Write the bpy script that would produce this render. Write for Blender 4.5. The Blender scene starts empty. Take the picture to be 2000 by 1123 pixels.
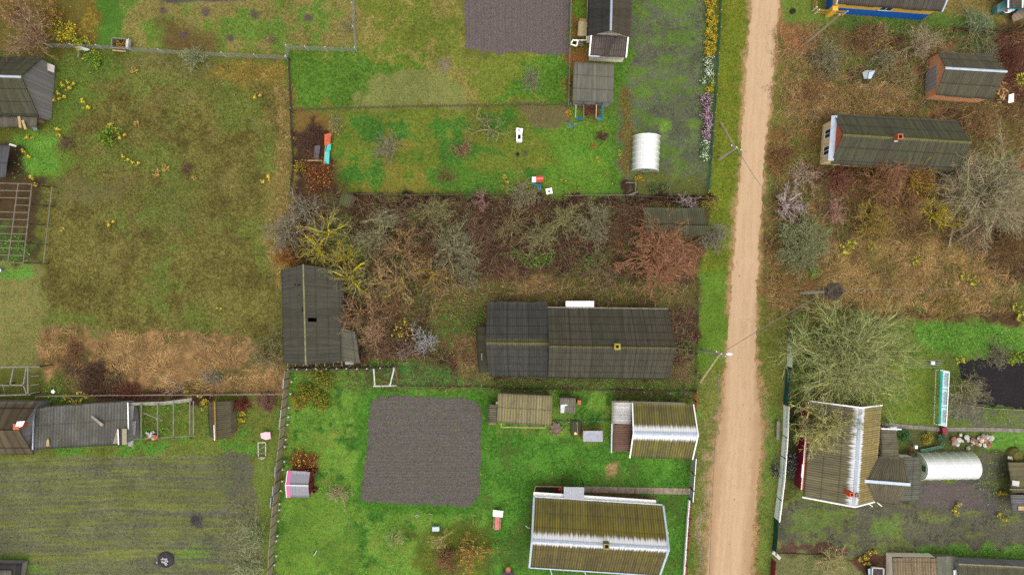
import bpy, math, random
import numpy as np
from mathutils import Vector

random.seed(7)
RNG = np.random.default_rng(11)
PI = math.pi
H = 74.0            # flying height of the camera (m)
PPM = 18.0          # photograph pixels per metre on the ground
CX, CY = 1000.0, 561.5
GAIN = 1.45         # how much brighter than its albedo a flat surface is exposed
SC = bpy.context.scene
COL = SC.collection


def P(px, py, z=0.0):
    """photo pixel seen at height z -> world point"""
    k = (H - z) / H / PPM
    return Vector(((px - CX) * k, (CY - py) * k, z))


def lin(c):
    c = c / 255.0
    return c / 12.92 if c <= 0.04045 else ((c + 0.055) / 1.055) ** 2.4


def C(r, g, b, k=1.0):
    """albedo of a surface whose picture value is r,g,b"""
    return tuple(min(0.86, lin(v) * k / GAIN) for v in (r, g, b))


# ------------------------------------------------------------------ objects
def tag(o, label=None, cat=None, group=None, kind=None):
    if label: o['label'] = label
    if cat: o['category'] = cat
    if group: o['group'] = group
    if kind: o['kind'] = kind
    return o


def thing(name, label, cat, loc=(0, 0, 0), rotz=0, group=None):
    o = bpy.data.objects.new(name, None)
    o.empty_display_size = 0.3
    COL.objects.link(o)
    o.location = (loc[0], loc[1], loc[2] if len(loc) > 2 else 0)
    o.rotation_euler = (0, 0, rotz)
    return tag(o, label, cat, group)


def dup(root, loc, rotz=0, label=None, group=None, scale=1.0):
    r = root.copy(); COL.objects.link(r)
    r.location = loc; r.rotation_euler = (0, 0, rotz); r.scale = (scale,) * 3
    if label: r['label'] = label
    if group: r['group'] = group
    for ch in list(root.children):
        c = ch.copy(); COL.objects.link(c); c.parent = r
        for g in list(ch.children):
            d = g.copy(); COL.objects.link(d); d.parent = c
    return r


def origin(parent):
    v = Vector((0, 0, 0))
    while parent is not None:
        v = v + Vector(parent.location); parent = parent.parent
    return v


class MB:
    """collects quads and polygons (world coordinates, uv in metres)"""
    def __init__(s):
        s.v = []; s.f = []; s.uv = []

    def poly(s, pts, uvs=None):
        i = len(s.v)
        pts = [Vector(p) for p in pts]
        s.v += [tuple(p) for p in pts]
        s.f.append(list(range(i, i + len(pts))))
        if uvs is None:
            u = (pts[1] - pts[0]); L = u.length or 1; u = u / L
            w = pts[-1] - pts[0]
            n = u.cross(w)
            if n.length < 1e-9: n = u.cross(pts[2] - pts[0])
            n = n.normalized() if n.length > 1e-9 else Vector((0, 0, 1))
            t = n.cross(u)
            uvs = [((p - pts[0]).dot(u), (p - pts[0]).dot(t)) for p in pts]
        s.uv += list(uvs)
        return s

    def prism(s, pts, d):
        """polygon extruded by vector d"""
        d = Vector(d); pts = [Vector(p) for p in pts]
        s.poly(pts[::-1]); s.poly([p + d for p in pts])
        for a, b in zip(pts, pts[1:] + pts[:1]):
            s.poly([a, b, b + d, a + d])
        return s

    def box(s, c, size, rz=0.0):
        c = Vector(c); hx, hy, hz = size[0] / 2, size[1] / 2, size[2] / 2
        cs, sn = math.cos(rz), math.sin(rz)
        q = [c + Vector((x * cs - y * sn, x * sn + y * cs, -hz)) for x, y in ((-hx, -hy), (hx, -hy), (hx, hy), (-hx, hy))]
        return s.prism(q, (0, 0, size[2]))

    def beam(s, a, b, w, h=None):
        a = Vector(a); b = Vector(b); h = h or w
        d = (b - a)
        if d.length < 1e-6: return s
        d = d.normalized()
        up = Vector((0, 0, 1)) if abs(d.z) < 0.95 else Vector((1, 0, 0))
        x = d.cross(up).normalized(); y = x.cross(d)
        q = [a + x * (w / 2 * i) + y * (h / 2 * j) for i, j in ((-1, -1), (1, -1), (1, 1), (-1, 1))]
        return s.prism(q, b - a)

    def tube(s, pts, r, n=8, cap=True):
        pts = [Vector(p) for p in pts]
        rr = r if isinstance(r, (list, tuple)) else [r] * len(pts)
        rings = []
        for k, p in enumerate(pts):
            d = (pts[min(k + 1, len(pts) - 1)] - pts[max(k - 1, 0)]).normalized()
            up = Vector((0, 0, 1)) if abs(d.z) < 0.9 else Vector((1, 0, 0))
            x = d.cross(up).normalized(); y = x.cross(d)
            rings.append([p + (x * math.cos(t) + y * math.sin(t)) * rr[k] for t in (2 * PI * i / n for i in range(n))])
        for A, B in zip(rings, rings[1:]):
            for i in range(n):
                j = (i + 1) % n
                s.poly([A[i], A[j], B[j], B[i]])
        if cap:
            s.poly(rings[0][::-1]); s.poly(rings[-1])
        return s

    def lathe(s, c, prof, n=14):
        c = Vector(c)
        rings = [[c + Vector((r * math.cos(2 * PI * i / n), r * math.sin(2 * PI * i / n), z)) for i in range(n)] for r, z in prof]
        for A, B in zip(rings, rings[1:]):
            for i in range(n):
                j = (i + 1) % n
                s.poly([A[i], A[j], B[j], B[i]])
        return s

    def build(s, name, m, parent=None, smooth=False):
        me = bpy.data.meshes.new(name)
        o = origin(parent)
        me.from_pydata([(v[0] - o.x, v[1] - o.y, v[2] - o.z) for v in s.v], [], s.f)
        uv = me.uv_layers.new(name='UVMap')
        uv.data.foreach_set('uv', np.array(s.uv, dtype=np.float32).ravel())
        me.materials.append(m)
        if smooth:
            me.polygons.foreach_set('use_smooth', [True] * len(me.polygons))
        me.update()
        ob = bpy.data.objects.new(name, me)
        COL.objects.link(ob)
        if parent is not None: ob.parent = parent
        return ob


def mesh_np(name, V, F, m, parent=None, col=None, uv=None, smooth=False, attrs=None):
    """V (n,3), F (k,4) or (k,3) -> object; col (n,3) point colours"""
    o = origin(parent)
    V = np.asarray(V, dtype=np.float32) - np.array([o.x, o.y, o.z], dtype=np.float32)
    F = np.asarray(F, dtype=np.int32); k = F.shape[1]
    me = bpy.data.meshes.new(name)
    me.vertices.add(len(V)); me.vertices.foreach_set('co', V.ravel())
    me.loops.add(F.size); me.loops.foreach_set('vertex_index', F.ravel())
    me.polygons.add(len(F))
    me.polygons.foreach_set('loop_start', np.arange(0, F.size, k, dtype=np.int32))
    if smooth: me.polygons.foreach_set('use_smooth', np.ones(len(F), dtype=bool))
    if uv is not None:
        l = me.uv_layers.new(name='UVMap')
        l.data.foreach_set('uv', np.asarray(uv, dtype=np.float32)[F.ravel()].ravel())
    for nm, cc in (attrs or ({'Col': col} if col is not None else {})).items():
        a = me.color_attributes.new(nm, 'FLOAT_COLOR', 'POINT')
        c4 = np.ones((len(V), 4), dtype=np.float32); c4[:, :3] = cc
        a.data.foreach_set('color', c4.ravel())
    me.materials.append(m)
    me.update(); me.validate()
    ob = bpy.data.objects.new(name, me); COL.objects.link(ob)
    if parent is not None: ob.parent = parent
    return ob


# ---------------------------------------------------------------- materials
class NT:
    def __init__(s, name):
        s.m = bpy.data.materials.new(name); s.m.use_nodes = True
        s.t = s.m.node_tree; s.b = s.t.nodes['Principled BSDF']; s.cache = {}

    def n(s, typ, **kw):
        nd = s.t.nodes.new(typ)
        for k, v in kw.items(): setattr(nd, k, v)
        return nd

    def put(s, sock, v):
        if isinstance(v, bpy.types.NodeSocket): s.t.links.new(v, sock)
        elif isinstance(v, (tuple, list)):
            sock.default_value = tuple(v) + (1.0,) if len(v) == 3 and sock.type == 'RGBA' else tuple(v)
        else: sock.default_value = v

    def math(s, op, a, b=None, c=None, clamp=False):
        nd = s.n('ShaderNodeMath', operation=op, use_clamp=clamp)
        for i, v in enumerate((a, b, c)):
            if v is not None: s.put(nd.inputs[i], v)
        return nd.outputs[0]

    def ss(s, x, lo, hi):
        nd = s.n('ShaderNodeMapRange', interpolation_type='SMOOTHSTEP')
        s.put(nd.inputs['Value'], x)
        for k, v in (('From Min', lo), ('From Max', hi)): s.put(nd.inputs[k], v)
        return nd.outputs[0]

    def mix(s, f, a, b, mode='MIX'):
        nd = s.n('ShaderNodeMix', data_type='RGBA', blend_type=mode)
        s.put(nd.inputs['Factor'], f); s.put(nd.inputs[6], a); s.put(nd.inputs[7], b)
        return nd.outputs[2]

    def coord(s, which='Object'):
        if which not in s.cache:
            s.cache[which] = s.n('ShaderNodeTexCoord').outputs[which]
        return s.cache[which]

    def xyz(s, which='UV'):
        k = which + 'x'
        if k not in s.cache:
            nd = s.n('ShaderNodeSeparateXYZ'); s.put(nd.inputs[0], s.coord(which)); s.cache[k] = nd.outputs
        return s.cache[k]

    def vec(s, x, y, z=0.0):
        nd = s.n('ShaderNodeCombineXYZ')
        for i, v in enumerate((x, y, z)): s.put(nd.inputs[i], v)
        return nd.outputs[0]

    def scale(s, v, sc):
        nd = s.n('ShaderNodeMapping'); s.put(nd.inputs['Vector'], v)
        nd.inputs['Scale'].default_value = sc
        return nd.outputs[0]

    def noise(s, v, sc, detail=3.0, rough=0.55):
        nd = s.n('ShaderNodeTexNoise')
        s.put(nd.inputs['Vector'], v); nd.inputs['Scale'].default_value = sc
        nd.inputs['Detail'].default_value = detail; nd.inputs['Roughness'].default_value = rough
        return nd.outputs[0]

    def rnd(s, v):
        nd = s.n('ShaderNodeTexWhiteNoise', noise_dimensions='3D'); s.put(nd.inputs['Vector'], v)
        return nd.outputs[0]

    def bump(s, h, st=0.3, d=0.02):
        nd = s.n('ShaderNodeBump'); nd.inputs['Strength'].default_value = st; nd.inputs['Distance'].default_value = d
        s.put(nd.inputs['Height'], h); s.put(s.b.inputs['Normal'], nd.outputs[0])

    def done(s, col, rough=0.85, spec=0.25):
        s.put(s.b.inputs['Base Color'], col); s.put(s.b.inputs['Roughness'], rough)
        s.b.inputs['Specular IOR Level'].default_value = spec
        return s.m


_MATS = {}
def mat_plain(name, c, rough=0.7, var=0.25, dirt=None, dirt_amt=0.3, metal=0.0, spec=0.3):
    if name in _MATS: return _MATS[name]
    t = NT(name)
    o = t.coord('Object')
    n = t.noise(o, 2.5, 5, 0.65); n2 = t.noise(o, 22, 3)
    dk = tuple(x * (1 - var) for x in c); lt = tuple(min(0.9, x * (1 + var * 0.6)) for x in c)
    col = t.mix(t.ss(n, 0.3, 0.7), dk, lt)
    col = t.mix(t.math('MULTIPLY', t.ss(n2, 0.45, 0.75), dirt_amt), col, dirt or tuple(x * 0.45 for x in c))
    t.bump(n2, 0.15, 0.01)
    t.b.inputs['Metallic'].default_value = metal
    _MATS[name] = t.done(col, rough, spec)
    return _MATS[name]


def mat_attr(name, rough=0.8, trans=0.0):
    t = NT(name)
    a = t.n('ShaderNodeVertexColor', layer_name='Col').outputs[0]
    m = t.done(a, rough, 0.15)
    return m


def mat_planks(name, c, w=0.16, var=0.45, along='v', gap=0.08):
    """weathered boards; w = board width, boards run along v (or u)"""
    if name in _MATS: return _MATS[name]
    t = NT(name)
    x = t.xyz('UV'); u, v = (x[0], x[1]) if along == 'v' else (x[1], x[0])
    q = t.math('DIVIDE', u, w); fl = t.math('FLOOR', q); fr = t.math('SUBTRACT', q, fl)
    r = t.rnd(t.vec(fl, 3.0, 1.0))
    grain = t.noise(t.vec(t.math('MULTIPLY', u, 30.0), t.math('MULTIPLY', v, 2.0), r), 1.0, 4)
    k = t.math('ADD', t.math('MULTIPLY', r, var), t.math('MULTIPLY', grain, var))
    col = t.mix(k, tuple(min(.9, y * 1.25) for y in c), tuple(y * 0.5 for y in c))
    g = t.math('ADD', t.ss(fr, gap, 0.0), t.ss(fr, 1 - gap, 1.0), clamp=True)
    col = t.mix(t.math('MULTIPLY', g, 0.85), col, tuple(y * 0.12 for y in c))
    t.bump(t.math('SUBTRACT', grain, g), 0.4, 0.015)
    _MATS[name] = t.done(col, 0.9, 0.15)
    return _MATS[name]


def mat_brick(name, c, mortar=None):
    if name in _MATS: return _MATS[name]
    t = NT(name)
    b = t.n('ShaderNodeTexBrick')
    t.put(b.inputs['Vector'], t.coord('UV')); b.inputs['Scale'].default_value = 4.0
    t.put(b.inputs['Color1'], tuple(x * 1.15 for x in c)); t.put(b.inputs['Color2'], tuple(x * 0.75 for x in c))
    t.put(b.inputs['Mortar'], mortar or C(170, 140, 115)); b.inputs['Mortar Size'].default_value = 0.012
    n = t.noise(t.coord('Object'), 1.5, 4)
    col = t.mix(t.math('MULTIPLY', t.ss(n, 0.5, 0.8), 0.4), b.outputs[0], tuple(x * 0.5 for x in c))
    t.bump(b.outputs['Fac'], -0.3, 0.01)
    _MATS[name] = t.done(col, 0.9)
    return _MATS[name]


def mat_roof(name, base, moss=None, moss_amt=0.0, dark=None, pitch=0.26, stripe=0.35, white=0.0, wamp=0.5,
             ridge_moss=None, rm_w=0.25, row=1.35, sheet=1.02, speck=0.15, sheetvar=0.25, joint=0.5, moss_th=0.5, streak=3.0, joint_u=0.45):
    """fibre-cement / slate sheets: uv = metres along the ridge and down the slope"""
    if name in _MATS: return _MATS[name]
    t = NT(name)
    x = t.xyz('UV'); u, v = x[0], x[1]
    dark = dark or tuple(y * 0.45 for y in base)
    st = t.math('ADD', t.math('MULTIPLY', t.math('COSINE', t.math('MULTIPLY', u, 2 * PI / pitch)), 0.5), 0.5)
    big = t.noise(t.vec(u, v, 0), 0.45, 4, 0.6)
    mid = t.noise(t.vec(t.math('MULTIPLY', u, streak), v, 2.0), 1.1, 4, 0.6)
    fine = t.noise(t.vec(u, v, 5.0), 9.0, 4, 0.7)
    cellu = t.math('FLOOR', t.math('DIVIDE', u, sheet)); cellv = t.math('FLOOR', t.math('DIVIDE', v, row))
    r = t.rnd(t.vec(cellu, cellv, 1.0))
    colr = t.rnd(t.vec(t.math('FLOOR', t.math('DIVIDE', u, pitch)), 7.0, 2.0))
    lng = t.noise(t.vec(t.math('MULTIPLY', u, 2.2), t.math('MULTIPLY', v, 0.35), 11.0), 1.0, 4, 0.7)
    k = t.math('ADD', t.math('MULTIPLY', t.ss(fine, 0.3, 0.7), 0.4), t.math('ADD', t.math('MULTIPLY', t.ss(mid, 0.3, 0.7), 0.25), t.math('MULTIPLY', t.ss(t.math('ADD', t.math('MULTIPLY', lng, 0.7), t.math('MULTIPLY', colr, 0.3)), 0.32, 0.66), 0.45)))
    col = t.mix(k, dark, tuple(min(.85, y * 1.25) for y in base))
    if moss is not None:
        f = t.math('MULTIPLY', t.ss(t.math('ADD', t.math('MULTIPLY', big, 0.6), t.math('MULTIPLY', mid, 0.4)), moss_th - 0.11, moss_th + 0.11), moss_amt)
        f = t.math('MULTIPLY', f, t.math('ADD', 0.45, t.math('MULTIPLY', colr, 0.55)))
        f = t.math('MULTIPLY', f, t.math('SUBTRACT', 1.0, t.math('MULTIPLY', t.ss(v, 0.6, 4.5), 0.5)))
        col = t.mix(f, col, t.mix(fine, moss, tuple(y * 0.6 for y in moss)))
    if ridge_moss is not None:
        nz = t.noise(t.vec(t.math('MULTIPLY', u, 2.0), v, 4.0), 1.5, 4, 0.7)
        f = t.ss(t.math('SUBTRACT', t.math('ADD', rm_w, t.math('MULTIPLY', t.math('SUBTRACT', nz, 0.5), rm_w * 2)), v), -rm_w * 0.7, rm_w * 0.5)
        col = t.mix(t.math('MULTIPLY', f, 0.9), col, ridge_moss)
    # sheet to sheet variation, valleys hold dirt, joints
    col = t.mix(t.math('MULTIPLY', r, sheetvar), col, tuple(y * 0.5 for y in base))
    col = t.mix(t.math('MULTIPLY', t.math('SUBTRACT', 1.0, st), stripe), col, tuple(y * 0.30 for y in base))
    if white > 0:
        nz = t.noise(t.vec(t.math('MULTIPLY', u, 4.2), t.math('MULTIPLY', v, 0.12), 9.0), 1.0, 3, 0.75)
        lim = t.math('ADD', white, t.math('MULTIPLY', t.math('SUBTRACT', nz, 0.5), wamp))
        f = t.ss(t.math('SUBTRACT', lim, v), -0.34, 0.2)
        col = t.mix(t.math('MULTIPLY', f, t.math('ADD', 0.82, t.math('MULTIPLY', st, 0.15))), col, C(244, 246, 250))
    fv = t.math('FRACT', t.math('DIVIDE', v, row)); fu = t.math('FRACT', t.math('DIVIDE', u, sheet))
    jv = t.math('MULTIPLY', t.ss(fv, 0.87, 1.0), joint); ju = t.math('MULTIPLY', t.ss(fu, 0.86, 1.0), joint * joint_u)
    col = t.mix(t.math('MAXIMUM', jv, ju), col, tuple(y * 0.12 for y in base))
    if speck > 0:
        vo = t.n('ShaderNodeTexVoronoi'); t.put(vo.inputs['Vector'], t.vec(u, v, 0)); vo.inputs['Scale'].default_value = 0.8
        f = t.math('MULTIPLY', t.ss(vo.outputs['Distance'], 0.075, 0.04), t.math('GREATER_THAN', t.rnd(vo.outputs['Position']), 1 - speck))
        col = t.mix(f, col, C(225, 225, 215))
        f2 = t.ss(t.noise(t.vec(u, v, 7.0), 5.0, 2), 0.66, 0.75)
        col = t.mix(t.math('MULTIPLY', f2, 0.35), col, tuple(min(.8, y * 2.2) for y in base))
    t.bump(fine, 0.3, 0.012)
    _MATS[name] = t.done(col, 0.88, 0.2)
    return _MATS[name]


def mat_ribbed(name, c, pitch=0.22, amt=0.3, rough=0.45, metal=0.0, dirt=0.25):
    if name in _MATS: return _MATS[name]
    t = NT(name)
    u, v = t.xyz('UV')[0], t.xyz('UV')[1]
    st = t.math('ADD', t.math('MULTIPLY', t.math('COSINE', t.math('MULTIPLY', u, 2 * PI / pitch)), 0.5), 0.5)
    n = t.noise(t.coord('Object'), 1.6, 5, 0.65)
    col = t.mix(t.math('MULTIPLY', st, amt), c, tuple(x * 0.5 for x in c))
    col = t.mix(t.math('MULTIPLY', t.ss(n, 0.45, 0.75), dirt), col, tuple(x * 0.5 for x in c))
    t.bump(st, 0.5, 0.03); t.b.inputs['Metallic'].default_value = metal
    _MATS[name] = t.done(col, rough, 0.4)
    return _MATS[name]


LEAF = mat_attr('leaf_surface', 0.75)
BARK = mat_attr('bark_surface', 0.9)
M_WOODGREY = mat_planks('weathered_grey_boards', C(170, 166, 166))
M_WOODBROWN = mat_planks('brown_boards', C(150, 132, 112))
M_TIMBER = mat_plain('grey_timber', C(138, 134, 122), 0.9, 0.3)
M_TIMBERD = mat_plain('dark_timber', C(78, 70, 60), 0.9, 0.35)
M_TIMBERT = mat_plain('tan_timber', C(190, 165, 115), 0.85, 0.3)
M_CAP = mat_plain('galvanised_ridge_metal', C(196, 210, 226), 0.5, 0.15, dirt_amt=0.2)
M_WHITE = mat_plain('white_paint', (0.8, 0.8, 0.8), 0.5, 0.1, dirt_amt=0.12)
M_CONC = mat_plain('concrete', C(158, 146, 134), 0.9, 0.3)
M_ASH = mat_plain('burnt_ash', C(60, 56, 58), 0.95, 0.5)
M_BLACK = mat_plain('black_opening', C(14, 13, 12), 0.9, 0.2)
M_GREYMET = mat_ribbed('grey_sheet_metal', C(168, 172, 182), 0.2, 0.2)
M_TEAL = mat_plain('teal_plastic', C(70, 205, 200), 0.4, 0.2, dirt_amt=0.15)
M_TEALDARK = mat_plain('dark_teal_paint', C(10, 90, 100), 0.5, 0.2)
M_RED = mat_plain('red_paint', C(190, 60, 50), 0.5, 0.2)
M_MAROON = mat_plain('maroon_paint', C(136, 32, 54), 0.5, 0.15)
M_ORANGE = mat_plain('orange_board', C(205, 100, 62), 0.7, 0.25)
M_PINK = mat_plain('pink_paint', C(222, 110, 165), 0.5, 0.12, dirt_amt=0.1)
M_BRICK = mat_brick('red_brick', C(255, 182, 132))
M_CHIM = mat_brick('chimney_brick', C(190, 105, 75))
M_DKGREEN = mat_plain('dark_green_paint', C(18, 80, 62), 0.5, 0.2)
M_WIRE = mat_plain('wire_steel', C(120, 120, 118), 0.6, 0.2)
M_CREAM = mat_plain('cream_render', (0.84, 0.77, 0.62), 0.85, 0.08, dirt_amt=0.12)
M_GLASS = mat_plain('window_glass', C(45, 52, 58), 0.08, 0.2, spec=0.8)
M_TYRE = mat_plain('rubber', C(40, 40, 42), 0.85, 0.2)
# ------------------------------------------------------------------- noise
def _lattice(seed, n=256):
    return np.random.default_rng(seed).random((n, n)).astype(np.float32)
_LAT = [_lattice(100 + i) for i in range(4)]


def vnoise(x, y, seed=0):
    L = _LAT[seed % 4]; n = L.shape[0]
    x = x + seed * 17.31; y = y + seed * 9.77
    xi = np.floor(x).astype(np.int64); yi = np.floor(y).astype(np.int64)
    fx = x - xi; fy = y - yi
    fx = fx * fx * (3 - 2 * fx); fy = fy * fy * (3 - 2 * fy)
    a = L[yi % n, xi % n]; b = L[yi % n, (xi + 1) % n]; c = L[(yi + 1) % n, xi % n]; d = L[(yi + 1) % n, (xi + 1) % n]
    return (a * (1 - fx) + b * fx) * (1 - fy) + (c * (1 - fx) + d * fx) * fy


def fbm(x, y, seed=0, oct=4, gain=0.55):
    s = 0; a = 1; t = 0
    for k in range(oct):
        s = s + a * vnoise(x * 2 ** k, y * 2 ** k, seed + k); t += a; a *= gain
    return s / t


def sstep(x, a, b):
    t = np.clip((x - a) / (b - a), 0, 1)
    return t * t * (3 - 2 * t)


def sdf(px, py, poly):
    """signed distance to a polygon in photo pixels, inside positive"""
    poly = np.asarray(poly, dtype=np.float64)
    d = np.full(px.shape, 1e18); ins = np.zeros(px.shape, dtype=bool)
    n = len(poly)
    for i in range(n):
        ax, ay = poly[i]; bx, by = poly[(i + 1) % n]
        ex, ey = bx - ax, by - ay
        wx, wy = px - ax, py - ay
        t = np.clip((wx * ex + wy * ey) / (ex * ex + ey * ey + 1e-9), 0, 1)
        d = np.minimum(d, (wx - ex * t) ** 2 + (wy - ey * t) ** 2)
        c = ((ay <= py) & (by > py)) | ((by <= py) & (ay > py))
        xs = ax + (py - ay) / (by - ay + 1e-12) * ex
        ins ^= c & (px < xs)
    d = np.sqrt(d)
    return np.where(ins, d, -d)


def rect(x0, y0, x1, y1):
    return [(x0, y0), (x1, y0), (x1, y1), (x0, y1)]


# -------------------------------------------------------------- ground sheet
# every zone: polygon (photo px), feather, base colour, second colour, edge wobble, patch noise (size px, cover 0..1, stretch x, stretch y), opacity
ZONES = []
def Z(poly, base, alt=None, f=14, w=14, patch=None, op=1.0):
    ZONES.append((poly, np.array(C(*base)), np.array(C(*(alt or base))), f, w, patch, op))


exec_zones = True
# top-left yards and meadows
Z(rect(-400, -400, 235, 112), (112, 92, 45), (88, 86, 36))
Z(rect(60, -60, 190, 92), (108, 84, 40), (130, 112, 40), patch=(30, .5, 1, 1))
Z([(185, -100), (262, -100), (255, 60), (240, 95), (190, 95)], (78, 118, 34), (62, 100, 26))
Z(rect(236, -300, 700, 100), (112, 112, 54), (136, 114, 68))
Z(rect(236, -300, 700, 100), (84, 116, 38), (100, 122, 48), patch=(60, .38, 1, 1))
Z(rect(285, -40, 480, 3), (100, 85, 82), (78, 66, 66), f=5, w=5)
Z([(300, 40), (420, 60), (420, 100), (330, 100)], (112, 84, 50), (92, 84, 44), f=24)
for x, y in ((318, 20), (402, 24), (600, 33), (495, 28), (450, 72), (360, 68)):
    Z([(x + 9 * math.cos(a), y + 8 * math.sin(a)) for a in (0, .8, 1.6, 2.4, 3.2, 4, 4.8, 5.6)], (104, 84, 78), (84, 70, 62), f=5, w=5)
Z([(100, 108), (560, 118), (558, 420), (540, 560), (545, 665), (88, 660), (80, 420)], (100, 91, 42), (120, 108, 56))
Z([(100, 108), (560, 118), (558, 420), (540, 560), (545, 665), (88, 660), (80, 420)], (86, 76, 34), (104, 90, 46), patch=(44, .45, 1, 1), op=.85)
Z([(100, 108), (560, 118), (558, 420), (540, 560), (545, 665), (88, 660), (80, 420)], (90, 104, 42), (106, 112, 52), patch=(70, .32, 1, 1), op=.85)
Z([(100, 108), (560, 118), (558, 420), (540, 560), (545, 665), (88, 660), (80, 420)], (118, 102, 56), (128, 110, 64), patch=(38, .2, 1, 1), op=.4)
Z([(95, 110), (250, 120), (200, 170), (150, 260), (140, 330), (40, 400), (30, 265), (80, 250)], (82, 112, 38), (98, 106, 44), f=30, w=24)
Z([(30, 262), (110, 262), (110, 340), (50, 350)], (86, 140, 36), (100, 134, 48), f=16)
Z([(230, 108), (420, 118), (415, 150), (250, 145)], (92, 100, 44), (116, 100, 60), f=16)
Z([(425, 120), (562, 122), (562, 158), (480, 162), (405, 142)], (146, 122, 52), (112, 100, 44), f=22, w=22)
Z([(270, 355), (380, 345), (370, 440), (275, 455)], (86, 104, 40), (112, 104, 56), f=26, w=30, op=.8)
Z([(105, 355), (250, 350), (250, 385), (110, 400)], (122, 106, 68), (98, 90, 50), f=18, op=.8)
Z([(-60, 350), (84, 352), (68, 520), (-60, 522)], (92, 74, 48), (68, 56, 38), f=10)
Z([(-60, 430), (70, 440), (62, 516), (-60, 516)], (80, 108, 40), (72, 74, 40), patch=(26, .5, 1, 1))
Z([(-60, 280), (40, 285), (50, 350), (-60, 360)], (84, 66, 46), (66, 54, 40), f=10)
Z(rect(535, 160, 568, 560), (112, 104, 52), (132, 106, 60), f=10, op=.8)
Z([(505, 330), (570, 330), (575, 520), (540, 560), (520, 520)], (118, 116, 56), (136, 112, 62), f=18, op=.7)
Z([(-100, 515), (85, 515), (88, 720), (-100, 725)], (112, 122, 62), (128, 110, 66))
Z([(-100, 520), (60, 520), (60, 545), (-100, 545)], (88, 132, 44), f=10)
Z([(78, 640), (300, 655), (420, 650), (480, 665), (555, 700), (555, 768), (200, 775), (90, 760), (72, 690)], (156, 122, 80), (116, 92, 60), f=10)
Z([(78, 640), (300, 655), (420, 650), (480, 665), (555, 700), (555, 768), (200, 775), (90, 760), (72, 690)], (176, 138, 94), (146, 112, 74), patch=(30, .4, 1, 1))
Z([(78, 640), (300, 655), (420, 650), (480, 665), (555, 700), (555, 768), (200, 775), (90, 760), (72, 690)], (108, 96, 52), (96, 80, 46), patch=(34, .34, 1, 1))
Z([(110, 700), (230, 705), (260, 770), (120, 765)], (82, 62, 48), (60, 46, 38), f=16)
Z([(160, 762), (420, 768), (420, 790), (250, 790)], (78, 54, 42), (56, 42, 34), f=7)
Z(rect(90, 730, 150, 790), (86, 100, 44), (110, 100, 50), f=12)
Z(rect(-100, 785, 560, 895), (90, 112, 42), (110, 108, 48), f=8)
Z(rect(-100, 785, 560, 895), (72, 118, 32), (86, 128, 40), patch=(35, .42, 1, 1), f=8)
Z(rect(80, 795, 140, 820), (70, 124, 34), f=8)
# centre-top lots
Z([(568, 98), (700, 102), (702, -200), (912, -200), (905, 110), (1112, 105), (1110, 206), (572, 213)], (118, 112, 50), (142, 122, 68))
Z([(568, 98), (700, 102), (820, 110), (800, 200), (690, 214), (572, 213)], (66, 102, 24), (84, 118, 32), f=22, w=26)
Z([(700, -200), (910, -200), (905, 110), (800, 160), (700, 100)], (94, 110, 38), (110, 112, 46), patch=(55, .42, 1, 1))
Z([(700, 175), (740, 150), (880, 145), (905, 205), (700, 212)], (128, 128, 74), (114, 116, 60), f=20, w=20)
Z([(895, 108), (1112, 104), (1108, 203), (960, 208)], (98, 116, 38), (116, 116, 50), f=24, w=26)
Z([(1045, 125), (1112, 105), (1110, 203), (1010, 205), (960, 195)], (66, 112, 22), (88, 120, 34), f=20, w=22)
Z([(860, 120), (890, 118), (885, 150), (860, 145)], (122, 104, 92), f=8, op=.6)
Z([(575, 220), (1112, 210), (1205, 215), (1208, 380), (700, 382), (655, 340), (640, 250)], (92, 112, 34), (110, 112, 46))
Z([(640, 300), (760, 300), (1000, 330), (1000, 378), (700, 380)], (66, 110, 28), (84, 116, 34), f=24, w=30)
Z([(640, 225), (1205, 215), (1205, 380), (640, 380)], (114, 112, 40), (124, 110, 50), patch=(60, .32, 1, 1))
Z([(640, 225), (1205, 215), (1205, 380), (640, 380)], (58, 104, 28), (70, 112, 34), patch=(45, .28, 1, 1))
Z([(1060, 215), (1205, 240), (1205, 380), (1080, 380)], (76, 128, 28), (92, 128, 36), f=26, w=26, op=.8)
Z([(1020, 208), (1110, 208), (1110, 245), (1035, 240)], (120, 100, 70), (98, 96, 56), f=8)
Z([(575, 218), (640, 222), (650, 262), (600, 270), (578, 262)], (132, 106, 56), (104, 84, 44), f=12)
Z([(572, 258), (640, 260), (648, 340), (660, 380), (572, 385)], (84, 62, 44), (64, 48, 38), f=9)
# vegetable garden by the road
Z([(1112, -200), (1150, -200), (1150, 110), (1115, 205)], (104, 96, 38), (120, 82, 46), f=6)
Z(rect(1118, -200, 1145, 40), (84, 120, 24), f=7)
Z([(1118, 100), (1160, 112), (1160, 125), (1112, 130)], (140, 84, 46), (110, 84, 44), f=5)
Z([(1200, -200), (1405, -200), (1400, 150), (1385, 380), (1200, 385)], (96, 114, 58), (92, 88, 82))
Z([(1240, -200), (1405, -200), (1400, 150), (1385, 380), (1220, 385)], (92, 86, 80), (84, 92, 58), patch=(50, .5, 1, 1.6))
Z([(1240, -200), (1405, -200), (1400, 150), (1385, 380), (1220, 385)], (92, 126, 48), (84, 104, 46), patch=(36, .38, 1, 1.8))
Z([(1190, -200), (1238, -200), (1236, 110), (1205, 220), (1205, 380), (1190, 380)], (66, 112, 24), (84, 116, 34), f=9)
Z([(1366, -200), (1384, -200), (1374, 340), (1358, 340)], (88, 84, 82), (96, 110, 60), f=6)
Z([(1296, 230), (1325, 235), (1320, 250), (1290, 262)], (104, 142, 48), f=8)
Z(rect(1212, 170, 1236, 340), (112, 82, 56), (92, 104, 44), f=6)
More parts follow.
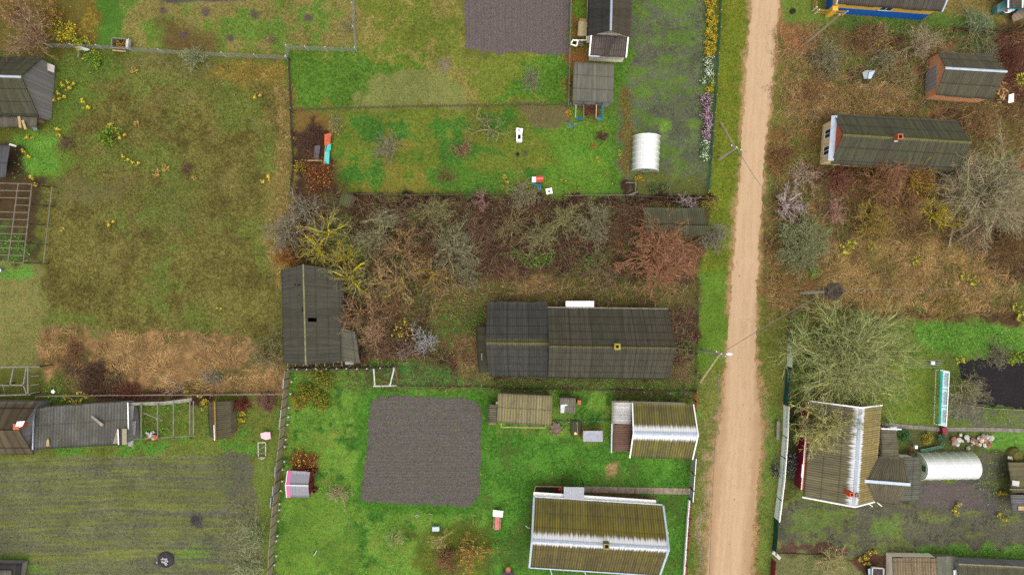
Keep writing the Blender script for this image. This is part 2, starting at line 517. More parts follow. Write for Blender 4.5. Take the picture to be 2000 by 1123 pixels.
Z(rect(1240, 338, 1375, 382), (84, 104, 38), (100, 86, 50), f=8)
Z(rect(1205, 346, 1245, 382), (66, 48, 36), f=6)
# verges
Z([(1405, -300), (1472, -300), (1452, 260), (1435, 420), (1425, 600), (1412, 740), (1378, 800), (1355, 790), (1360, 540), (1385, 380), (1398, 180)], (92, 112, 30), (112, 114, 38), f=5, w=5)
Z([(1405, -300), (1472, -300), (1460, 120), (1450, 260), (1390, 320)], (112, 116, 34), (120, 112, 40), patch=(30, .35, 1, 2.0), f=6, op=.7)
Z([(1362, 540), (1425, 520), (1415, 700), (1362, 740)], (92, 130, 36), (82, 116, 34), f=12, op=.8)
Z([(1357, 740), (1412, 720), (1400, 800), (1380, 1123), (1378, 1400), (1335, 1400), (1350, 900)], (96, 112, 42), (122, 112, 62), f=6)
Z([(1376, 815), (1425, 790), (1400, 900), (1395, 960), (1390, 1300), (1366, 1300), (1378, 960)], (176, 146, 112), (120, 112, 74), f=8, patch=(22, .6, 1, 2.2))
Z([(1365, 955), (1382, 950), (1372, 1123), (1362, 1123)], (146, 122, 98), f=4, op=.7)
# central thicket plot
TH = [(566, 385), (700, 380), (1385, 385), (1360, 545), (1357, 765), (700, 762), (560, 720), (556, 520)]
Z(TH, (74, 55, 40), (52, 40, 30), f=8)
Z(TH, (76, 88, 38), (90, 90, 46), patch=(34, .44, 1, 1), f=10)
Z(TH, (112, 76, 56), (88, 60, 46), patch=(70, .3, 1, 1), f=12)
Z([(640, 430), (720, 440), (720, 520), (630, 500)], (72, 104, 34), (84, 100, 40), patch=(24, .5, 1, 1), f=10)
Z([(760, 500), (850, 520), (850, 640), (740, 600)], (78, 100, 36), (90, 92, 44), patch=(24, .5, 1, 1), f=10)
Z([(720, 385), (1385, 385), (1385, 400), (720, 396)], (46, 34, 26), f=5)  # shade beside the fence, painted into the ground colour as a dark band
Z([(930, 400), (1120, 400), (1200, 470), (1080, 540), (930, 520)], (62, 44, 36), (46, 34, 28), f=20, w=20, op=.8)
Z([(840, 560), (1050, 535), (1370, 560), (1365, 605), (960, 596), (840, 640)], (108, 92, 50), (88, 100, 42), f=14)
Z([(1010, 545), (1080, 540), (1070, 570), (1010, 568)], (158, 122, 80), f=12)
Z([(860, 590), (950, 590), (950, 660), (880, 690), (850, 650)], (76, 118, 32), (100, 98, 48), f=14, w=16)
Z([(875, 660), (950, 640), (955, 748), (900, 735)], (138, 104, 70), (110, 88, 54), f=12)
Z([(715, 700), (870, 712), (950, 740), (955, 757), (775, 757), (720, 722)], (58, 112, 44), (74, 116, 38), f=7)
Z([(900, 705), (955, 720), (955, 750), (905, 742)], (120, 116, 60), f=10)
Z([(950, 738), (1358, 740), (1358, 764), (950, 762)], (80, 120, 32), (92, 98, 48), f=4)
Z([(1308, 600), (1358, 600), (1357, 742), (1308, 742)], (88, 62, 48), (68, 52, 40), f=8)
Z([(1305, 715), (1358, 700), (1358, 748), (1305, 748)], (140, 108, 80), (88, 110, 44), f=9)
# southern yard
SY = [(566, 722), (700, 720), (775, 758), (1360, 765), (1352, 900), (1335, 1400), (530, 1400), (536, 1050)]
Z(SY, (82, 128, 32), (98, 132, 44), f=4, w=3)
Z(SY, (108, 138, 48), (92, 136, 38), patch=(60, .35, 1, 1), f=6)
Z(SY, (50, 98, 24), (64, 108, 30), patch=(34, .36, 1, 1), f=6)
Z(SY, (112, 128, 56), (100, 124, 46), patch=(24, .26, 1, 1), f=6, op=.8)
Z([(700, 760), (960, 765), (965, 800), (945, 1000), (690, 1000)], (58, 108, 22), (72, 116, 30), f=16, w=12)
Z([(940, 835), (1350, 895), (1338, 1400), (960, 1400)], (56, 106, 22), (74, 122, 34), f=14)
Z([(940, 835), (1350, 895), (1338, 1400), (960, 1400)], (84, 134, 38), (74, 124, 32), patch=(28, .36, 1, 1), f=10)
Z([(940, 835), (1350, 895), (1338, 1400), (960, 1400)], (80, 104, 40), (70, 96, 34), patch=(36, .3, 1, 1), f=10, op=.8)
Z([(1185, 910), (1210, 905), (1205, 930), (1190, 935)], (150, 124, 84), f=7, w=9)
Z([(1200, 765), (1355, 770), (1350, 792), (1200, 790)], (70, 66, 40), (84, 96, 42), f=6)
Z([(800, 1040), (960, 1020), (960, 1123), (820, 1150)], (92, 100, 38), (80, 84, 34), f=22, w=22, op=.8)
Z([(560, 960), (690, 1000), (690, 1123), (540, 1123)], (104, 132, 44), (86, 122, 36), f=26, w=26, op=.7)
Z([(1140, 958), (1280, 968), (1280, 980), (1140, 970)], (96, 76, 50), (110, 92, 60), f=4, w=4)
# weedy field, lower left
WF = [(-300, 905), (100, 895), (260, 890), (440, 886), (475, 890), (495, 930), (500, 1000), (470, 1180), (-300, 1400)]
Z(WF, (110, 114, 62), (96, 98, 54), f=5, w=6)
Z(WF, (112, 112, 58), (100, 104, 54), patch=(30, .5, .1, 1.8), f=6, op=.5)
Z(WF, (98, 94, 76), (112, 108, 84), patch=(34, .34, .09, 2.2), f=6, op=.45)
Z(WF, (120, 124, 52), (106, 114, 50), patch=(50, .3, .35, 1.4), f=8, op=.35)
Z(WF, (88, 84, 76), (104, 100, 84), patch=(8, .38, .05, 1.0), f=6, op=.6)
Z(WF, (130, 134, 52), (112, 122, 50), patch=(7, .36, .09, 1.0), f=6, op=.55)
Z([(440, 886), (475, 890), (495, 930), (500, 1000), (450, 1000), (445, 920)], (104, 96, 82), (92, 92, 60), f=8)
Z([(440, 990), (500, 960), (540, 1000), (525, 1123), (440, 1123)], (96, 92, 58), (118, 116, 78), f=18, w=16)
Z([(330, 1070), (400, 1060), (400, 1105), (340, 1110)], (96, 132, 48), f=14, w=16, op=.7)
Z([(-60, 1080), (60, 1085), (120, 1130), (-60, 1130)], (84, 130, 34), (100, 118, 44), f=14)
Z([(495, 880), (560, 800), (552, 900), (530, 1123), (510, 1123)], (90, 118, 42), (108, 108, 50), f=9)
Z(rect(370, 1005, 392, 1028), (58, 54, 56), (76, 72, 72), f=5, w=6)
Z(rect(306, 1078, 342, 1108), (62, 58, 60), (80, 76, 78), f=6, w=8)
# east of the road
EV = [(1520, -300), (2400, -300), (2400, 1400), (1462, 1400), (1490, 830), (1478, 640), (1486, 420)]
Z(EV, (112, 106, 50), (132, 106, 64), f=6, w=5)
Z([(1530, -20), (1600, -20), (1650, 45), (1530, 45)], (94, 124, 42), (110, 112, 50), f=9)
OG = [(1510, 50), (2400, 30), (2400, 620), (1500, 640), (1488, 420)]
Z(OG, (112, 98, 58), (92, 86, 46), f=14)
Z(OG, (138, 112, 68), (112, 94, 54), patch=(40, .42, 1, 1))
Z(OG, (92, 98, 44), (108, 104, 50), patch=(38, .36, 1, 1))
Z(OG, (78, 106, 40), (92, 104, 46), patch=(30, .24, 1, 1), op=.8)
Z(OG, (140, 96, 62), (116, 82, 54), patch=(46, .3, 1, 1), op=.8)
Z(OG, (84, 62, 42), (68, 52, 38), patch=(48, .26, 1, 1))
Z([(1640, 28), (1940, 30), (1940, 60), (1890, 90), (1640, 62)], (70, 106, 34), (86, 108, 44), f=10)
Z([(1860, 40), (1950, 60), (1930, 120), (1865, 100)], (66, 92, 40), (84, 92, 54), f=12)
Z([(1530, 50), (1595, 55), (1590, 100), (1525, 105)], (170, 118, 80), (132, 96, 60), f=12)
Z([(1520, 100), (1580, 110), (1570, 240), (1508, 260)], (128, 122, 58), (112, 108, 46), f=14)
Z([(1540, 160), (1760, 170), (1790, 218), (1540, 228)], (166, 130, 80), (130, 106, 60), f=16, w=20)
Z([(1940, 60), (2100, 60), (2100, 240), (1950, 230), (1930, 140)], (88, 56, 46), (70, 46, 38), f=12)
Z([(1900, 200), (2100, 200), (2100, 300), (1900, 290)], (112, 90, 54), (92, 90, 44), f=14)
Z([(1560, 320), (1880, 335), (1880, 360), (1560, 350)], (66, 46, 38), f=8)
Z([(1640, 330), (1900, 340), (1880, 470), (1660, 460)], (112, 78, 50), (88, 78, 40), f=18, op=.8)
Z([(1640, 480), (1900, 470), (1960, 560), (1900, 610), (1620, 600)], (164, 134, 80), (134, 110, 62), f=18, w=22)
Z([(1640, 480), (1900, 470), (1960, 560), (1900, 610), (1620, 600)], (112, 104, 54), (96, 84, 44), patch=(30, .36, 1, 1))
Z([(1900, 420), (2100, 420), (2100, 560), (1950, 545), (1890, 480)], (86, 66, 42), (70, 56, 38), f=16)
Z([(1490, 560), (1560, 560), (1550, 600), (1485, 640)], (128, 94, 60), f=10)
Z([(1484, 580), (1545, 590), (1538, 700), (1530, 790), (1490, 800), (1478, 690)], (98, 112, 42), (116, 106, 54), f=8)
Z([(1490, 780), (1530, 790), (1515, 1010), (1505, 1200), (1465, 1400), (1488, 900)], (92, 124, 40), (116, 112, 58), f=6)
Z([(1480, 770), (1500, 770), (1502, 850), (1488, 870)], (140, 120, 78), f=8, op=.8)
YD = [(1545, 610), (1700, 620), (2400, 640), (2400, 1400), (1515, 1400), (1522, 1010), (1535, 800)]
Z(YD, (86, 112, 44), (100, 104, 50), f=8)
Z([(1780, 625), (2000, 630), (2100, 690), (1850, 695), (1790, 680)], (82, 134, 38), (94, 128, 46), f=10)
Z([(1725, 690), (1840, 700), (1830, 830), (1725, 825)], (86, 122, 40), (112, 114, 42), f=8)
Z([(1845, 790), (2000, 795), (2000, 835), (1845, 828)], (96, 118, 44), (100, 92, 80), f=7)
Z([(1850, 785), (1905, 770), (1930, 800), (1925, 825), (1860, 825)], (92, 84, 82), (104, 98, 76), f=8)
Z([(1760, 840), (1990, 845), (1990, 890), (1760, 890)], (92, 104, 50), (82, 72, 52), f=7)
Z([(1920, 845), (2100, 845), (2100, 872), (1930, 872)], (92, 138, 44), f=6)
Z([(1540, 800), (1572, 790), (1562, 970), (1530, 1000)], (82, 70, 42), (76, 92, 38), f=6)
SG = [(1522, 985), (1700, 985), (1800, 945), (1910, 940), (1920, 880), (1970, 890), (2100, 1000), (2100, 1090), (1700, 1085), (1515, 1078)]
Z(SG, (104, 96, 84), (88, 84, 62), f=6)
Z(SG, (96, 112, 54), (110, 108, 62), patch=(36, .35, .7, 1.2), f=6)
Z(SG, (78, 72, 66), (100, 96, 70), patch=(16, .4, .8, 1.2), f=6)
Z([(1540, 1000), (1640, 995), (1640, 1040), (1540, 1040)], (98, 134, 50), (104, 110, 58), f=12, w=14, op=.85)
Z([(1700, 1010), (1760, 1005), (1760, 1050), (1710, 1050)], (98, 134, 46), f=14, w=12, op=.6)
Z([(1520, 1060), (1650, 1065), (1650, 1082), (1515, 1080)], (90, 66, 54), f=7)
Z([(1800, 945), (1915, 942), (1960, 1000), (1800, 985)], (106, 98, 94), (86, 78, 76), f=6)
Z([(1740, 1070), (2100, 1065), (2100, 1105), (1740, 1095)], (78, 132, 34), (94, 130, 46), f=8)
Z([(1515, 1085), (1735, 1085), (1730, 1300), (1505, 1300)], (108, 116, 66), (120, 108, 74), f=6)
Z([(1640, 1090), (1735, 1075), (1735, 1130), (1680, 1123)], (92, 64, 50), (76, 58, 44), f=9)

ROAD_L = [(1476, -120), (1468, 0), (1455, 140), (1449, 280), (1437, 420), (1428, 560), (1418, 690), (1410, 800), (1393, 900), (1388, 1000), (1380, 1123), (1374, 1240)]
ROAD_R = [(1536, -120), (1524, 0), (1512, 140), (1497, 280), (1488, 420), (1480, 560), (1477, 690), (1482, 760), (1490, 830), (1487, 900), (1478, 1000), (1468, 1123), (1460, 1240)]


def ground_colours(X, Y):
    px = CX + X * PPM; py = CY - Y * PPM
    base = np.empty(X.shape + (3,)); base[:] = C(104, 108, 46)
    alt = np.empty(X.shape + (3,)); alt[:] = C(90, 92, 40)
    wx = fbm(px / 26, py / 26, 1, 4) - 0.5; wy = fbm(px / 26, py / 26, 2, 4) - 0.5
    for k, (poly, b, a, f, w, patch, op) in enumerate(ZONES):
        q = np.asarray(poly, dtype=float); pad = f + w * 2 + 4
        sel = (px > q[:, 0].min() - pad) & (px < q[:, 0].max() + pad) & (py > q[:, 1].min() - pad) & (py < q[:, 1].max() + pad)
        if not sel.any(): continue
        x, y = px[sel], py[sel]
        m = sstep(sdf(x + wx[sel] * w * 3, y + wy[sel] * w * 3, poly), -f * 0.6, f * 0.6) * op
        if patch:
            s, cover, sx, sy = patch
            n = fbm(x * sx / s + k * 3.7, y * sy / s + k * 1.3, k % 4, 5, 0.62)
            th = 0.5 + (0.5 - cover) * 0.42
            m = m * sstep(n, th - 0.055, th + 0.075)
        m = m[:, None]
        base[sel] = base[sel] * (1 - m) + b * m
        alt[sel] = alt[sel] * (1 - m) + a * m
    # furrow rows left in the old field and the garden plots
    soil = np.array(C(88, 83, 70))
    for poly, per, ax, amt in ((WF, 23.0, 1, .8), (WF, 9.2, 1, .75), ([(1236, -60), (1392, -60), (1385, 150), (1372, 380), (1226, 380)], 10.0, 0, .45), (SG, 8.5, 1, .4)):
        q = np.asarray(poly, dtype=float); sel = (px > q[:, 0].min() - 9) & (px < q[:, 0].max() + 9) & (py > q[:, 1].min() - 9) & (py < q[:, 1].max() + 9)
        if not sel.any(): continue
        x, y = px[sel], py[sel]; c, o = (y, x) if ax else (x, y)
        ph = (c + 9 * np.sin(o / 190 + 1) + o * .035 * ax + (fbm(o / 70, c / 30, 2, 3) - .5) * 8) / per
        s = (.5 + .5 * np.sin(2 * PI * ph)) ** (4.0 if per > 15 else 1.8)
        # some rows wide open, others grown over
        rw = vnoise(np.floor(ph - .25) * 7.31, np.floor(ph - .25) * 3.17 + o / 160, 1)
        a = sstep(sdf(x + wx[sel] * 12, y + wy[sel] * 12, poly), -3, 5) * amt * np.clip(.25 + 1.1 * rw, 0, 1) * sstep(fbm(o / 120, c / 12, 0, 4), .15, .5)
        m = (s * a)[:, None]
        base[sel] = base[sel] * (1 - m) + soil * m; alt[sel] = alt[sel] * (1 - m) + soil * 1.25 * m
    for arr in (base, alt):
        lum = arr @ np.array([.25, .65, .1]); k = (.06 * sstep(arr[..., 1] / arr[..., 0], 1.3, 2.2))[..., None]
        arr[:] = arr * (1 - k) + lum[..., None] * k
        q = arr[..., 0] / arr[..., 1]
        arr[..., 0] *= 1 - .12 * sstep(q, .75, 1.15) * (1 - .85 * sstep(q, 1.35, 1.6))
    # broad natural unevenness of growth
    g = (fbm(px / 40, py / 40, 3, 5, 0.65) - 0.5)[..., None]
    base *= 1 + g * 0.6; alt *= 1 + g * 0.45
    # sandy spill along the road
    rd = sdf(px + wx * 22, py + wy * 22, ROAD_L + ROAD_R[::-1])
    m = (sstep(rd + (fbm(px / 7, py / 7, 1, 3) - .5) * 16, -9, 3) * 0.95)[..., None]
    sand = np.array(C(186, 150, 108))
    base = base * (1 - m) + sand * m; alt = alt * (1 - m) + np.array(C(140, 116, 82)) * m
    return np.clip(base, 0.004, 0.85), np.clip(alt, 0.004, 0.85)


def axis(lo, hi, step, far):
    core = np.arange(lo, hi + step / 2, step)
    g = [step * 1.6]
    while sum(g) < far: g.append(g[-1] * 1.45)
    out = np.cumsum(g)
    return np.concatenate([(lo - out)[::-1], core, hi + out])


gx = axis(-58.0, 58.0, 0.15, 420.0); gy = axis(-33.5, 33.5, 0.15, 420.0)
GX, GY = np.meshgrid(gx, gy)
gb, ga = ground_colours(GX, GY)
GZ = (fbm(GX * 0.9, GY * 0.9, 2, 3) - 0.5) * 0.10 + (fbm(GX * 0.12, GY * 0.12, 1, 2) - 0.5) * 0.25
GZ -= 0.12
inb = (np.abs(GX) < 60) & (np.abs(GY) < 36)
GZ = np.where(inb, GZ, -0.12)
ny, nx = GX.shape
idx = np.arange(nx * ny).reshape(ny, nx)
GF = np.stack([idx[:-1, :-1], idx[:-1, 1:], idx[1:, 1:], idx[1:, :-1]], -1).reshape(-1, 4)


def mat_ground():
    t = NT('ground_growth')
    o = t.coord('Object')
    b = t.n('ShaderNodeVertexColor', layer_name='Base').outputs[0]
    a = t.n('ShaderNodeVertexColor', layer_name='Alt').outputs[0]
    n1 = t.noise(o, 1.3, 4, 0.7); n2 = t.noise(o, 4.2, 3, 0.7); n3 = t.noise(o, 11.0, 2, 0.6)
    k = t.math('ADD', t.math('MULTIPLY', n1, 0.4), t.math('MULTIPLY', n2, 0.6))
    col = t.mix(t.ss(k, 0.40, 0.60), b, a)
    tone = t.math('ADD', t.math('MULTIPLY', n2, 0.5), t.math('MULTIPLY', n3, 0.5))
    hs = t.n('ShaderNodeHueSaturation')
    t.put(hs.inputs['Color'], col)
    t.put(hs.inputs['Value'], t.math('ADD', -0.55, t.math('MULTIPLY', tone, 3.1)))
    t.put(hs.inputs['Hue'], t.math('ADD', 0.478, t.math('MULTIPLY', n1, 0.044)))
    t.bump(t.math('ADD', n2, t.math('MULTIPLY', n3, 0.6)), 0.7, 0.10)
    return t.done(hs.outputs[0], 0.95, 0.1)


M_GROUND = mat_ground()
tag(mesh_np('ground', np.stack([GX, GY, GZ], -1).reshape(-1, 3), GF, M_GROUND, smooth=True,
            attrs={'Base': gb.reshape(-1, 3), 'Alt': ga.reshape(-1, 3)}), kind='structure')


def gz(x, y):
    return float((fbm(np.array([x * 0.9]), np.array([y * 0.9]), 2, 3)[0] - 0.5) * 0.10 + (fbm(np.array([x * 0.12]), np.array([y * 0.12]), 1, 2)[0] - 0.5) * 0.25 - 0.12)


def gzv(x, y):
    return (fbm(x * 0.9, y * 0.9, 2, 3) - 0.5) * 0.10 + (fbm(x * 0.12, y * 0.12, 1, 2) - 0.5) * 0.25 - 0.12


# --------------------------------------------------------------------- road
def edge(pts, y):
    p = np.array(pts, dtype=float)
    return np.interp(y, p[:, 1], p[:, 0])


def strip_sheet(name, left, right, y0, y1, m, lift, nu=24, step=1.2, jag=2.6, seed=3):
    ys = np.arange(y0, y1, step)
    L = edge(left, ys) + (fbm(ys / 9, ys * 0, seed, 3) - 0.5) * jag * 4; R = edge(right, ys) + (fbm(ys / 9, ys * 0 + 5, seed, 3) - 0.5) * jag * 4
    s = np.linspace(0, 1, nu)
    PX = L[:, None] * (1 - s) + R[:, None] * s; PY = np.repeat(ys[:, None], nu, 1)
    X = (PX - CX) / PPM; Y = (CY - PY) / PPM
    Zz = gzv(X, Y) + lift
    w = np.minimum(s, 1 - s)
    Zz = Zz - np.where(w < 0.01, lift + 0.04, 0)[None, :]
    i = np.arange(X.size).reshape(X.shape)
    F = np.stack([i[:-1, :-1], i[1:, :-1], i[1:, 1:], i[:-1, 1:]], -1).reshape(-1, 4)
    uv = np.stack([np.repeat(((s - 0.5)[None, :] * (R - L)[:, None] / PPM).reshape(-1, 1), 1, 1)[:, 0], Y.ravel()], -1)
    return mesh_np(name, np.stack([X, Y, Zz], -1).reshape(-1, 3), F, m, uv=uv, smooth=True)


def mat_road():
    t = NT('sandy_track')
    u, v = t.xyz('UV')[0], t.xyz('UV')[1]
    o = t.coord('Object')
    n = t.noise(o, 0.5, 5, 0.6); f = t.noise(o, 9.0, 4, 0.7); g = t.noise(o, 30, 2)
    lane = t.noise(t.vec(t.math('MULTIPLY', u, 2.6), t.math('MULTIPLY', v, 0.12), 0), 1.0, 4, 0.6)
    col = t.mix(t.ss(lane, 0.35, 0.65), C(196, 168, 134), C(184, 156, 122))
    col = t.mix(t.math('MULTIPLY', t.ss(n, 0.45, 0.7), 0.6), col, C(197, 170, 138))
    col = t.mix(t.math('MULTIPLY', t.ss(f, 0.55, 0.8), 0.3), col, C(160, 132, 102))
    # faint wheel ruts
    for c in (-0.75, 0.75):
        d = t.math('ABSOLUTE', t.math('SUBTRACT', t.math('ADD', u, t.math('MULTIPLY', t.noise(t.vec(0, v, c), 0.25, 2), 0.8)), c + 0.4))
        col = t.mix(t.math('MULTIPLY', t.ss(d, 0.28, 0.05), 0.35), col, C(199, 168, 140))
    # pebbles and clods
    vo = t.n('ShaderNodeTexVoronoi'); t.put(vo.inputs['Vector'], o); vo.inputs['Scale'].default_value = 1.5
    k = t.math('MULTIPLY', t.ss(vo.outputs['Distance'], 0.2, 0.08), t.math('GREATER_THAN', t.rnd(vo.outputs['Position']), 0.72))
    k = t.math('MULTIPLY', k, t.ss(n, 0.42, 0.6))
    col = t.mix(t.math('MULTIPLY', k, 0.75), col, C(120, 90, 68))
    col = t.mix(t.math('MULTIPLY', t.ss(t.math('ADD', t.math('ABSOLUTE', u), t.math('MULTIPLY', t.math('SUBTRACT', n, 0.5), 1.6)), 1.1, 2.0), 0.55), col, C(160, 128, 96))
    t.bump(t.math('ADD', f, t.math('MULTIPLY', g, 0.5)), 0.3, 0.03)
    return t.done(col, 0.95, 0.1)


tag(strip_sheet('road', ROAD_L, ROAD_R, -110, 1235, mat_road(), 0.03), kind='structure')


# ------------------------------------------------------- ploughed plots, beds
def plot_sheet(name, poly, m, step=0.09, lift=0.05, furrow=(0.33, 0.05, 'x'), jag=6, seed=1, rough=0.05):
    q = np.asarray(poly, dtype=float)
    X, Y = np.meshgrid(np.arange((q[:, 0].min() - CX) / PPM - .5, (q[:, 0].max() - CX) / PPM + .5, step),
                       np.arange((CY - q[:, 1].max()) / PPM - .5, (CY - q[:, 1].min()) / PPM + .5, step))
    px = CX + X * PPM; py = CY - Y * PPM
    d = sdf(px + (fbm(px / 9, py / 9, seed, 4) - .5) * jag * 2, py + (fbm(px / 9, py / 9, seed + 1, 4) - .5) * jag * 2, poly) / PPM
    per, amp, ax = furrow
    c = (Y if ax == 'x' else X) + (fbm(px / 60, py / 60, seed, 2) - .5) * 0.5
    Zz = gzv(X, Y) + lift * sstep(d, -0.1, 0.25) + (np.sin(2 * PI * c / per) * 0.5 * amp + (fbm(X * 4, Y * 4, seed + 2, 4, 0.7) - .5) * rough * 2.2) * sstep(d, 0, 0.3)
    Zz = np.where(d < -0.02, gzv(X, Y) - 0.06, Zz)
    i = np.arange(X.size).reshape(X.shape)
    F = np.stack([i[:-1, :-1], i[:-1, 1:], i[1:, 1:], i[1:, :-1]], -1).reshape(-1, 4)
    keep = (d.ravel()[F] > -0.15).any(1)
    F = F[keep]
    used = np.unique(F); remap = np.full(X.size, -1); remap[used] = np.arange(len(used))
    V = np.stack([X, Y, Zz], -1).reshape(-1, 3)[used]
    return mesh_np(name, V, remap[F], m, smooth=True, uv=V[:, :2])


def mat_soil(name, c, c2, stripe=0.33, ax=1, amt=0.35, weed=None, weed_amt=0.0):
    t = NT(name)
    o = t.coord('Object'); x = t.xyz('Object')
    n = t.noise(o, 0.35, 4); f = t.noise(o, 4.5, 4, 0.8); g = t.noise(o, 12.0, 2, 0.7)
    w = t.math('ADD', x[ax], t.math('MULTIPLY', t.noise(o, 1.5, 2), 0.25))
    st = t.math('ADD', t.math('MULTIPLY', t.math('SINE', t.math('MULTIPLY', w, 2 * PI / stripe)), 0.5), 0.5)
    col = t.mix(t.ss(t.math('ADD', t.math('MULTIPLY', f, .6), t.math('MULTIPLY', g, .4)), 0.27, 0.73), c2, c)
    col = t.mix(t.math('MULTIPLY', t.ss(n, 0.4, 0.65), 0.5), col, tuple(y * 0.62 for y in c))
    col = t.mix(t.math('MULTIPLY', st, amt), col, tuple(y * 0.4 for y in c))
    r2 = t.math('ADD', t.math('MULTIPLY', t.math('SINE', t.math('MULTIPLY', w, 2 * PI / (stripe * 2.4))), 0.5), 0.5)
    col = t.mix(t.math('MULTIPLY', t.math('POWER', r2, 4.0), t.math('MULTIPLY', amt, t.math('ADD', 0.4, n))), col, tuple(y * 0.4 for y in c))
    vo = t.ss(t.noise(o, 14, 1), 0.68, 0.74)
    col = t.mix(t.math('MULTIPLY', vo, 0.25), col, tuple(min(.8, y * 1.9) for y in c))
    if weed:
        k = t.ss(t.noise(o, 1.4, 5, 0.75), 0.62 - weed_amt, 0.72 - weed_amt)
        col = t.mix(t.math('MULTIPLY', k, 0.8), col, weed)
    t.bump(t.math('ADD', f, g), 0.8, 0.06)
    return t.done(col, 0.95, 0.1)


M_SOIL = mat_soil('ploughed_soil', C(124, 116, 111), C(64, 58, 56), amt=.22)
M_SOILV = mat_soil('ploughed_soil_lengthways', C(128, 117, 114), C(70, 63, 62), amt=.25, ax=0, weed=C(120, 100, 92), weed_amt=0.05)
M_BLACKSOIL = mat_soil('black_soil', C(52, 48, 51), C(36, 33, 36), amt=0.06)
M_SOILR = mat_soil('dug_soil', C(118, 108, 104), C(78, 70, 68), amt=0.15, weed=C(92, 104, 56), weed_amt=0.05)
tag(plot_sheet('ploughed_field', [(738, 775), (760, 772), (905, 778), (932, 784), (941, 800), (938, 960), (930, 984), (905, 990), (720, 980), (703, 974), (716, 880), (722, 790)], M_SOIL, seed=1, jag=5, rough=.05), kind='structure')
tag(plot_sheet('ploughed_field', [(911, -60), (1113, -60), (1112, 90), (1108, 108), (1020, 100), (975, 106), (930, 98), (906, 90)], M_SOILV, furrow=(0.33, 0.04, 'y'), seed=2, jag=9, rough=.05), kind='structure')
tag(plot_sheet('soil', [(1872, 712), (1900, 702), (1945, 696), (1985, 688), (2060, 688), (2060, 800), (1985, 797), (1905, 788), (1915, 762), (1880, 740)], M_BLACKSOIL, furrow=(0.5, 0.01, 'x'), seed=3, jag=6, rough=.02), kind='structure')
tag(plot_sheet('soil', [(1800, 946), (1912, 944), (1925, 985), (1860, 992), (1802, 985)], M_SOILR, furrow=(0.3, 0.02, 'x'), seed=2, jag=9), kind='structure')

# slab paths
def slab_path(pts, w, m, n):
    b = MB(); pts = [P(*p) for p in pts]
    segs = list(zip(pts, pts[1:])); tot = sum((q - p).length for p, q in segs)
    for p, q in segs:
        k = max(1, round(n * (q - p).length / tot)); d = (q - p) / k
        for i in range(k):
            c = p + d * (i + .5); h = gz(c.x, c.y)
            b.box((c.x, c.y, h + 0.035 + random.uniform(-.008, .008)), (d.length - 0.03, w, 0.09), math.atan2(d.y, d.x) + random.uniform(-.01, .01))
    return tag(b.build('path', m), kind='structure')
slab_path([(1140, 956), (1240, 958), (1352, 960)], 0.66, mat_plain('path_slabs', C(156, 140, 124), 0.95, 0.3), 12)
slab_path([(1722, 827), (1760, 832), (1830, 838), (1900, 838), (2040, 842)], 0.42, mat_plain('grey_path_slabs', C(136, 130, 122), 0.95, 0.3), 28)
# ---------------------------------------------------------------- buildings
def lerp(a, b, t): return a + (b - a) * t


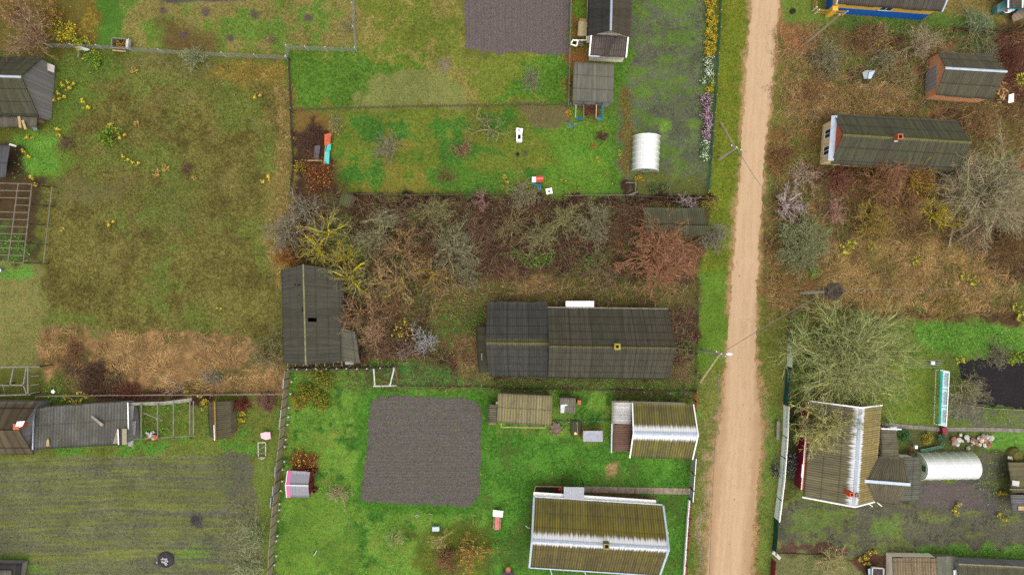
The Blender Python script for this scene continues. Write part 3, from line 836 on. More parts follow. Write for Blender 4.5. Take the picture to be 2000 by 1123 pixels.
def roof_patch(a0, a1, b1, b0, nu_pitch=0.26, amp=0.028, rows=1.35, th=0.09, wob=0.03, sag=0.0, seed=0, holes=()):
    """corrugated slope: a0->a1 runs along the ridge (top), b0->b1 along the eave. Returns (V,F,uv)"""
    a0, a1, b1, b0 = (np.array(v, dtype=float) for v in (a0, a1, b1, b0))
    L = max(np.linalg.norm(a1 - a0), np.linalg.norm(b1 - b0)); D = (np.linalg.norm(b0 - a0) + np.linalg.norm(b1 - a1)) / 2
    nu = max(8, int(L / nu_pitch * (6 if amp > 0 else 1))); nu = min(nu, 420)
    nv = max(2, int(D / (0.12 if len(holes) else 0.34)))
    s = np.linspace(0, 1, nu + 1)[None, :, None]; t = np.linspace(0, 1, nv + 1)[:, None, None]
    pts = (a0 * (1 - s) + a1 * s) * (1 - t) + (b0 * (1 - s) + b1 * s) * t
    n = np.cross(a1 - a0, b0 - a0); n = n / np.linalg.norm(n); n = n if n[2] > 0 else -n
    U = np.repeat(s[..., 0] * L, nv + 1, 0); Vv = np.repeat(t[..., 0] * D, nu + 1, 1)
    rows_n = np.floor(Vv / rows + 1e-4)
    step = (1 - (Vv / rows - rows_n)) * -0.0 + (Vv / rows - rows_n) * 0.022
    sheet = np.floor(U / 1.02)
    jig = ((np.sin(sheet * 12.9 + rows_n * 78.2 + seed) * 43758.5) % 1 - .5) * wob
    off = amp * np.cos(2 * PI * U / nu_pitch) + step + jig - sag * np.sin(PI * s[..., 0]) * (1 - 0.6 * t[..., 0]) * 1.0
    pts = pts + n * off[..., None]
    pts[-1] += ((b0 - a0) / (np.linalg.norm(b0 - a0) + 1e-9)) * (((np.sin(sheet[-1] * 7.1 + seed) * 917.3) % 1 - .5) * 0.10)[:, None]
    top = pts.reshape(-1, 3); bot = top - n * th
    i = np.arange((nu + 1) * (nv + 1)).reshape(nv + 1, nu + 1); N = i.size
    F = np.stack([i[:-1, :-1], i[:-1, 1:], i[1:, 1:], i[1:, :-1]], -1).reshape(-1, 4)
    # orient upwards
    v = top[F[0]]; 
    if np.cross(v[1] - v[0], v[2] - v[0])[2] < 0: F = F[:, ::-1]
    keep = np.ones(len(F), bool)
    for (u0, u1, v0, v1) in holes:
        cu = U.ravel()[F].mean(1); cv = Vv.ravel()[F].mean(1)
        keep &= ~((cu > u0) & (cu < u1) & (cv > v0) & (cv < v1))
    F = F[keep]
    Fb = F[:, ::-1] + N
    ring = np.concatenate([i[0, :-1], i[:-1, -1], i[-1, ::-1][:-1], i[::-1, 0][:-1]])
    nx_ = np.roll(ring, -1)
    S = np.stack([ring, nx_, nx_ + N, ring + N], -1)
    uv = np.stack([U.ravel(), Vv.ravel()], -1)
    return np.concatenate([top, bot]), np.concatenate([F, Fb, S]), np.concatenate([uv, uv])


def add_roof(name, parent, m, *a, **k):
    V, F, uv = roof_patch(*a, **k)
    return mesh_np(name, V, F, m, parent, uv=uv, smooth=False)


def gable(name, label, cat, eA, rg, eB, ze, zr, roofA, wall, roofB=None, gmat=None, ov=0.28, oe=None, cap=None, capw=0.22, verge=None,
          vw=0.16, pitch=0.26, amp=0.028, rows=1.35, sag=0.0, holesA=(), holesB=(), zeB=None, group=None, wob=0.03, walls=True, base_h=0.0, base_m=None):
    zeB = ze if zeB is None else zeB
    A0, A1 = P(*eA[0], ze), P(*eA[1], ze); B0, B1 = P(*eB[0], zeB), P(*eB[1], zeB); R0, R1 = P(*rg[0], zr), P(*rg[1], zr)
    c = (A0 + A1 + B0 + B1) / 4
    th = thing(name, label, cat, (c.x, c.y, 0), group=group)
    th['_c'] = 1; del th['_c']
    ra = add_roof('roof', th, roofA, R0, R1, A1, A0, nu_pitch=pitch, amp=amp, rows=rows, sag=sag, holes=holesA, seed=1, wob=wob)
    rb = add_roof('roof', th, roofB or roofA, R0, R1, B1, B0, nu_pitch=pitch, amp=amp, rows=rows, sag=sag, holes=holesB, seed=2, wob=wob)
    along = (R1 - R0); along.z = 0; along.normalize()
    oe = ov if oe is None else oe
    info = dict(th=th, roofs=(ra, rb), R0=R0, R1=R1, A0=A0, A1=A1, B0=B0, B1=B1, along=along)
    if walls:
        across = (B0 + B1 - A0 - A1) / 2; across.z = 0
        hw = across.length / 2; across.normalize()
        a0 = A0 + across * ov + along * oe; a1 = A1 + across * ov - along * oe
        b0 = B0 - across * ov + along * oe; b1 = B1 - across * ov - along * oe
        zt = ze + (zr - ze) * ov / max(hw, .5) - 0.13; ztb = zeB + (zr - zeB) * ov / max(hw, .5) - 0.13
        r0 = R0 + along * oe; r1 = R1 - along * oe
        # keep the ridge foot inside the gable plane
        def g(p, z): return Vector((p.x, p.y, z))
        def onplane(p, q, r):
            d = (q - p); d.z = 0; L = d.length; d.normalize()
            return g(p + d * max(0.1, min(L - .1, (r - p).dot(d))), zr - 0.16)
        k0 = onplane(a0, b0, r0); k1 = onplane(a1, b1, r1)
        w = MB()
        w.poly([g(a1, base_h), g(a0, base_h), g(a0, zt), g(a1, zt)])
        w.poly([g(b0, base_h), g(b1, base_h), g(b1, ztb), g(b0, ztb)])
        gm = MB() if gmat else w
        if gmat:
            w.poly([g(a0, base_h), g(b0, base_h), g(b0, ztb), g(a0, zt)]); w.poly([g(b1, base_h), g(a1, base_h), g(a1, zt), g(b1, ztb)])
            MB().poly([g(a0, zt), g(b0, ztb), k0]).build('gable', gmat, th); MB().poly([g(b1, ztb), g(a1, zt), k1]).build('gable', gmat, th)
        else:
            w.poly([g(a0, base_h), g(b0, base_h), g(b0, ztb), k0, g(a0, zt)]); w.poly([g(b1, base_h), g(a1, base_h), g(a1, zt), k1, g(b1, ztb)])
        info['wall'] = w.build('wall', wall, th)
        if base_m:
            f = MB(); e = 0.04
            q = [g(a0 - across * e - along * e, -.3), g(b0 + across * e - along * e, -.3), g(b1 + across * e + along * e, -.3), g(a1 - across * e + along * e, -.3)]
            f.prism(q, (0, 0, base_h + .3)).build('plinth', base_m, th)
        info.update(a0=a0, a1=a1, b0=b0, b1=b1, k0=k0, k1=k1, zt=zt)
    if cap:
        m = MB()
        for i in range(1):
            up = Vector((0, 0, 0.075))
            dA = ((A0 + A1) / 2 - (R0 + R1) / 2).normalized() * capw; dB = ((B0 + B1) / 2 - (R0 + R1) / 2).normalized() * capw
            s = along * 0.03
            m.poly([R0 - s + up, R1 + s + up, R1 + s + dA + up * .8, R0 - s + dA + up * .8]); m.poly([R1 + s + up, R0 - s + up, R0 - s + dB + up * .8, R1 + s + dB + up * .8])
            m.poly([R0 - s + dA + up * .8, R1 + s + dA + up * .8, R1 + s + dA, R0 - s + dA]); m.poly([R0 - s + dB, R1 + s + dB, R1 + s + dB + up * .8, R0 - s + dB + up * .8])
        m.build('ridge_cap', cap, th)
    if verge:
        for p, q, sgn in ((A0, R0, -1), (B0, R0, -1), (A1, R1, 1), (B1, R1, 1)):
            d = along * (sgn * 0.06); u = Vector((0, 0, 0.05))
            MB().beam(p + d + u, q + d + u, vw, 0.16).build('verge_board', verge, th)
    return info


def mono(name, label, cat, quad, zs, roof, wall, ov=0.2, pitch=0.26, amp=0.028, rows=1.35, group=None, parent=None, part='roof', walls=True, wob=0.03, sag=0.0):
    """quad = high0, high1, low1, low0 (pixels), zs = z of high edge, z of low edge"""
    h0, h1, l1, l0 = P(*quad[0], zs[0]), P(*quad[1], zs[0]), P(*quad[2], zs[1]), P(*quad[3], zs[1])
    c = (h0 + h1 + l0 + l1) / 4
    th = parent or thing(name, label, cat, (c.x, c.y, 0), group=group)
    add_roof(part, th, roof, h0, h1, l1, l0, nu_pitch=pitch, amp=amp, rows=rows, wob=wob, sag=sag)
    if walls:
        f = lambda p: Vector((p.x, p.y, 0)) + (Vector((c.x, c.y, 0)) - Vector((p.x, p.y, 0))).normalized() * ov * 1.3
        def top(p, z): return Vector((p.x, p.y, z - 0.14))
        q = [f(h0), f(h1), f(l1), f(l0)]; z = [zs[0], zs[0], zs[1], zs[1]]
        w = MB()
        for i in range(4):
            j = (i + 1) % 4
            w.poly([q[i], q[j], top(q[j], z[j]), top(q[i], z[i])])
        w.build('wall', wall, th)
    return th


def window(th, p, q, t, z0, z1, w, frame=M_WHITE, glass=M_GLASS, bars=1):
    """window standing 3 cm proud of the wall that runs p -> q (outside on the right-hand side)"""
    d = (q - p); d.z = 0; L = d.length; d.normalize(); n = Vector((d.y, -d.x, 0))
    c = p + d * (L * t) + n * 0.03; c.z = 0
    a = c - d * w / 2; b = c + d * w / 2
    Z0, Z1 = Vector((0, 0, z0)), Vector((0, 0, z1))
    m = MB()
    m.beam(a + Z0, b + Z0, .06, .1); m.beam(a + Z1, b + Z1, .06, .1); m.beam(a + Z0, a + Z1, .1, .06); m.beam(b + Z0, b + Z1, .1, .06)
    for k in range(bars):
        e = a + d * (w * (k + 1) / (bars + 1)); m.beam(e + Z0, e + Z1, .06, .05)
    f = m.build('window', frame, th)
    MB().poly([a + Z0, b + Z0, b + Z1, a + Z1]).build('pane', glass, f)
    return f


def door(th, p, q, t, w, h, m=M_WOODGREY):
    d = (q - p); d.z = 0; L = d.length; d.normalize(); n = Vector((d.y, -d.x, 0))
    c = p + d * (L * t) + n * 0.03
    a = c - d * w / 2; b = c + d * w / 2; a.z = b.z = 0.05; u = Vector((0, 0, h))
    o = MB().prism([a, b, b + u, a + u], n * 0.05).build('door', m, th)
    s = b - d * 0.12 + n * 0.08; s.z = 1.0
    MB().beam(s, s + Vector((0, 0, .16)), .03).build('handle', M_WIRE, o)
    return o


def chimney(th, px, py, zb, zt, w, m, cap=None, roof=None, t=0.1):
    c = P(px, py, zt); x, y = c.x, c.y
    par = roof or th
    o = MB()
    hw = w / 2
    for sx, sy, lx, ly in ((0, hw - t / 2, w, t), (0, -hw + t / 2, w, t), (hw - t / 2, 0, t, w - 2 * t), (-hw + t / 2, 0, t, w - 2 * t)):
        o.box((x + sx, y + sy, (zb + zt) / 2), (lx, ly, zt - zb))
    ch = o.build('chimney', m, par)
    MB().box((x, y, zt - 0.25), (w - 2 * t - .005, w - 2 * t - .005, 0.02)).build('flue', M_BLACK, par)
    return ch


# roofing materials
DK = (72, 68, 60)
R_DARK = mat_roof('dark_slate_sheets', C(92, 89, 76), moss=C(92, 92, 50), moss_amt=0.3, ridge_moss=C(116, 111, 64), rm_w=0.16, row=0.95, sheet=1.1, speck=0.12, stripe=0.32, pitch=0.2, joint=0.9)
R_DARKW = mat_roof('dark_slate_sheets_lower', C(80, 79, 74), moss=C(80, 84, 52), moss_amt=0.25, ridge_moss=C(118, 115, 70), rm_w=0.3, row=0.95, sheet=1.1, speck=0.06, stripe=0.32, pitch=0.2, joint=0.8)
R_BARN = mat_roof('old_barn_slate', C(96, 94, 84), moss=C(88, 86, 46), moss_amt=0.55, ridge_moss=C(150, 150, 84), rm_w=0.06, row=1.3, speck=0.12, stripe=0.4, pitch=0.2, joint=0.3)
R_MOSSY = mat_roof('moss_streaked_slate', C(122, 114, 70), moss=C(168, 156, 44), moss_amt=0.95, dark=C(84, 78, 48), white=0.72, wamp=1.6, row=1.5, speck=0.0, stripe=0.66, pitch=0.26, sheetvar=0.12, moss_th=0.46, streak=4.0, joint=0.3, joint_u=0.3)
R_MOSSY2 = mat_roof('moss_streaked_slate_small', C(120, 114, 78), moss=C(166, 156, 46), moss_amt=0.9, dark=C(84, 80, 56), white=0.72, wamp=1.0, row=5.0, speck=0.0, stripe=0.66, pitch=0.26, sheetvar=0.12, moss_th=0.48, streak=4.0, joint=0.1)
R_RIGHT = mat_roof('olive_slate_west', C(140, 132, 106), moss=C(156, 146, 86), moss_amt=0.6, dark=C(92, 86, 68), white=0.55, wamp=1.9, row=1.6, speck=0.08, stripe=0.6, pitch=0.24, sheetvar=0.2, moss_th=0.5, streak=5.0, joint=0.5)
R_RIGHTE = mat_roof('ochre_slate_east', C(176, 158, 106), moss=C(186, 166, 84), moss_amt=0.7, dark=C(122, 108, 72), white=0.7, wamp=1.5, row=1.0, speck=0.0, stripe=0.6, pitch=0.24, sheetvar=0.2, moss_th=0.48, streak=5.0, joint=0.5)
R_CROSS = mat_roof('dark_striped_slate', C(128, 122, 102), moss=C(132, 120, 70), moss_amt=0.6, dark=C(66, 62, 52), row=4.0, speck=0.35, stripe=0.6, pitch=0.24, joint=0.2)
R_GREEN = mat_roof('dark_green_slate', C(92, 90, 76), moss=C(104, 112, 52), moss_amt=0.6, ridge_moss=C(128, 126, 74), rm_w=0.2, row=1.5, speck=0.06, stripe=0.25, pitch=0.2, joint=0.6, joint_u=0.7)
R_GREY = mat_roof('grey_slate', C(112, 112, 102), moss=C(124, 122, 70), moss_amt=0.4, row=1.3, speck=0.25, stripe=0.5, pitch=0.22, joint=0.6)
R_BRICK = mat_roof('olive_grey_slate', C(104, 100, 84), moss=C(112, 112, 62), moss_amt=0.5, row=1.6, speck=0.03, stripe=0.45, pitch=0.2, joint=0.6, joint_u=0.6, sheetvar=0.3)
R_SHED = mat_roof('patchwork_slate', C(158, 150, 116), moss=C(168, 156, 78), moss_amt=0.75, row=1.6, speck=0.0, stripe=0.65, pitch=0.3, sheetvar=0.5, joint=0.5, moss_th=0.48, dark=C(90, 84, 66))
R_BARNW = mat_roof('mossy_barn_slate', C(122, 122, 116), moss=C(78, 74, 30), moss_amt=0.9, row=2.6, speck=0.1, stripe=0.6, pitch=0.32, joint=0.3, moss_th=0.5, streak=1.0)
R_BROWN = mat_roof('brown_corrugated_sheet', C(140, 108, 92), moss=C(126, 112, 84), moss_amt=0.35, row=5.0, speck=0.0, stripe=0.6, pitch=0.2)
R_PALE = mat_roof('pale_slate', C(226, 226, 222), moss=C(140, 134, 100), moss_amt=0.55, row=5.0, speck=0.0, stripe=0.25, pitch=0.2, moss_th=0.55, dark=C(150, 148, 142), streak=1.0)
R_TAN = mat_roof('dark_tan_slate', C(104, 98, 76), moss=C(126, 118, 66), moss_amt=0.4, row=4.0, speck=0.0, stripe=0.6, pitch=0.22, ridge_moss=C(190, 150, 60), rm_w=0.06)
R_TOP = mat_roof('brown_grey_slate', C(94, 86, 76), moss=C(112, 98, 52), moss_amt=0.55, row=1.3, speck=0.3, stripe=0.3, pitch=0.2, joint=0.3)
R_TOPD = mat_roof('charcoal_slate', C(72, 70, 68), moss=C(96, 96, 60), moss_amt=0.2, row=1.3, speck=0.3, stripe=0.3, pitch=0.2, joint=0.3)
R_PORCH = mat_roof('brown_slate_porch', C(106, 96, 92), moss=C(130, 122, 66), moss_amt=0.25, row=1.4, speck=0.05, stripe=0.6, pitch=0.24, joint=0.3)
R_WOODR = mat_roof('brown_board_roof', C(104, 92, 74), moss=C(112, 104, 60), moss_amt=0.4, row=3.2, sheet=0.95, speck=0.05, stripe=0.1, pitch=0.3, joint=0.8, joint_u=1.0, sheetvar=0.4)
R_BLUE = mat_roof('grey_brown_slate', C(100, 94, 86), row=1.4, moss=C(112, 106, 70), moss_amt=0.25, speck=0.1, stripe=0.4, pitch=0.22)
R_SW = mat_roof('tan_striped_slate', C(152, 136, 108), moss=C(142, 126, 84), moss_amt=0.5, row=1.7, speck=0.0, stripe=0.6, pitch=0.3, dark=C(92, 80, 62))
M_YELLOW = mat_plain('ochre_yellow_paint', C(255, 204, 78), 0.7, 0.08, dirt_amt=0.1)
M_BLUE = mat_plain('royal_blue_paint', C(30, 112, 216), 0.6, 0.12, dirt_amt=0.15)
M_GABRED = mat_planks('red_brown_boards', C(210, 108, 80), 0.14, 0.25, gap=0.05)
M_YELBRD = mat_planks('faded_yellow_boards', C(255, 226, 168), 0.14, 0.2, gap=0.04)

# --- dark house in the middle
I = gable('house', 'long dark grey slate house with a yellow-mossed ridge and small square chimney', 'house',
          [(1070, 601), (1305, 604)], [(1073, 676), (1320, 679)], [(1071, 738), (1307, 741)], 2.9, 6.1, R_DARK, M_WOODBROWN, rows=0.95, pitch=0.2, cap=mat_plain('mossy_ridge', C(112, 106, 64), .9, .6), capw=0.06)
th = I['th']
chimney(th, 1206, 677, 5.3, 6.5, 0.62, mat_plain('yellow_lichen_brick', C(168, 154, 66), .95, .35), roof=I['roofs'][1], t=.17)
window(th, I['a1'], I['a0'], 0.3, 1.0, 2.2, 1.1); window(th, I['a1'], I['a0'], 0.75, 1.0, 2.2, 1.1)
window(th, I['b0'], I['b1'], 0.3, 1.0, 2.2, 1.1); window(th, I['b0'], I['b1'], 0.6, 1.0, 2.2, 1.1); window(th, I['b1'], I['a1'], 0.5, 1.0, 2.2, 1.2)
MB().beam(I['A0'] + Vector((0, .06, .02)), I['A1'] + Vector((0, .06, .02)), .1, .1).build('gutter', M_TIMBER, th)
p = [P(1105, 588, 2.6), P(1160, 588, 2.6), P(1160, 602, 2.75), P(1105, 602, 2.75)]
MB().prism(p, (0, 0, .07)).build('porch_roof', M_WHITE, th)
for q in p[:2]: MB().beam((q.x, q.y - .1, 0), (q.x, q.y - .1, 2.55), .1).build('porch_post', M_TIMBER, th)
add_roof('wing_roof', th, R_DARKW, P(949, 668, 5.0), P(1073, 669, 5.0), P(1069, 590, 2.6), P(952, 589, 2.6), nu_pitch=.2, rows=.95)
add_roof('wing_roof', th, R_DARKW, P(949, 668, 5.0), P(1073, 669, 5.0), P(1072, 737, 2.5), P(955, 735, 2.5), nu_pitch=.2, rows=.95)
w = MB(); q = [P(955, 595, 2.7), P(1068, 595, 2.7), P(1070, 733, 2.6), P(957, 731, 2.6)]
g0 = lambda v, z=0: Vector((v.x, v.y, z))
w.poly([g0(q[1]), g0(q[0]), g0(q[0], 2.6), g0(q[1], 2.6)]); w.poly([g0(q[3]), g0(q[2]), g0(q[2], 2.5), g0(q[3], 2.5)])
k = P(953, 668, 4.9); w.poly([g0(q[0]), g0(q[3]), g0(q[3], 2.5), k, g0(q[0], 2.6)])
w.build('wing_wall', M_WOODBROWN, th)
R_FLATB = mat_roof('mossy_flat_boards', C(70, 68, 56), moss=C(84, 88, 46), moss_amt=0.6, row=2.0, stripe=0.1, pitch=.5, speck=.05)
add_roof('lean_to_roof', th, R_FLATB, P(950, 637, 2.4), P(955, 727, 2.4), P(934, 728, 1.9), P(930, 637, 1.9), amp=0.0)
w = MB(); q = [P(951, 640, 2.2), P(955, 725, 2.2), P(935, 726, 1.8), P(932, 640, 1.8)]
for i in range(4): w.poly([g0(q[i]), g0(q[(i + 1) % 4]), g0(q[(i + 1) % 4], 1.78), g0(q[i], 1.78)])
w.build('lean_to_wall', M_WOODBROWN, th)
MB().beam(P(941, 690, 2.3), P(941, 703, 2.25), .12, .05).build('loose_board', M_TIMBER, th)

# --- big barn with holes
I = gable('barn', 'long dark slate barn with holes in its roof beside the bare trees', 'barn',
          [(549, 528), (553, 709)], [(592, 517), (597, 712)], [(664, 527), (668, 706)], 2.5, 5.1, R_BARN, M_WOODGREY, pitch=.2, rows=1.3, sag=.05, wob=.06,
          holesA=((1.75, 1.95, 1.5, 1.7), (1.85, 2.0, .6, 1.05), (2.85, 3.0, .8, 1.0), (4.25, 4.7, .12, .5)), holesB=((5.35, 5.75, .35, 1.4),), cap=mat_plain('lichen_ridge', C(150, 150, 110), .9, .4), capw=0.1)
th = I['th']
add_roof('lean_to_roof', th, mat_roof('pale_lichened_slate', C(112, 110, 97), moss=C(112, 112, 60), moss_amt=.5, row=1.4, stripe=.3, pitch=.2, speck=.1), P(664, 640, 2.75), P(667, 705, 2.75), P(703, 709, 2.1), P(694, 648, 2.1), nu_pitch=.2)
MB().box((P(690, 680).x, P(690, 680).y, .95), (.9, 3.1, 1.9)).build('lean_to_wall', M_WOODGREY, th)
for i in range(9):
    x = 562 + i * 15 if i < 3 else 600 + (i - 3) * 17
    MB().beam(P(x, 702, 2.5), P(x, 715, 2.3), .07).build('rafter', M_TIMBER, th)
MB().beam(P(616, 705, 2.75), P(662, 706, 2.75), .16, .06).build('eave_board', M_TIMBER, th)

# --- bottom house
R_MOSSYS = mat_roof('moss_streaked_slate_south', C(116, 106, 72), moss=C(154, 142, 54), moss_amt=0.85, dark=C(80, 73, 52), white=0.5, wamp=1.3, row=1.6, speck=0.0, stripe=0.66, pitch=0.26, sheetvar=0.12, moss_th=0.5, streak=4.0, joint=0.3, joint_u=0.3)
I = gable('house', 'white walled house with yellow-green mossy roof, pale metal ridge and grey porch', 'house',
          [(1044, 971), (1294, 987)], [(1040, 1056), (1305, 1071)], [(1035, 1107), (1287, 1123)], 2.9, 6.0, R_MOSSY, M_WHITE, roofB=R_MOSSYS, pitch=.26, cap=M_CAP, capw=.2, verge=M_CAP, vw=.2, ov=.32)
th = I['th']
chimney(th, 1185, 1067, 5.2, 6.5, .55, mat_plain('old_yellow_chimney', C(160, 146, 92), .95, .35), roof=I['roofs'][1])
p = [P(1101, 950, 2.7), P(1141, 951, 2.7), P(1140, 975, 2.85), P(1101, 974, 2.85)]
MB().prism(p, (0, 0, .06)).build('porch_roof', M_GREYMET, th)
for q in p[:2]: MB().beam(g0(q), g0(q, 2.68), .1).build('porch_post', M_TIMBERD, th)
MB().beam(I['A0'] + Vector((0, .08, -.05)), I['A1'] + Vector((0, .08, -.05)), .11, .1).build('gutter', M_CAP, th)
MB().beam(I['B0'] + Vector((0, -.08, -.05)), I['B1'] + Vector((0, -.08, -.05)), .11, .1).build('gutter', M_CAP, th)
q = [P(1042, 960, 2.35), P(1281, 976, 2.35), P(1281, 986, 2.6), P(1042, 970, 2.6)]
MB().prism([v - Vector((0, .0, 0)) for v in q], (0, 0, .05)).build('pent_roof', M_WHITE, th)
MB().beam(P(1042, 965, 2.52), P(1281, 981, 2.52), .05, .05).build('pent_seam', M_CREAM, th)
window(th, I['a1'], I['a0'], .25, .9, 2.1, 1.2); window(th, I['a1'], I['a0'], .5, .9, 2.1, 1.2); door(th, I['a1'], I['a0'], .76, .9, 2.0)
window(th, I['b1'], I['a1'], .35, .9, 2.1, 1.2); window(th, I['b1'], I['a1'], .7, .9, 2.1, 1.2)
for x in (1076, 1142): MB().beam(P(x - 2, 1108, 1.0), P(x + 2, 1122, 1.0), .08).build('bracket', M_CAP, th)
pl = P(1303, 1039, 2.2); MB().lathe((pl.x, pl.y, 2.2), [(.0, .2), (.12, .15), (.12, 0), (0, 0)]).build('wall_lamp', mat_plain('pale_lamp_glass', C(228, 206, 140), .4), th)
MB().tube([P(1035, 1031, 2.0), P(1030, 1030, 2.2), P(1027, 1026, 2.3)], .025).build('stove_pipe', M_WHITE, th)

# --- small mossy house with annexe
I = gable('house', 'small house with mossy ochre roof, broad pale ridge and white barge boards beside the road', 'house',
          [(1236, 787), (1353, 790)], [(1238, 846), (1362, 849)], [(1231, 893), (1351, 896)], 2.8, 4.7, R_MOSSY2, M_CREAM, pitch=.26, cap=M_CAP, capw=.22, verge=M_WHITE, vw=.12, ov=.25, gmat=M_RED)
th = I['th']
add_roof('annexe_roof', th, R_PALE, P(1234, 786, 2.75), P(1233, 828, 2.75), P(1197, 827, 2.3), P(1198, 786, 2.3), nu_pitch=.2, rows=5)
add_roof('annexe_roof', th, R_BROWN, P(1235, 828, 2.7), P(1230, 882, 2.7), P(1196, 881, 2.2), P(1197, 829, 2.2), nu_pitch=.2, rows=5)
w = MB(); q = [P(1234, 789, 2.2), P(1231, 879, 2.2), P(1199, 878, 2.2), P(1201, 789, 2.2)]
for i in range(4): w.poly([g0(q[i]), g0(q[(i + 1) % 4]), g0(q[(i + 1) % 4], 2.1), g0(q[i], 2.1)])
w.build('annexe_wall', M_CREAM, th)
MB().beam(P(1195, 827, 2.2), P(1194, 884, 2.15), .12, .1).build('gutter', M_CAP, th)
window(th, I['b0'], I['b1'], .5, .9, 2.0, 1.1)

# --- garden sheds in the southern yard
th = mono('shed', 'low shed with patchwork mossy corrugated roof and a dark lean-to', 'shed', [(973, 768), (1079, 773), (1076, 832), (971, 825)], (2.7, 2.2), R_SHED, M_WOODBROWN, pitch=.3, wob=.05)
add_roof('lean_to_roof', th, R_CROSS, P(971, 790, 2.1), P(970, 826, 2.1), P(952, 826, 1.7), P(953, 790, 1.7), nu_pitch=.2)
MB().box((P(962, 808).x, P(962, 808).y, .75), (.75, 1.7, 1.5)).build('lean_to_wall', M_WOODBROWN, th)
for a, b in (((979, 826), (979, 834)), ((979, 834), (1065, 835)), ((1065, 835), (1065, 830))): MB().beam(P(*a, 1.9), P(*b, 1.9), .09).build('frame_beam', M_TIMBERT, th)
MB().box((P(972, 784).x, P(972, 784).y, 1.2), (.3, .35, .4)).build('white_box', M_WHITE, th)
th = mono('shed', 'tiny grey corrugated shed with a short brick chimney on the lawn', 'shed', [(1094, 777), (1125, 777), (1124, 807), (1094, 807)], (2.0, 1.7), mat_roof('grey_tiny_slate', C(134, 130, 116), moss=C(130, 122, 70), moss_amt=.4, row=1.0, stripe=.5, pitch=.22, speck=0), M_WOODBROWN, ov=.1)
MB().box((P(1128, 780).x, P(1128, 780).y, .95), (.36, .45, 1.9)).build('chimney', M_CHIM, th)
MB().prism([P(1095, 790, 1.93), P(1108, 789, 1.93), P(1108, 792, 1.91), P(1103, 793, 1.9), P(1102, 806, 1.80), P(1095, 806, 1.80)], (0, 0, .03)).build('white_patch', mat_plain('pale_sheet', C(215, 218, 222), .5), th)

I = gable('shed', 'small garden shed with smooth grey roof and pink edge band', 'shed', [(562, 919), (606, 921)], [(558, 947), (602, 948)], [(560, 971), (604, 971)], 1.9, 2.5, mat_ribbed('smooth_grey_roof', C(142, 142, 152), .35, .12, dirt=.12), M_MAROON, amp=0.004, wob=0.0, cap=M_WHITE, capw=.05, ov=.12)
th = I['th']
for a0, r0 in ((I['A0'], I['R0']), (I['B0'], I['R0'])):
    d = I['along'] * .42; u = Vector((0, 0, .03))
    MB().poly([a0 + u, r0 + u, r0 + d + u, a0 + d + u] if a0 is I['B0'] else [a0 + d + u, r0 + d + u, r0 + u, a0 + u]).build('pink_band', M_PINK, th)
    MB().beam(a0 + u, r0 + u, .06, .1).build('verge_board', M_WHITE, th)
MB().box((P(608, 942).x - .1, P(608, 942).y, .12), (.55, 2.2, .2)).build('step', M_TIMBERT, th)
door(th, I['b1'], I['a1'], .35, .8, 1.6, M_MAROON)
for (x, y, l) in ((614, 921, 'round rusty barrel by the top corner of the pink-edged shed'), (613, 959, 'round rusty barrel by the bottom corner of the pink-edged shed')):
    c = P(x, y, .8)
    b = thing('barrel', l, 'barrel', (c.x, c.y, 0), group='barrels beside the garden shed')
    MB().lathe((c.x, c.y, 0), [(0, .02), (.24, .0), (.25, .4), (.25, .8), (.21, .8), (.2, .3), (0, .3)]).build('body', mat_plain('rust', C(140, 88, 74), .9, .35), b)
    MB().lathe((c.x, c.y, .0), [(.255, .38), (.27, .4), (.255, .42)]).build('hoop', mat_plain('rust_dark', C(100, 60, 50), .9, .35), b)

# --- top house with porch and ladder
I = gable('house', 'dark slate house with pale blue ridge at the top edge above the brown porch roof', 'house', [(1149, -60), (1146, 71)], [(1196, -60), (1193, 60)], [(1238, -60), (1232, 73)], 2.7, 5.2, R_TOPD, M_CREAM, roofB=R_TOP, pitch=.2, cap=M_CAP, capw=.16, gmat=mat_ribbed('pale_corrugated_gable', C(196, 188, 172), .22, .5), ov=.25)
th = I['th']
add_roof('porch_roof', th, R_PORCH, P(1156, 68, 2.9), P(1227, 73, 2.9), P(1223, 113, 2.1), P(1151, 110, 2.1), nu_pitch=.24)
w = MB(); q = [P(1158, 72, 2.6), P(1225, 76, 2.6), P(1221, 110, 2.0), P(1154, 107, 2.0)]
for i in range(4): w.poly([g0(q[i]), g0(q[(i + 1) % 4]), g0(q[(i + 1) % 4], 2.0), g0(q[i], 2.0)])
w.build('porch_wall', M_CREAM, th)
for a, b in (((1155, 68), (1151, 109)), ((1227, 73), (1223, 113))): MB().beam(P(*a, 2.98), P(*b, 2.2), .14, .08).build('verge_board', M_WHITE, th)
MB().beam(P(1150, 110, 2.1), P(1171, 111, 2.1), .12, .1).build('gutter', M_CAP, th)
MB().beam(P(1171, 112, 2.1), P(1213, 115, 2.1), .14, .06).build('eave_board', M_TIMBER, th)
a0, a1 = P(1200, 73, 2.95), P(1179, 108, 2.28); b0, b1 = P(1205, 73, 2.95), P(1184, 110, 2.26)
lad = thing('ladder', 'wooden ladder lying aslant on the brown porch roof', 'ladder', (a1.x, a1.y, a1.z))
for k, (s, e) in enumerate(((a0, a1), (b0, b1))): MB().beam(s, e, .05, .06).build('rail', M_TIMBERD, lad)
for k in range(8): MB().beam(lerp(a0, a1, (k + .5) / 8), lerp(b0, b1, (k + .5) / 8), .04, .04).build('rung', M_TIMBERD, lad)

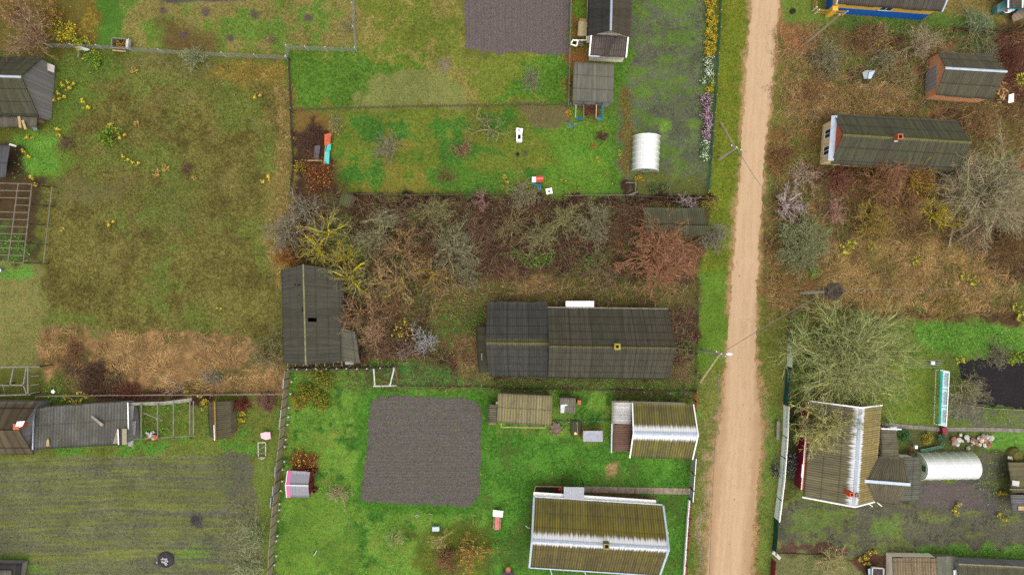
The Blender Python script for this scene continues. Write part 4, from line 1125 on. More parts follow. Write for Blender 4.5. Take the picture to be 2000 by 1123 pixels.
# --- square shed
th = mono('shed', 'square grey slate shed below the porch, lichen spots on its flat roof', 'shed', [(1121, 121), (1199, 126), (1198, 202), (1118, 198)], (2.9, 2.3), mat_roof('square_shed_slate', C(112, 112, 102), moss=C(128, 124, 70), moss_amt=.35, row=1.35, stripe=.15, pitch=.24, speck=.3), M_WOODGREY, pitch=.24, amp=0.0)
# --- brick shed
I = gable('shed', 'red brick shed with grey slate roof, pale ridge and plank doors', 'shed', [(1831, 100), (1936, 108)], [(1847, 133), (1967, 140)], [(1828, 187), (1938, 195)], 2.2, 3.7, R_BRICK, M_BRICK, pitch=.2, cap=M_CAP, capw=.15, ov=.2, oe=.2)
door(I['th'], I['a0'], I['b0'], .56, 2.3, 1.9, M_WOODGREY)
# --- house with red gable
I = gable('house', 'long mossy dark slate house with red gable, white band and brick chimney', 'house', [(1628, 222), (1868, 236)], [(1647, 262), (1899, 277)], [(1622, 321), (1877, 337)], 2.9, 4.9, R_GREEN, M_YELBRD, gmat=M_GABRED, pitch=.2, rows=1.5, ov=.5, oe=.18)
th = I['th']
a, b = g0(I['a0']), g0(I['b0']); d = (b - a).normalized(); n = Vector((-I['along'].x, -I['along'].y, 0))
z = I['zt']
MB().prism([a - d * .2 + n * .02 + Vector((0, 0, z + .15)), b + d * .2 + n * .02 + Vector((0, 0, z + .15)), b + d * .2 + n * .5 + Vector((0, 0, z - .1)), a - d * .2 + n * .5 + Vector((0, 0, z - .1))], (0, 0, .05)).build('gable_band', M_CAP, th)
window(th, I['a0'], I['b0'], .3, .8, 2.2, .95); window(th, I['a0'], I['b0'], .72, .8, 2.2, .95)
chimney(th, 1759, 267, 4.2, 5.6, .55, M_CHIM, roof=I['roofs'][0])
MB().box((P(1753, 272, 5).x - .1, P(1753, 272, 5).y, 4.85), (.35, .5, .12)).build('flashing', M_CAP, th)
# --- blue and yellow house
I = gable('house', 'blue and yellow walled house with grey roof at the top edge', 'house', [(1640, -150), (1852, -135)], [(1652, -70), (1872, -55)], [(1634, 9), (1838, 24)], 2.9, 5.6, R_BLUE, M_YELLOW, pitch=.22, ov=.35, oe=.3, verge=M_CAP, vw=.14, base_h=1.35, base_m=M_BLUE, gmat=M_YELLOW)
window(I['th'], I['b0'], I['b1'], .52, 1.5, 2.5, 1.3)
c = P(1630, 18, 1.6); MB().box((c.x, c.y, .9), (.6, .5, 1.8)).build('porch_pillar', M_YELLOW, I['th'])
# --- right house
I = gable('house', 'olive slate house with maroon walls and white streaked ridge beneath the big bare tree', 'house', [(1582, 784), (1567, 969)], [(1682, 797), (1669, 988)], [(1722, 792), (1707, 978)], 2.9, 5.9, R_RIGHT, M_MAROON, roofB=R_RIGHTE, pitch=.24, rows=1.6, cap=M_CAP, capw=.22, verge=M_WHITE, vw=.14, ov=.35, gmat=mat_planks('dark_red_gable_boards', C(186, 66, 84), .15, .2, gap=.04))
th = I['th']
MB().beam(I['A0'] + Vector((-.08, 0, -.02)), lerp(I['A0'], I['A1'], .93) + Vector((-.08, 0, -.02)), .13, .1).build('gutter', mat_plain('orange_gutter', C(206, 104, 62), .5, .15), th)
MB().beam(I['A0'] + Vector((-.17, 0, .0)), lerp(I['A0'], I['A1'], .93) + Vector((-.17, 0, 0)), .05, .1).build('eave_board', M_WHITE, th)
MB().beam(lerp(I['A0'], I['A1'], .66) + Vector((-.2, 0, 0)), lerp(I['A0'], I['A1'], .80) + Vector((-.2, 0, -.0)), .16, .14).build('lamp_box', M_WHITE, th)
chimney(th, 1664, 966, 5.2, 6.5, .42, mat_plain('orange_chimney', C(220, 100, 48), .8, .12), roof=I['roofs'][0])
chimney(th, 1676, 968, 5.0, 6.2, .36, M_CONC, roof=I['roofs'][1])
add_roof('annexe_roof', th, R_CROSS, P(1721, 838, 2.85), P(1722, 892, 2.85), P(1756, 891, 2.4), P(1751, 838, 2.4), nu_pitch=.24)
MB().beam(P(1721, 837, 2.95), P(1760, 838, 2.5), .12, .1).build('verge_board', M_WHITE, th)
MB().box((P(1731, 834).x, P(1731, 834).y + .1, .7), (.7, .45, 1.4)).build('meter_box', M_CAP, th)
add_roof('cross_roof', th, R_CROSS, P(1687, 939, 4.5), P(1777, 945, 4.5), P(1765, 893, 2.6), P(1718, 890, 2.75), nu_pitch=.24, rows=4)
add_roof('cross_roof', th, R_CROSS, P(1687, 940, 4.5), P(1777, 946, 4.5), P(1751, 986, 2.6), P(1708, 979, 2.9), nu_pitch=.24, rows=4)
MB().beam(P(1686, 939, 4.56), P(1778, 946, 4.56), .3, .07).build('ridge_cap', M_CAP, th)
add_roof('annexe_roof', th, R_GREY, P(1766, 892, 2.5), P(1757, 978, 2.5), P(1796, 976, 2.15), P(1798, 893, 2.15), nu_pitch=.22)
w = MB()
for Q in ([P(1724, 842, 2.3), P(1748, 842, 2.3), P(1752, 892, 2.3), P(1724, 892, 2.3)], [P(1712, 894, 2.4), P(1793, 897, 2.1), P(1791, 972, 2.1), P(1712, 978, 2.4)]):
    for i in range(4): w.poly([g0(Q[i]), g0(Q[(i + 1) % 4]), g0(Q[(i + 1) % 4], 2.1), g0(Q[i], 2.1)])
w.poly([P(1768, 897, 2.1), P(1753, 982, 2.1), P(1774, 945, 4.4)])
w.build('annexe_wall', M_CREAM, th)
for x, y in ((1703, 988), (1721, 987)): MB().tube([P(x - 8, y - 6, 2.2), P(x, y, 2.0), P(x + 1, y + 1, 1.0)], .05, 6).build('downpipe', M_WHITE, th)

# --- plank barn top left
I = gable('barn', 'weathered plank barn with grey board gable and pale ridge at the left edge', 'barn', [(-90, 108), (84, 112)], [(-90, 146), (41, 150)], [(-90, 226), (75, 228)], 2.3, 5.2, R_GREEN, M_WOODGREY, pitch=.2, cap=M_CAP, capw=.16, ov=.22, oe=.2)
th = I['th']
add_roof('lean_to_roof', th, mat_roof('old_board_roof', C(104, 100, 88), moss=C(96, 94, 62), moss_amt=.4, row=2, sheet=.4, stripe=.1, pitch=.4, speck=0, joint_u=1.), P(-60, 228, 2.1), P(72, 229, 2.1), P(71, 248, 1.7), P(-60, 250, 1.7), amp=0)
MB().box((P(5, 237).x, P(5, 237).y, .8), (6.4, .9, 1.6)).build('lean_to_wall', M_WOODGREY, th)
for x0, y0, x1, y1 in ((37, 228, 40, 250), (44, 235, 50, 253)): MB().beam(P(x0, y0, 2.25), P(x1, y1, 1.85), .28, .04).build('loose_board', M_TIMBERT, th)
# --- left lower house and long barn
I = gable('house', 'brown board-roofed house with grey plank gable and brick chimney at the left edge', 'house', [(-90, 783), (73, 785)], [(-90, 841), (37, 841)], [(-90, 887), (67, 888)], 2.3, 5.0, R_WOODR, M_WOODGREY, amp=0.0, rows=3.2, ov=.2, oe=.2)
c = P(36, 832, 5.2)
ch = MB().box((c.x, c.y, 4.9), (.6, .6, 1.3)).build('chimney', M_CHIM, I['roofs'][0])
MB().prism([P(34, 823, 5.7), P(49, 822, 5.6), P(44, 832, 5.45), P(29, 838, 5.4)], (0, 0, .05)).build('cap', M_WHITE, I['th'])
th = mono('barn', 'long single-slope corrugated slate barn, moss on its upper half', 'barn', [(64, 878), (248, 868), (250, 784), (67, 797)], (3.0, 2.1), R_BARNW, M_WOODGREY, pitch=.32, amp=.035, wob=.05)
MB().prism([P(177, 813, 2.7), P(182, 812, 2.7), P(203, 828, 2.8), P(199, 833, 2.82)], (0, 0, .05)).build('patch_sheet', M_CONC, th)
MB().prism([P(90, 871, 3.16), P(97, 871, 3.16), P(96, 860, 3.1), P(94, 855, 3.06), P(91, 862, 3.1)], (0, 0, .03)).build('patch_sheet', M_TIMBERT, th)
MB().prism([P(221, 866, 3.16), P(232, 865, 3.16), P(231, 838, 2.9), P(229, 838, 2.9)], (0, 0, .04)).build('patch_sheet', M_CONC, th)
MB().prism([P(231, 868, 3.2), P(233, 868, 3.2), P(232, 838, 2.95), P(230, 838, 2.95)], (0, 0, .06)).build('patch_strip', M_WHITE, th)
MB().prism([P(239, 868, 3.17), P(248, 868, 3.17), P(248, 837, 2.92), P(239, 837, 2.92)], (0, 0, .05)).build('patch_sheet', mat_ribbed('tan_sheet', C(168, 158, 130), .2, .4), th)
MB().beam(P(66, 797, 2.25), P(64, 878, 3.1), .12, .1).build('verge_board', M_CAP, th); MB().beam(P(250, 786, 2.25), P(251, 838, 2.6), .1, .1).build('verge_board', M_WHITE, th)
w = MB()
for x0, y0, x1, y1, zz in ((250, 792, 262, 792, 1.6), (251, 822, 266, 822, 1.4), (250, 842, 262, 845, 1.3)): w.prism([P(x0, y0, zz), P(x1, y1, zz - .2), P(x1 - 2, y1 + 28, zz - .2), P(x0, y0 + 28, zz)], (0, 0, .05))
w.build('side_boards', M_WOODGREY, th)
# --- slate shed, left
I = gable('shed', 'narrow slate shed with ochre lichen ridge beside the dark red bush', 'shed', [(405, 787), (408, 850)], [(419, 785), (421, 859)], [(452, 783), (451, 853)], 1.8, 2.6, R_TAN, M_WOODBROWN, pitch=.22, rows=4, ov=.15, cap=mat_plain('ochre_lichen', C(176, 138, 62), .9, .4), capw=.08)
MB().beam(P(418, 830, 2.62), P(419, 860, 2.62), .06, .06).build('verge_board', M_WHITE, I['th'])
# --- small mossy shed in the thicket, shed by the red-brown tree
mono('shed', 'tiny green-mossed slate shed at the corner of the thicket', 'shed', [(668, 377), (690, 379), (682, 405), (661, 402)], (1.9, 1.7), mat_roof('green_moss_slate', C(96, 96, 66), moss=C(96, 112, 44), moss_amt=.9, row=3, stripe=.5, pitch=.22, speck=0), M_WOODBROWN, ov=.1)
gable('shed', 'low dark slate shed half hidden behind the red-brown bare tree', 'shed', [(1257, 406), (1376, 406)], [(1259, 439), (1382, 441)], [(1264, 462), (1378, 462)], 2.0, 2.8, mat_roof('dull_green_slate', C(98, 98, 76), moss=C(86, 96, 50), moss_amt=.6, row=4, stripe=.5, pitch=.22, speck=.04), M_WOODBROWN, pitch=.22, ov=.18)
# --- bottom right sheds
th = mono('shed', 'cream walled shed with tan striped corrugated roof at the bottom edge', 'shed', [(1746, 1160), (1833, 1160), (1829, 1089), (1744, 1088)], (1.6, 1.35), R_SW, M_CREAM, pitch=.3, ov=.0)
th = mono('shed', 'flat shed roof covered in moss and rubble next to the tan striped shed', 'shed', [(1832, 1160), (1871, 1160), (1871, 1086), (1829, 1085)], (1.45, 1.3), mat_roof('rubble_moss_roof', C(122, 122, 112), moss=C(96, 108, 56), moss_amt=.8, row=9, stripe=0, pitch=.5, speck=.6, streak=1.), M_CONC, amp=0.0, wob=.1)
MB().prism([P(1861, 1113, 1.5), P(1867, 1111, 1.5), P(1870, 1130, 1.5), P(1863, 1130, 1.5)], (0, 0, .1)).build('white_board', M_WHITE, th)
th = mono('shed', 'long low dark slate roof in the bottom corner behind the green hedge', 'shed', [(1872, 1101), (2060, 1110), (2060, 1170), (1872, 1170)], (2.3, 1.7), R_GREEN, M_WOODGREY, pitch=.2)
MB().beam(P(1872, 1101, 2.4), P(2000, 1107, 2.4), .12, .06).build('ridge_board', M_TIMBER, th)
# --- bottom left barn
th = mono('barn', 'dark barn corner with a striped slate patch at the bottom left edge', 'barn', [(-60, 1099), (42, 1101), (36, 1150), (-60, 1150)], (1.3, 1.1), mat_roof('very_dark_felt', C(56, 54, 54), row=3, stripe=.05, pitch=.5, speck=0), M_WOODGREY, amp=0)
add_roof('slate_patch', th, R_GREY, P(-30, 1113, 1.4), P(22, 1113, 1.4), P(22, 1150, 1.28), P(-30, 1150, 1.28))
# --- top right corner hut
c = P(1975, 20)
th = thing('house', 'turquoise hut with slatted porch in the top right corner', 'hut', (c.x, c.y, 0))
add_roof('roof', th, mat_roof('dark_hut_roof', C(92, 84, 76), row=3, stripe=.2, speck=.1), P(1972, -60, 2.6), P(2060, -60, 2.6), P(2060, 15, 2.2), P(1968, 17, 2.2))
w = MB(); q = [P(1964, -60), P(2050, -60), P(2050, 24), P(1958, 24)]
for i in range(4): w.poly([q[i], q[(i + 1) % 4], g0(q[(i + 1) % 4], 2.15), g0(q[i], 2.15)])
w.build('wall', mat_plain('turquoise_paint', C(40, 160, 188), .6, .15), th)
for k in range(2):
    MB().beam(P(1998 - k * 28, -20, 2.4), P(1997 - k * 28, 16, 2.35), .14, .06).build('trim_board', M_CREAM, th)
MB().prism([P(1975, 32, .6), P(1992, 18, .6), P(2040, 0, .6), P(2040, 20, .6), P(1978, 44, .6)], (0, 0, .08)).build('porch_floor', M_WOODBROWN, th)
c = P(1972, 22, .8)
th = thing('trough', 'small turquoise boat-shaped trough beside the turquoise hut', 'trough', (c.x, c.y, 0))
hull = MB(); top = [P(1957, 22, .75), P(1965, 18, .75), P(1990, 15, .75), P(1986, 20, .75), P(1970, 27, .75), P(1961, 26, .75)]
low = [lerp(v, c, .35) - Vector((0, 0, .6)) for v in top]
for i in range(6): hull.poly([low[i], low[(i + 1) % 6], top[(i + 1) % 6], top[i]])
hull.poly(low[::-1]).build('hull', mat_plain('turquoise_hull', C(30, 165, 180), .4, .15), th)
MB().prism([lerp(v, c, .25) - Vector((0, 0, .12)) for v in top], (0, 0, .04)).build('seat', M_WHITE, th)
MB().box((c.x - .35, c.y, .75), (.25, .2, .12)).build('red_pad', M_RED, th)
c = P(1945, 25)
th = thing('water_tank', 'pale blue plastic sheet tank beside the turquoise hut', 'tank', (c.x, c.y, 0))
MB().prism([P(1938, 15), P(1958, 4), P(1957, 26), P(1938, 30)], (0, 0, .8)).build('body', mat_plain('pale_blue_plastic', C(110, 160, 160), .4, .3), th)
# ------------------------------------------------------------------- fences
def along_poly(pts, step):
    """points every ~step metres along a ground polyline of photo px"""
    out = []
    for a, b in zip(pts, pts[1:]):
        A, B = P(*a), P(*b); n = max(1, round((B - A).length / step))
        out += [lerp(A, B, i / n) for i in range(n)]
    return out + [P(*pts[-1])]


def set_post(m, th, h, r, pts, name='post', lean=0.0):
    first = None
    for p in pts:
        z = gz(p.x, p.y)
        if first is None:
            first = MB().beam((0, 0, -.2), (random.uniform(-lean, lean), random.uniform(-lean, lean), h), r).build(name, m)
            o = first
        else:
            o = first.copy(); COL.objects.link(o)
        o.parent = th; o.location = (p.x - th.location.x, p.y - th.location.y, z); o.rotation_euler = (0, 0, random.uniform(0, 6))
        o.scale = (1, 1, random.uniform(.92, 1.05))
    return first


def fence(label, pts, h, kind, m, post=None, step=2.4, pr=.1, pcap=None, th=None, name='fence', lean=0.03, offs=0.0, ph=None):
    A = P(*pts[0])
    th = th or thing(name, label, 'fence', (A.x, A.y, 0))
    pp = along_poly(pts, step)
    if post: set_post(post, th, ph or h + .08, pr, pp, lean=lean)
    b = MB()
    for p, q in zip(pp, pp[1:]):
        d = q - p; L = d.length; d.normalize(); n = Vector((d.y, -d.x, 0)); z = gz(p.x, p.y); z2 = gz(q.x, q.y)
        p0 = Vector((p.x, p.y, z)); q0 = Vector((q.x, q.y, z2)); u = Vector((0, 0, 1))
        if kind == 'sheet':
            hh = h * random.uniform(.96, 1.03)
            b.prism([p0 + u * .05, q0 + u * .05, q0 + u * hh, p0 + u * hh], n * .03)
        elif kind == 'rail':
            for t in (.35, .75, 1.0): b.beam(p0 + u * h * t, q0 + u * h * t, .05, .09)
        elif kind == 'picket':
            k = max(2, int(L / .15))
            for i in range(k):
                c = lerp(p0, q0, (i + .5) / k); b.box(c + u * (h * .5 + .05), (.08, .025, h * random.uniform(.94, 1.02)), math.atan2(d.y, d.x))
            for t in (.3, .8): b.beam(p0 + u * h * t + n * .03, q0 + u * h * t + n * .03, .04, .06)
        elif kind == 'wire':
            for i in range(9): b.beam(p0 + u * h * (i + .5) / 9, q0 + u * h * (i + .5) / 9, .012)
            k = int(L / .22)
            for i in range(k):
                c = lerp(p0, q0, (i + .5) / k); b.beam(c + u * .05, c + u * h, .012)
        elif kind == 'boards':
            k = max(2, int(L / .22))
            for i in range(k):
                c = lerp(p0, q0, (i + .5) / k); hh = h * random.uniform(.82, 1.04)
                b.box(c + u * hh * .5, (.19, .03, hh), math.atan2(d.y, d.x) + random.uniform(-.06, .06))
    b.build('panel', m, th)
    if kind == 'wire': MB().beam(P(*pts[0], h), P(*pts[0], h) + Vector((.01, 0, .02)), .03).build('tie', m, th)
    return th, pp


M_GREYB = mat_planks('fence_grey_boards', C(164, 154, 136), .2, .4, gap=.04)
M_OLDB = mat_planks('fence_old_boards', C(142, 126, 98), .2, .5, gap=.04)
M_PALEPOST = mat_plain('pale_concrete_post', C(206, 206, 198), .9, .2)
M_MESHW = mat_plain('galvanised_mesh', C(150, 154, 142), .6, .2)
fence('long wire mesh fence with pale posts above the brown meadow', [(102, 93), (200, 95), (380, 108), (565, 116)], 1.3, 'wire', M_MESHW, M_PALEPOST, 3.6, .09)
fence('short wire mesh fence between the orchard and the green lawn', [(563, 118), (565, 97), (640, 100), (697, 101), (694, 60), (690, -30)], 1.3, 'wire', M_MESHW, M_PALEPOST, 2.6, .1)
fence('overgrown dark board fence along the east side of the brown meadow', [(566, 118), (568, 180), (571, 260), (574, 320), (568, 385)], .9, 'boards', M_OLDB, M_TIMBERD, 2.4, .12, lean=.08)
fence('low dark rail fence dividing the two lawns', [(572, 216), (700, 212), (900, 208), (1112, 205)], .9, 'wire', mat_plain('rusty_mesh', C(98, 90, 62), .8, .3), M_TIMBER, 3.2, .12, lean=.15)
fence('grey green fence between ploughed plot and the sheds', [(1115, -40), (1113, 60), (1111, 130), (1109, 210)], 1.3, 'rail', mat_plain('grey_green_rail', C(112, 122, 108), .8, .25), M_TIMBER, 2.6, .1)
fence('brown board fence along the top of the bare thicket', [(700, 381), (820, 383), (940, 381), (1020, 380)], 1.1, 'boards', M_OLDB, M_TIMBERD, 2.6, .1)
fence('fence of leaning pale slate sheets between lawn and thicket', [(1100, 384), (1140, 383), (1180, 383), (1240, 382)], .9, 'sheet', mat_plain('pale_slate_sheet', C(158, 152, 140), .9, .25), M_TIMBERD, 1.2, .08)
fence('low wooden fence below the vegetable garden greenhouse', [(1240, 384), (1310, 388), (1382, 388)], .8, 'boards', M_OLDB, M_TIMBERD, 2.4, .1)
th, pp = fence('tall corrugated slate fence with white posts on the left side of the green yard', [(566, 720), (557, 830), (549, 915), (541, 1000), (535, 1080), (530, 1160)], 1.75, 'sheet', mat_ribbed('corrugated_slate_fence', C(188, 176, 146), .16, .5, .9), M_TIMBERD, 1.1, .06)
set_post(M_PALEPOST, th, .5, .17, [p + Vector((.22 + random.uniform(-.05, .1), random.uniform(-.4, .4), 0)) for p in along_poly([(568, 726), (558, 830), (551, 915), (543, 1000), (537, 1080), (532, 1160)], 1.25)], 'footing')
b = MB()
for x, y in ((561, 745), (556, 805), (554, 822), (545, 913), (541, 950), (537, 972)):
    b.box((P(x, y).x + .1, P(x, y).y, 1.0), (.05, 1.1, 1.3), -.08)
b.build('pale_sheet', mat_plain('blue_white_sheet', C(176, 186, 200), .6, .2), th)
fence('dark corrugated fence with pale blocks behind the big barn', [(566, 719), (640, 719), (720, 718), (771, 717)], .9, 'sheet', mat_ribbed('dark_corrugated_fence', C(96, 96, 96), .16, .5, .9), M_PALEPOST, 1.15, .12)
fence('low plank kerb fence above the ploughed plot', [(776, 754), (860, 755), (960, 757)], .35, 'sheet', mat_plain('tan_kerb', C(140, 122, 84), .9, .3), None, 2.2)
fence('thin dark wire fence south of the dark house', [(960, 757), (1080, 759), (1200, 761), (1356, 763)], 1.0, 'wire', mat_plain('dark_mesh', C(70, 66, 54), .8, .3), M_TIMBER, 3.0, .1, lean=.2)
fence('dark thin roadside fence beside the overgrown yard of the dark house', [(1362, 545), (1360, 620), (1358, 690), (1357, 762)], 1.1, 'wire', mat_plain('dark_mesh_b', C(76, 70, 56), .8, .3), M_TIMBER, 2.2, .12, lean=.1)
fence('short dark red picket fence by the corner of the mossy house', [(1356, 764), (1356, 800)], 1.2, 'picket', mat_plain('dark_red_picket', C(186, 76, 60), .7, .25), M_TIMBERD, 1.0, .1)
g = thing('gate', 'grey sheet metal gate with dark red frame beside the road', 'gate', (P(1352, 925).x, P(1352, 925).y, 0))
for k, (ya, yb) in enumerate(((888, 920), (920, 950), (950, 972))):
    xa, xb = 1352 - (ya - 888) * .075, 1352 - (yb - 888) * .075
    a, b_ = P(xa, ya), P(xb, yb)
    MB().prism([a + Vector((0, 0, .15)), b_ + Vector((0, 0, .15)), b_ + Vector((0, 0, 1.65)), a + Vector((0, 0, 1.65))], (.04, 0, 0)).build('leaf', M_GREYMET, g)
    MB().beam(b_ + Vector((-.03, 0, .1)), b_ + Vector((-.03, 0, 1.75)), .1).build('post', mat_plain('dark_red_steel', C(130, 40, 36), .6, .2), g)
    MB().beam(a + Vector((-.02, 0, 1.68)), b_ + Vector((-.02, 0, 1.68)), .06).build('rail', M_WHITE, g)
th, pp = fence('dark red picket fence on a white concrete base in front of the white house', [(1347, 974), (1344, 1010), (1340, 1070), (1336, 1130), (1332, 1200)], 1.25, 'picket', mat_plain('brick_red_picket', C(190, 84, 72), .7, .25), mat_plain('dark_red_steel', C(130, 40, 36), .6, .2), 2.1, .14)
b = MB()
for p, q in zip(pp, pp[1:]): b.beam(p + Vector((-.1, 0, .2)), q + Vector((-.1, 0, .2)), .14, .5)
b.build('concrete_base', M_WHITE, th)
fence('thin green and yellow garden fence behind the flower row', [(1407, -40), (1403, 60), (1400, 110), (1396, 190), (1390, 260), (1386, 320), (1381, 376)], 1.0, 'picket', mat_plain('green_picket', C(60, 110, 90), .7, .3), mat_plain('yellow_post', C(196, 168, 60), .7, .2), 2.2, .1)
# fence on the right of the road, four differently coloured panels
M_FGRN = mat_plain('faded_green_sheet', C(120, 160, 128), .6, .25); M_PALEG = mat_plain('pale_green_sheet', (0.74, 0.85, 0.8), .5, .1, dirt_amt=.1)
fence('faded green and red mesh fence panel beside the road above the big bare tree', [(1545, 604), (1539, 640), (1538, 672)], 1.25, 'wire', mat_plain('green_mesh', C(92, 130, 96), .6, .2), M_MAROON, 1.3, .08)
fence('pale green fence panel left of the big bare tree', [(1539, 673), (1538, 716)], 1.3, 'sheet', M_PALEG, M_DKGREEN, 1.25, .07)
fence('dark teal fence panels with a red top rail left of the big bare tree', [(1537, 717), (1534, 750), (1531, 788)], 1.2, 'sheet', M_TEALDARK, M_MAROON, 1.2, .07)
th, pp = fence('long pale mint fence with dark printed marks and green edges beside the flower bushes', [(1531, 790), (1529, 850), (1523, 930), (1513, 1011)], 1.35, 'sheet', M_PALEG, M_DKGREEN, 2.4, .08)
b = MB()
for p, q in zip(pp, pp[1:]):
    k = max(4, int((q - p).length / .16))
    for i in range(k):
        if (i // 7) % 3 == 2: continue
        c = lerp(p, q, (i + .5) / k)
        b.box((c.x - .035, c.y, .95 + .04 * math.sin(i * 2.3)), (.012, .07, random.choice((.16, .22, .3))))
b.build('printed_marks', mat_plain('dark_print', C(74, 92, 90), .6, .2), th)
b = MB()
for p, q in zip(pp, pp[1:]): b.beam(p + Vector((.0, 0, 1.4)), q + Vector((0, 0, 1.4)), .08, .05)
b.build('top_rail', M_WHITE, th)
fence('plain dark green fence panels below the mint fence', [(1513, 1012), (1511, 1044), (1508, 1076)], 1.3, 'sheet', M_DKGREEN, M_MAROON, 1.8, .08)
c = P(1515, 1084)
g = thing('gatepost', 'fallen white concrete post across the fence line by the road', 'post', (c.x, c.y, 0))
MB().beam(P(1509, 1077, .9), P(1523, 1090, .9), .34, .3).build('beam', M_PALEPOST, g)
MB().beam(P(1516, 1084), P(1516, 1084, .75), .25).build('foot', M_PALEPOST, g)
fence('dark maroon fence at the bottom edge right of the road', [(1507, 1090), (1505, 1123), (1502, 1190)], 1.35, 'sheet', M_MAROON, M_DKGREEN, 1.8, .08)
fence('weathered plank fence along the top of the slate barns', [(80, 772), (240, 770), (420, 769), (560, 768)], .9, 'rail', M_GREYB, M_TIMBER, 2.6, .1, lean=.1)
fence('green mesh fence behind the small garden table', [(1080, 822), (1140, 821), (1192, 820)], .9, 'wire', mat_plain('green_net', C(24, 96, 70), .6, .2), M_TIMBERT, 1.6, .08)
fence('low dark plank edging of the bottom right garden', [(1520, 1080), (1600, 1082), (1650, 1084)], .3, 'sheet', M_OLDB, None, 2)
fence('old dark wooden fence in the top right corner', [(1860, 58), (1920, 62), (1960, 66), (2020, 48)], .9, 'boards', mat_planks('mossy_boards', C(96, 94, 54), .2, .4), M_TIMBERD, 2, .1)
fence('low net along the black soil bed', [(1846, 789), (1870, 788), (1935, 797), (2010, 800)], .45, 'sheet', mat_plain('pale_strip', C(176, 172, 168), .8, .3), M_TIMBERD, 2.2, .06)
# slatted wooden fence of the blue and yellow house
fence('yellow slatted fence with white rail around the front garden of the blue house', [(1592, -40), (1587, 22), (1592, 27), (1646, 30)], 1.2, 'picket', mat_planks('yellow_slats', C(206, 176, 96), .1, .25), M_WHITE, 2.0, .08)
# old grey frame at the thicket's top
c = P(1238, 372)
t_ = thing('trellis', 'crooked wooden trellis beside the dark compost corner', 'trellis', (c.x, c.y, 0))
MB().beam(P(1222, 357, .8), P(1242, 357, .8), .07).build('top_bar', M_TIMBER, t_); MB().beam(P(1242, 355, .9), P(1241, 378, .1), .08).build('post', M_TIMBER, t_); MB().beam(P(1228, 381, .8), P(1246, 375, .9), .09).build('bar', M_TIMBER, t_)

# --------------------------------------------------------------- greenhouses
def mat_poly():
    t = NT('polycarbonate_sheet')
    u, v = t.xyz('UV')[0], t.xyz('UV')[1]
    st = t.math('ADD', t.math('MULTIPLY', t.math('COSINE', t.math('MULTIPLY', v, 2 * PI / .11)), .5), .5)
    n = t.noise(t.coord('Object'), 1.2, 4)
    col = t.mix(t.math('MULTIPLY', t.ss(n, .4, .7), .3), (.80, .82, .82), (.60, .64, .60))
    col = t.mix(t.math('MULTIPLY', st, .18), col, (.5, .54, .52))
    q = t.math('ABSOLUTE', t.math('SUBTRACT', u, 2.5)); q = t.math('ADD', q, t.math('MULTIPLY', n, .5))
    col = t.mix(t.math('MULTIPLY', t.ss(q, 1.0, 2.1), .75), col, (.36, .44, .28))  # greener flanks: algae tint plus their angle-dependent translucency, both put into the colour
    t.put(t.b.inputs['Base Color'], col); t.b.inputs['Roughness'].default_value = .22
    tr = t.n('ShaderNodeBsdfTransparent'); tr.inputs[0].default_value = (.9, .95, .9, 1)
    mx = t.n('ShaderNodeMixShader'); mx.inputs[0].default_value = .74
    t.t.links.new(tr.outputs[0], mx.inputs[1]); t.t.links.new(t.b.outputs[0], mx.inputs[2])
    t.t.links.new(mx.outputs[0], t.t.nodes['Material Output'].inputs['Surface'])
    return t.m
M_POLY = mat_poly()


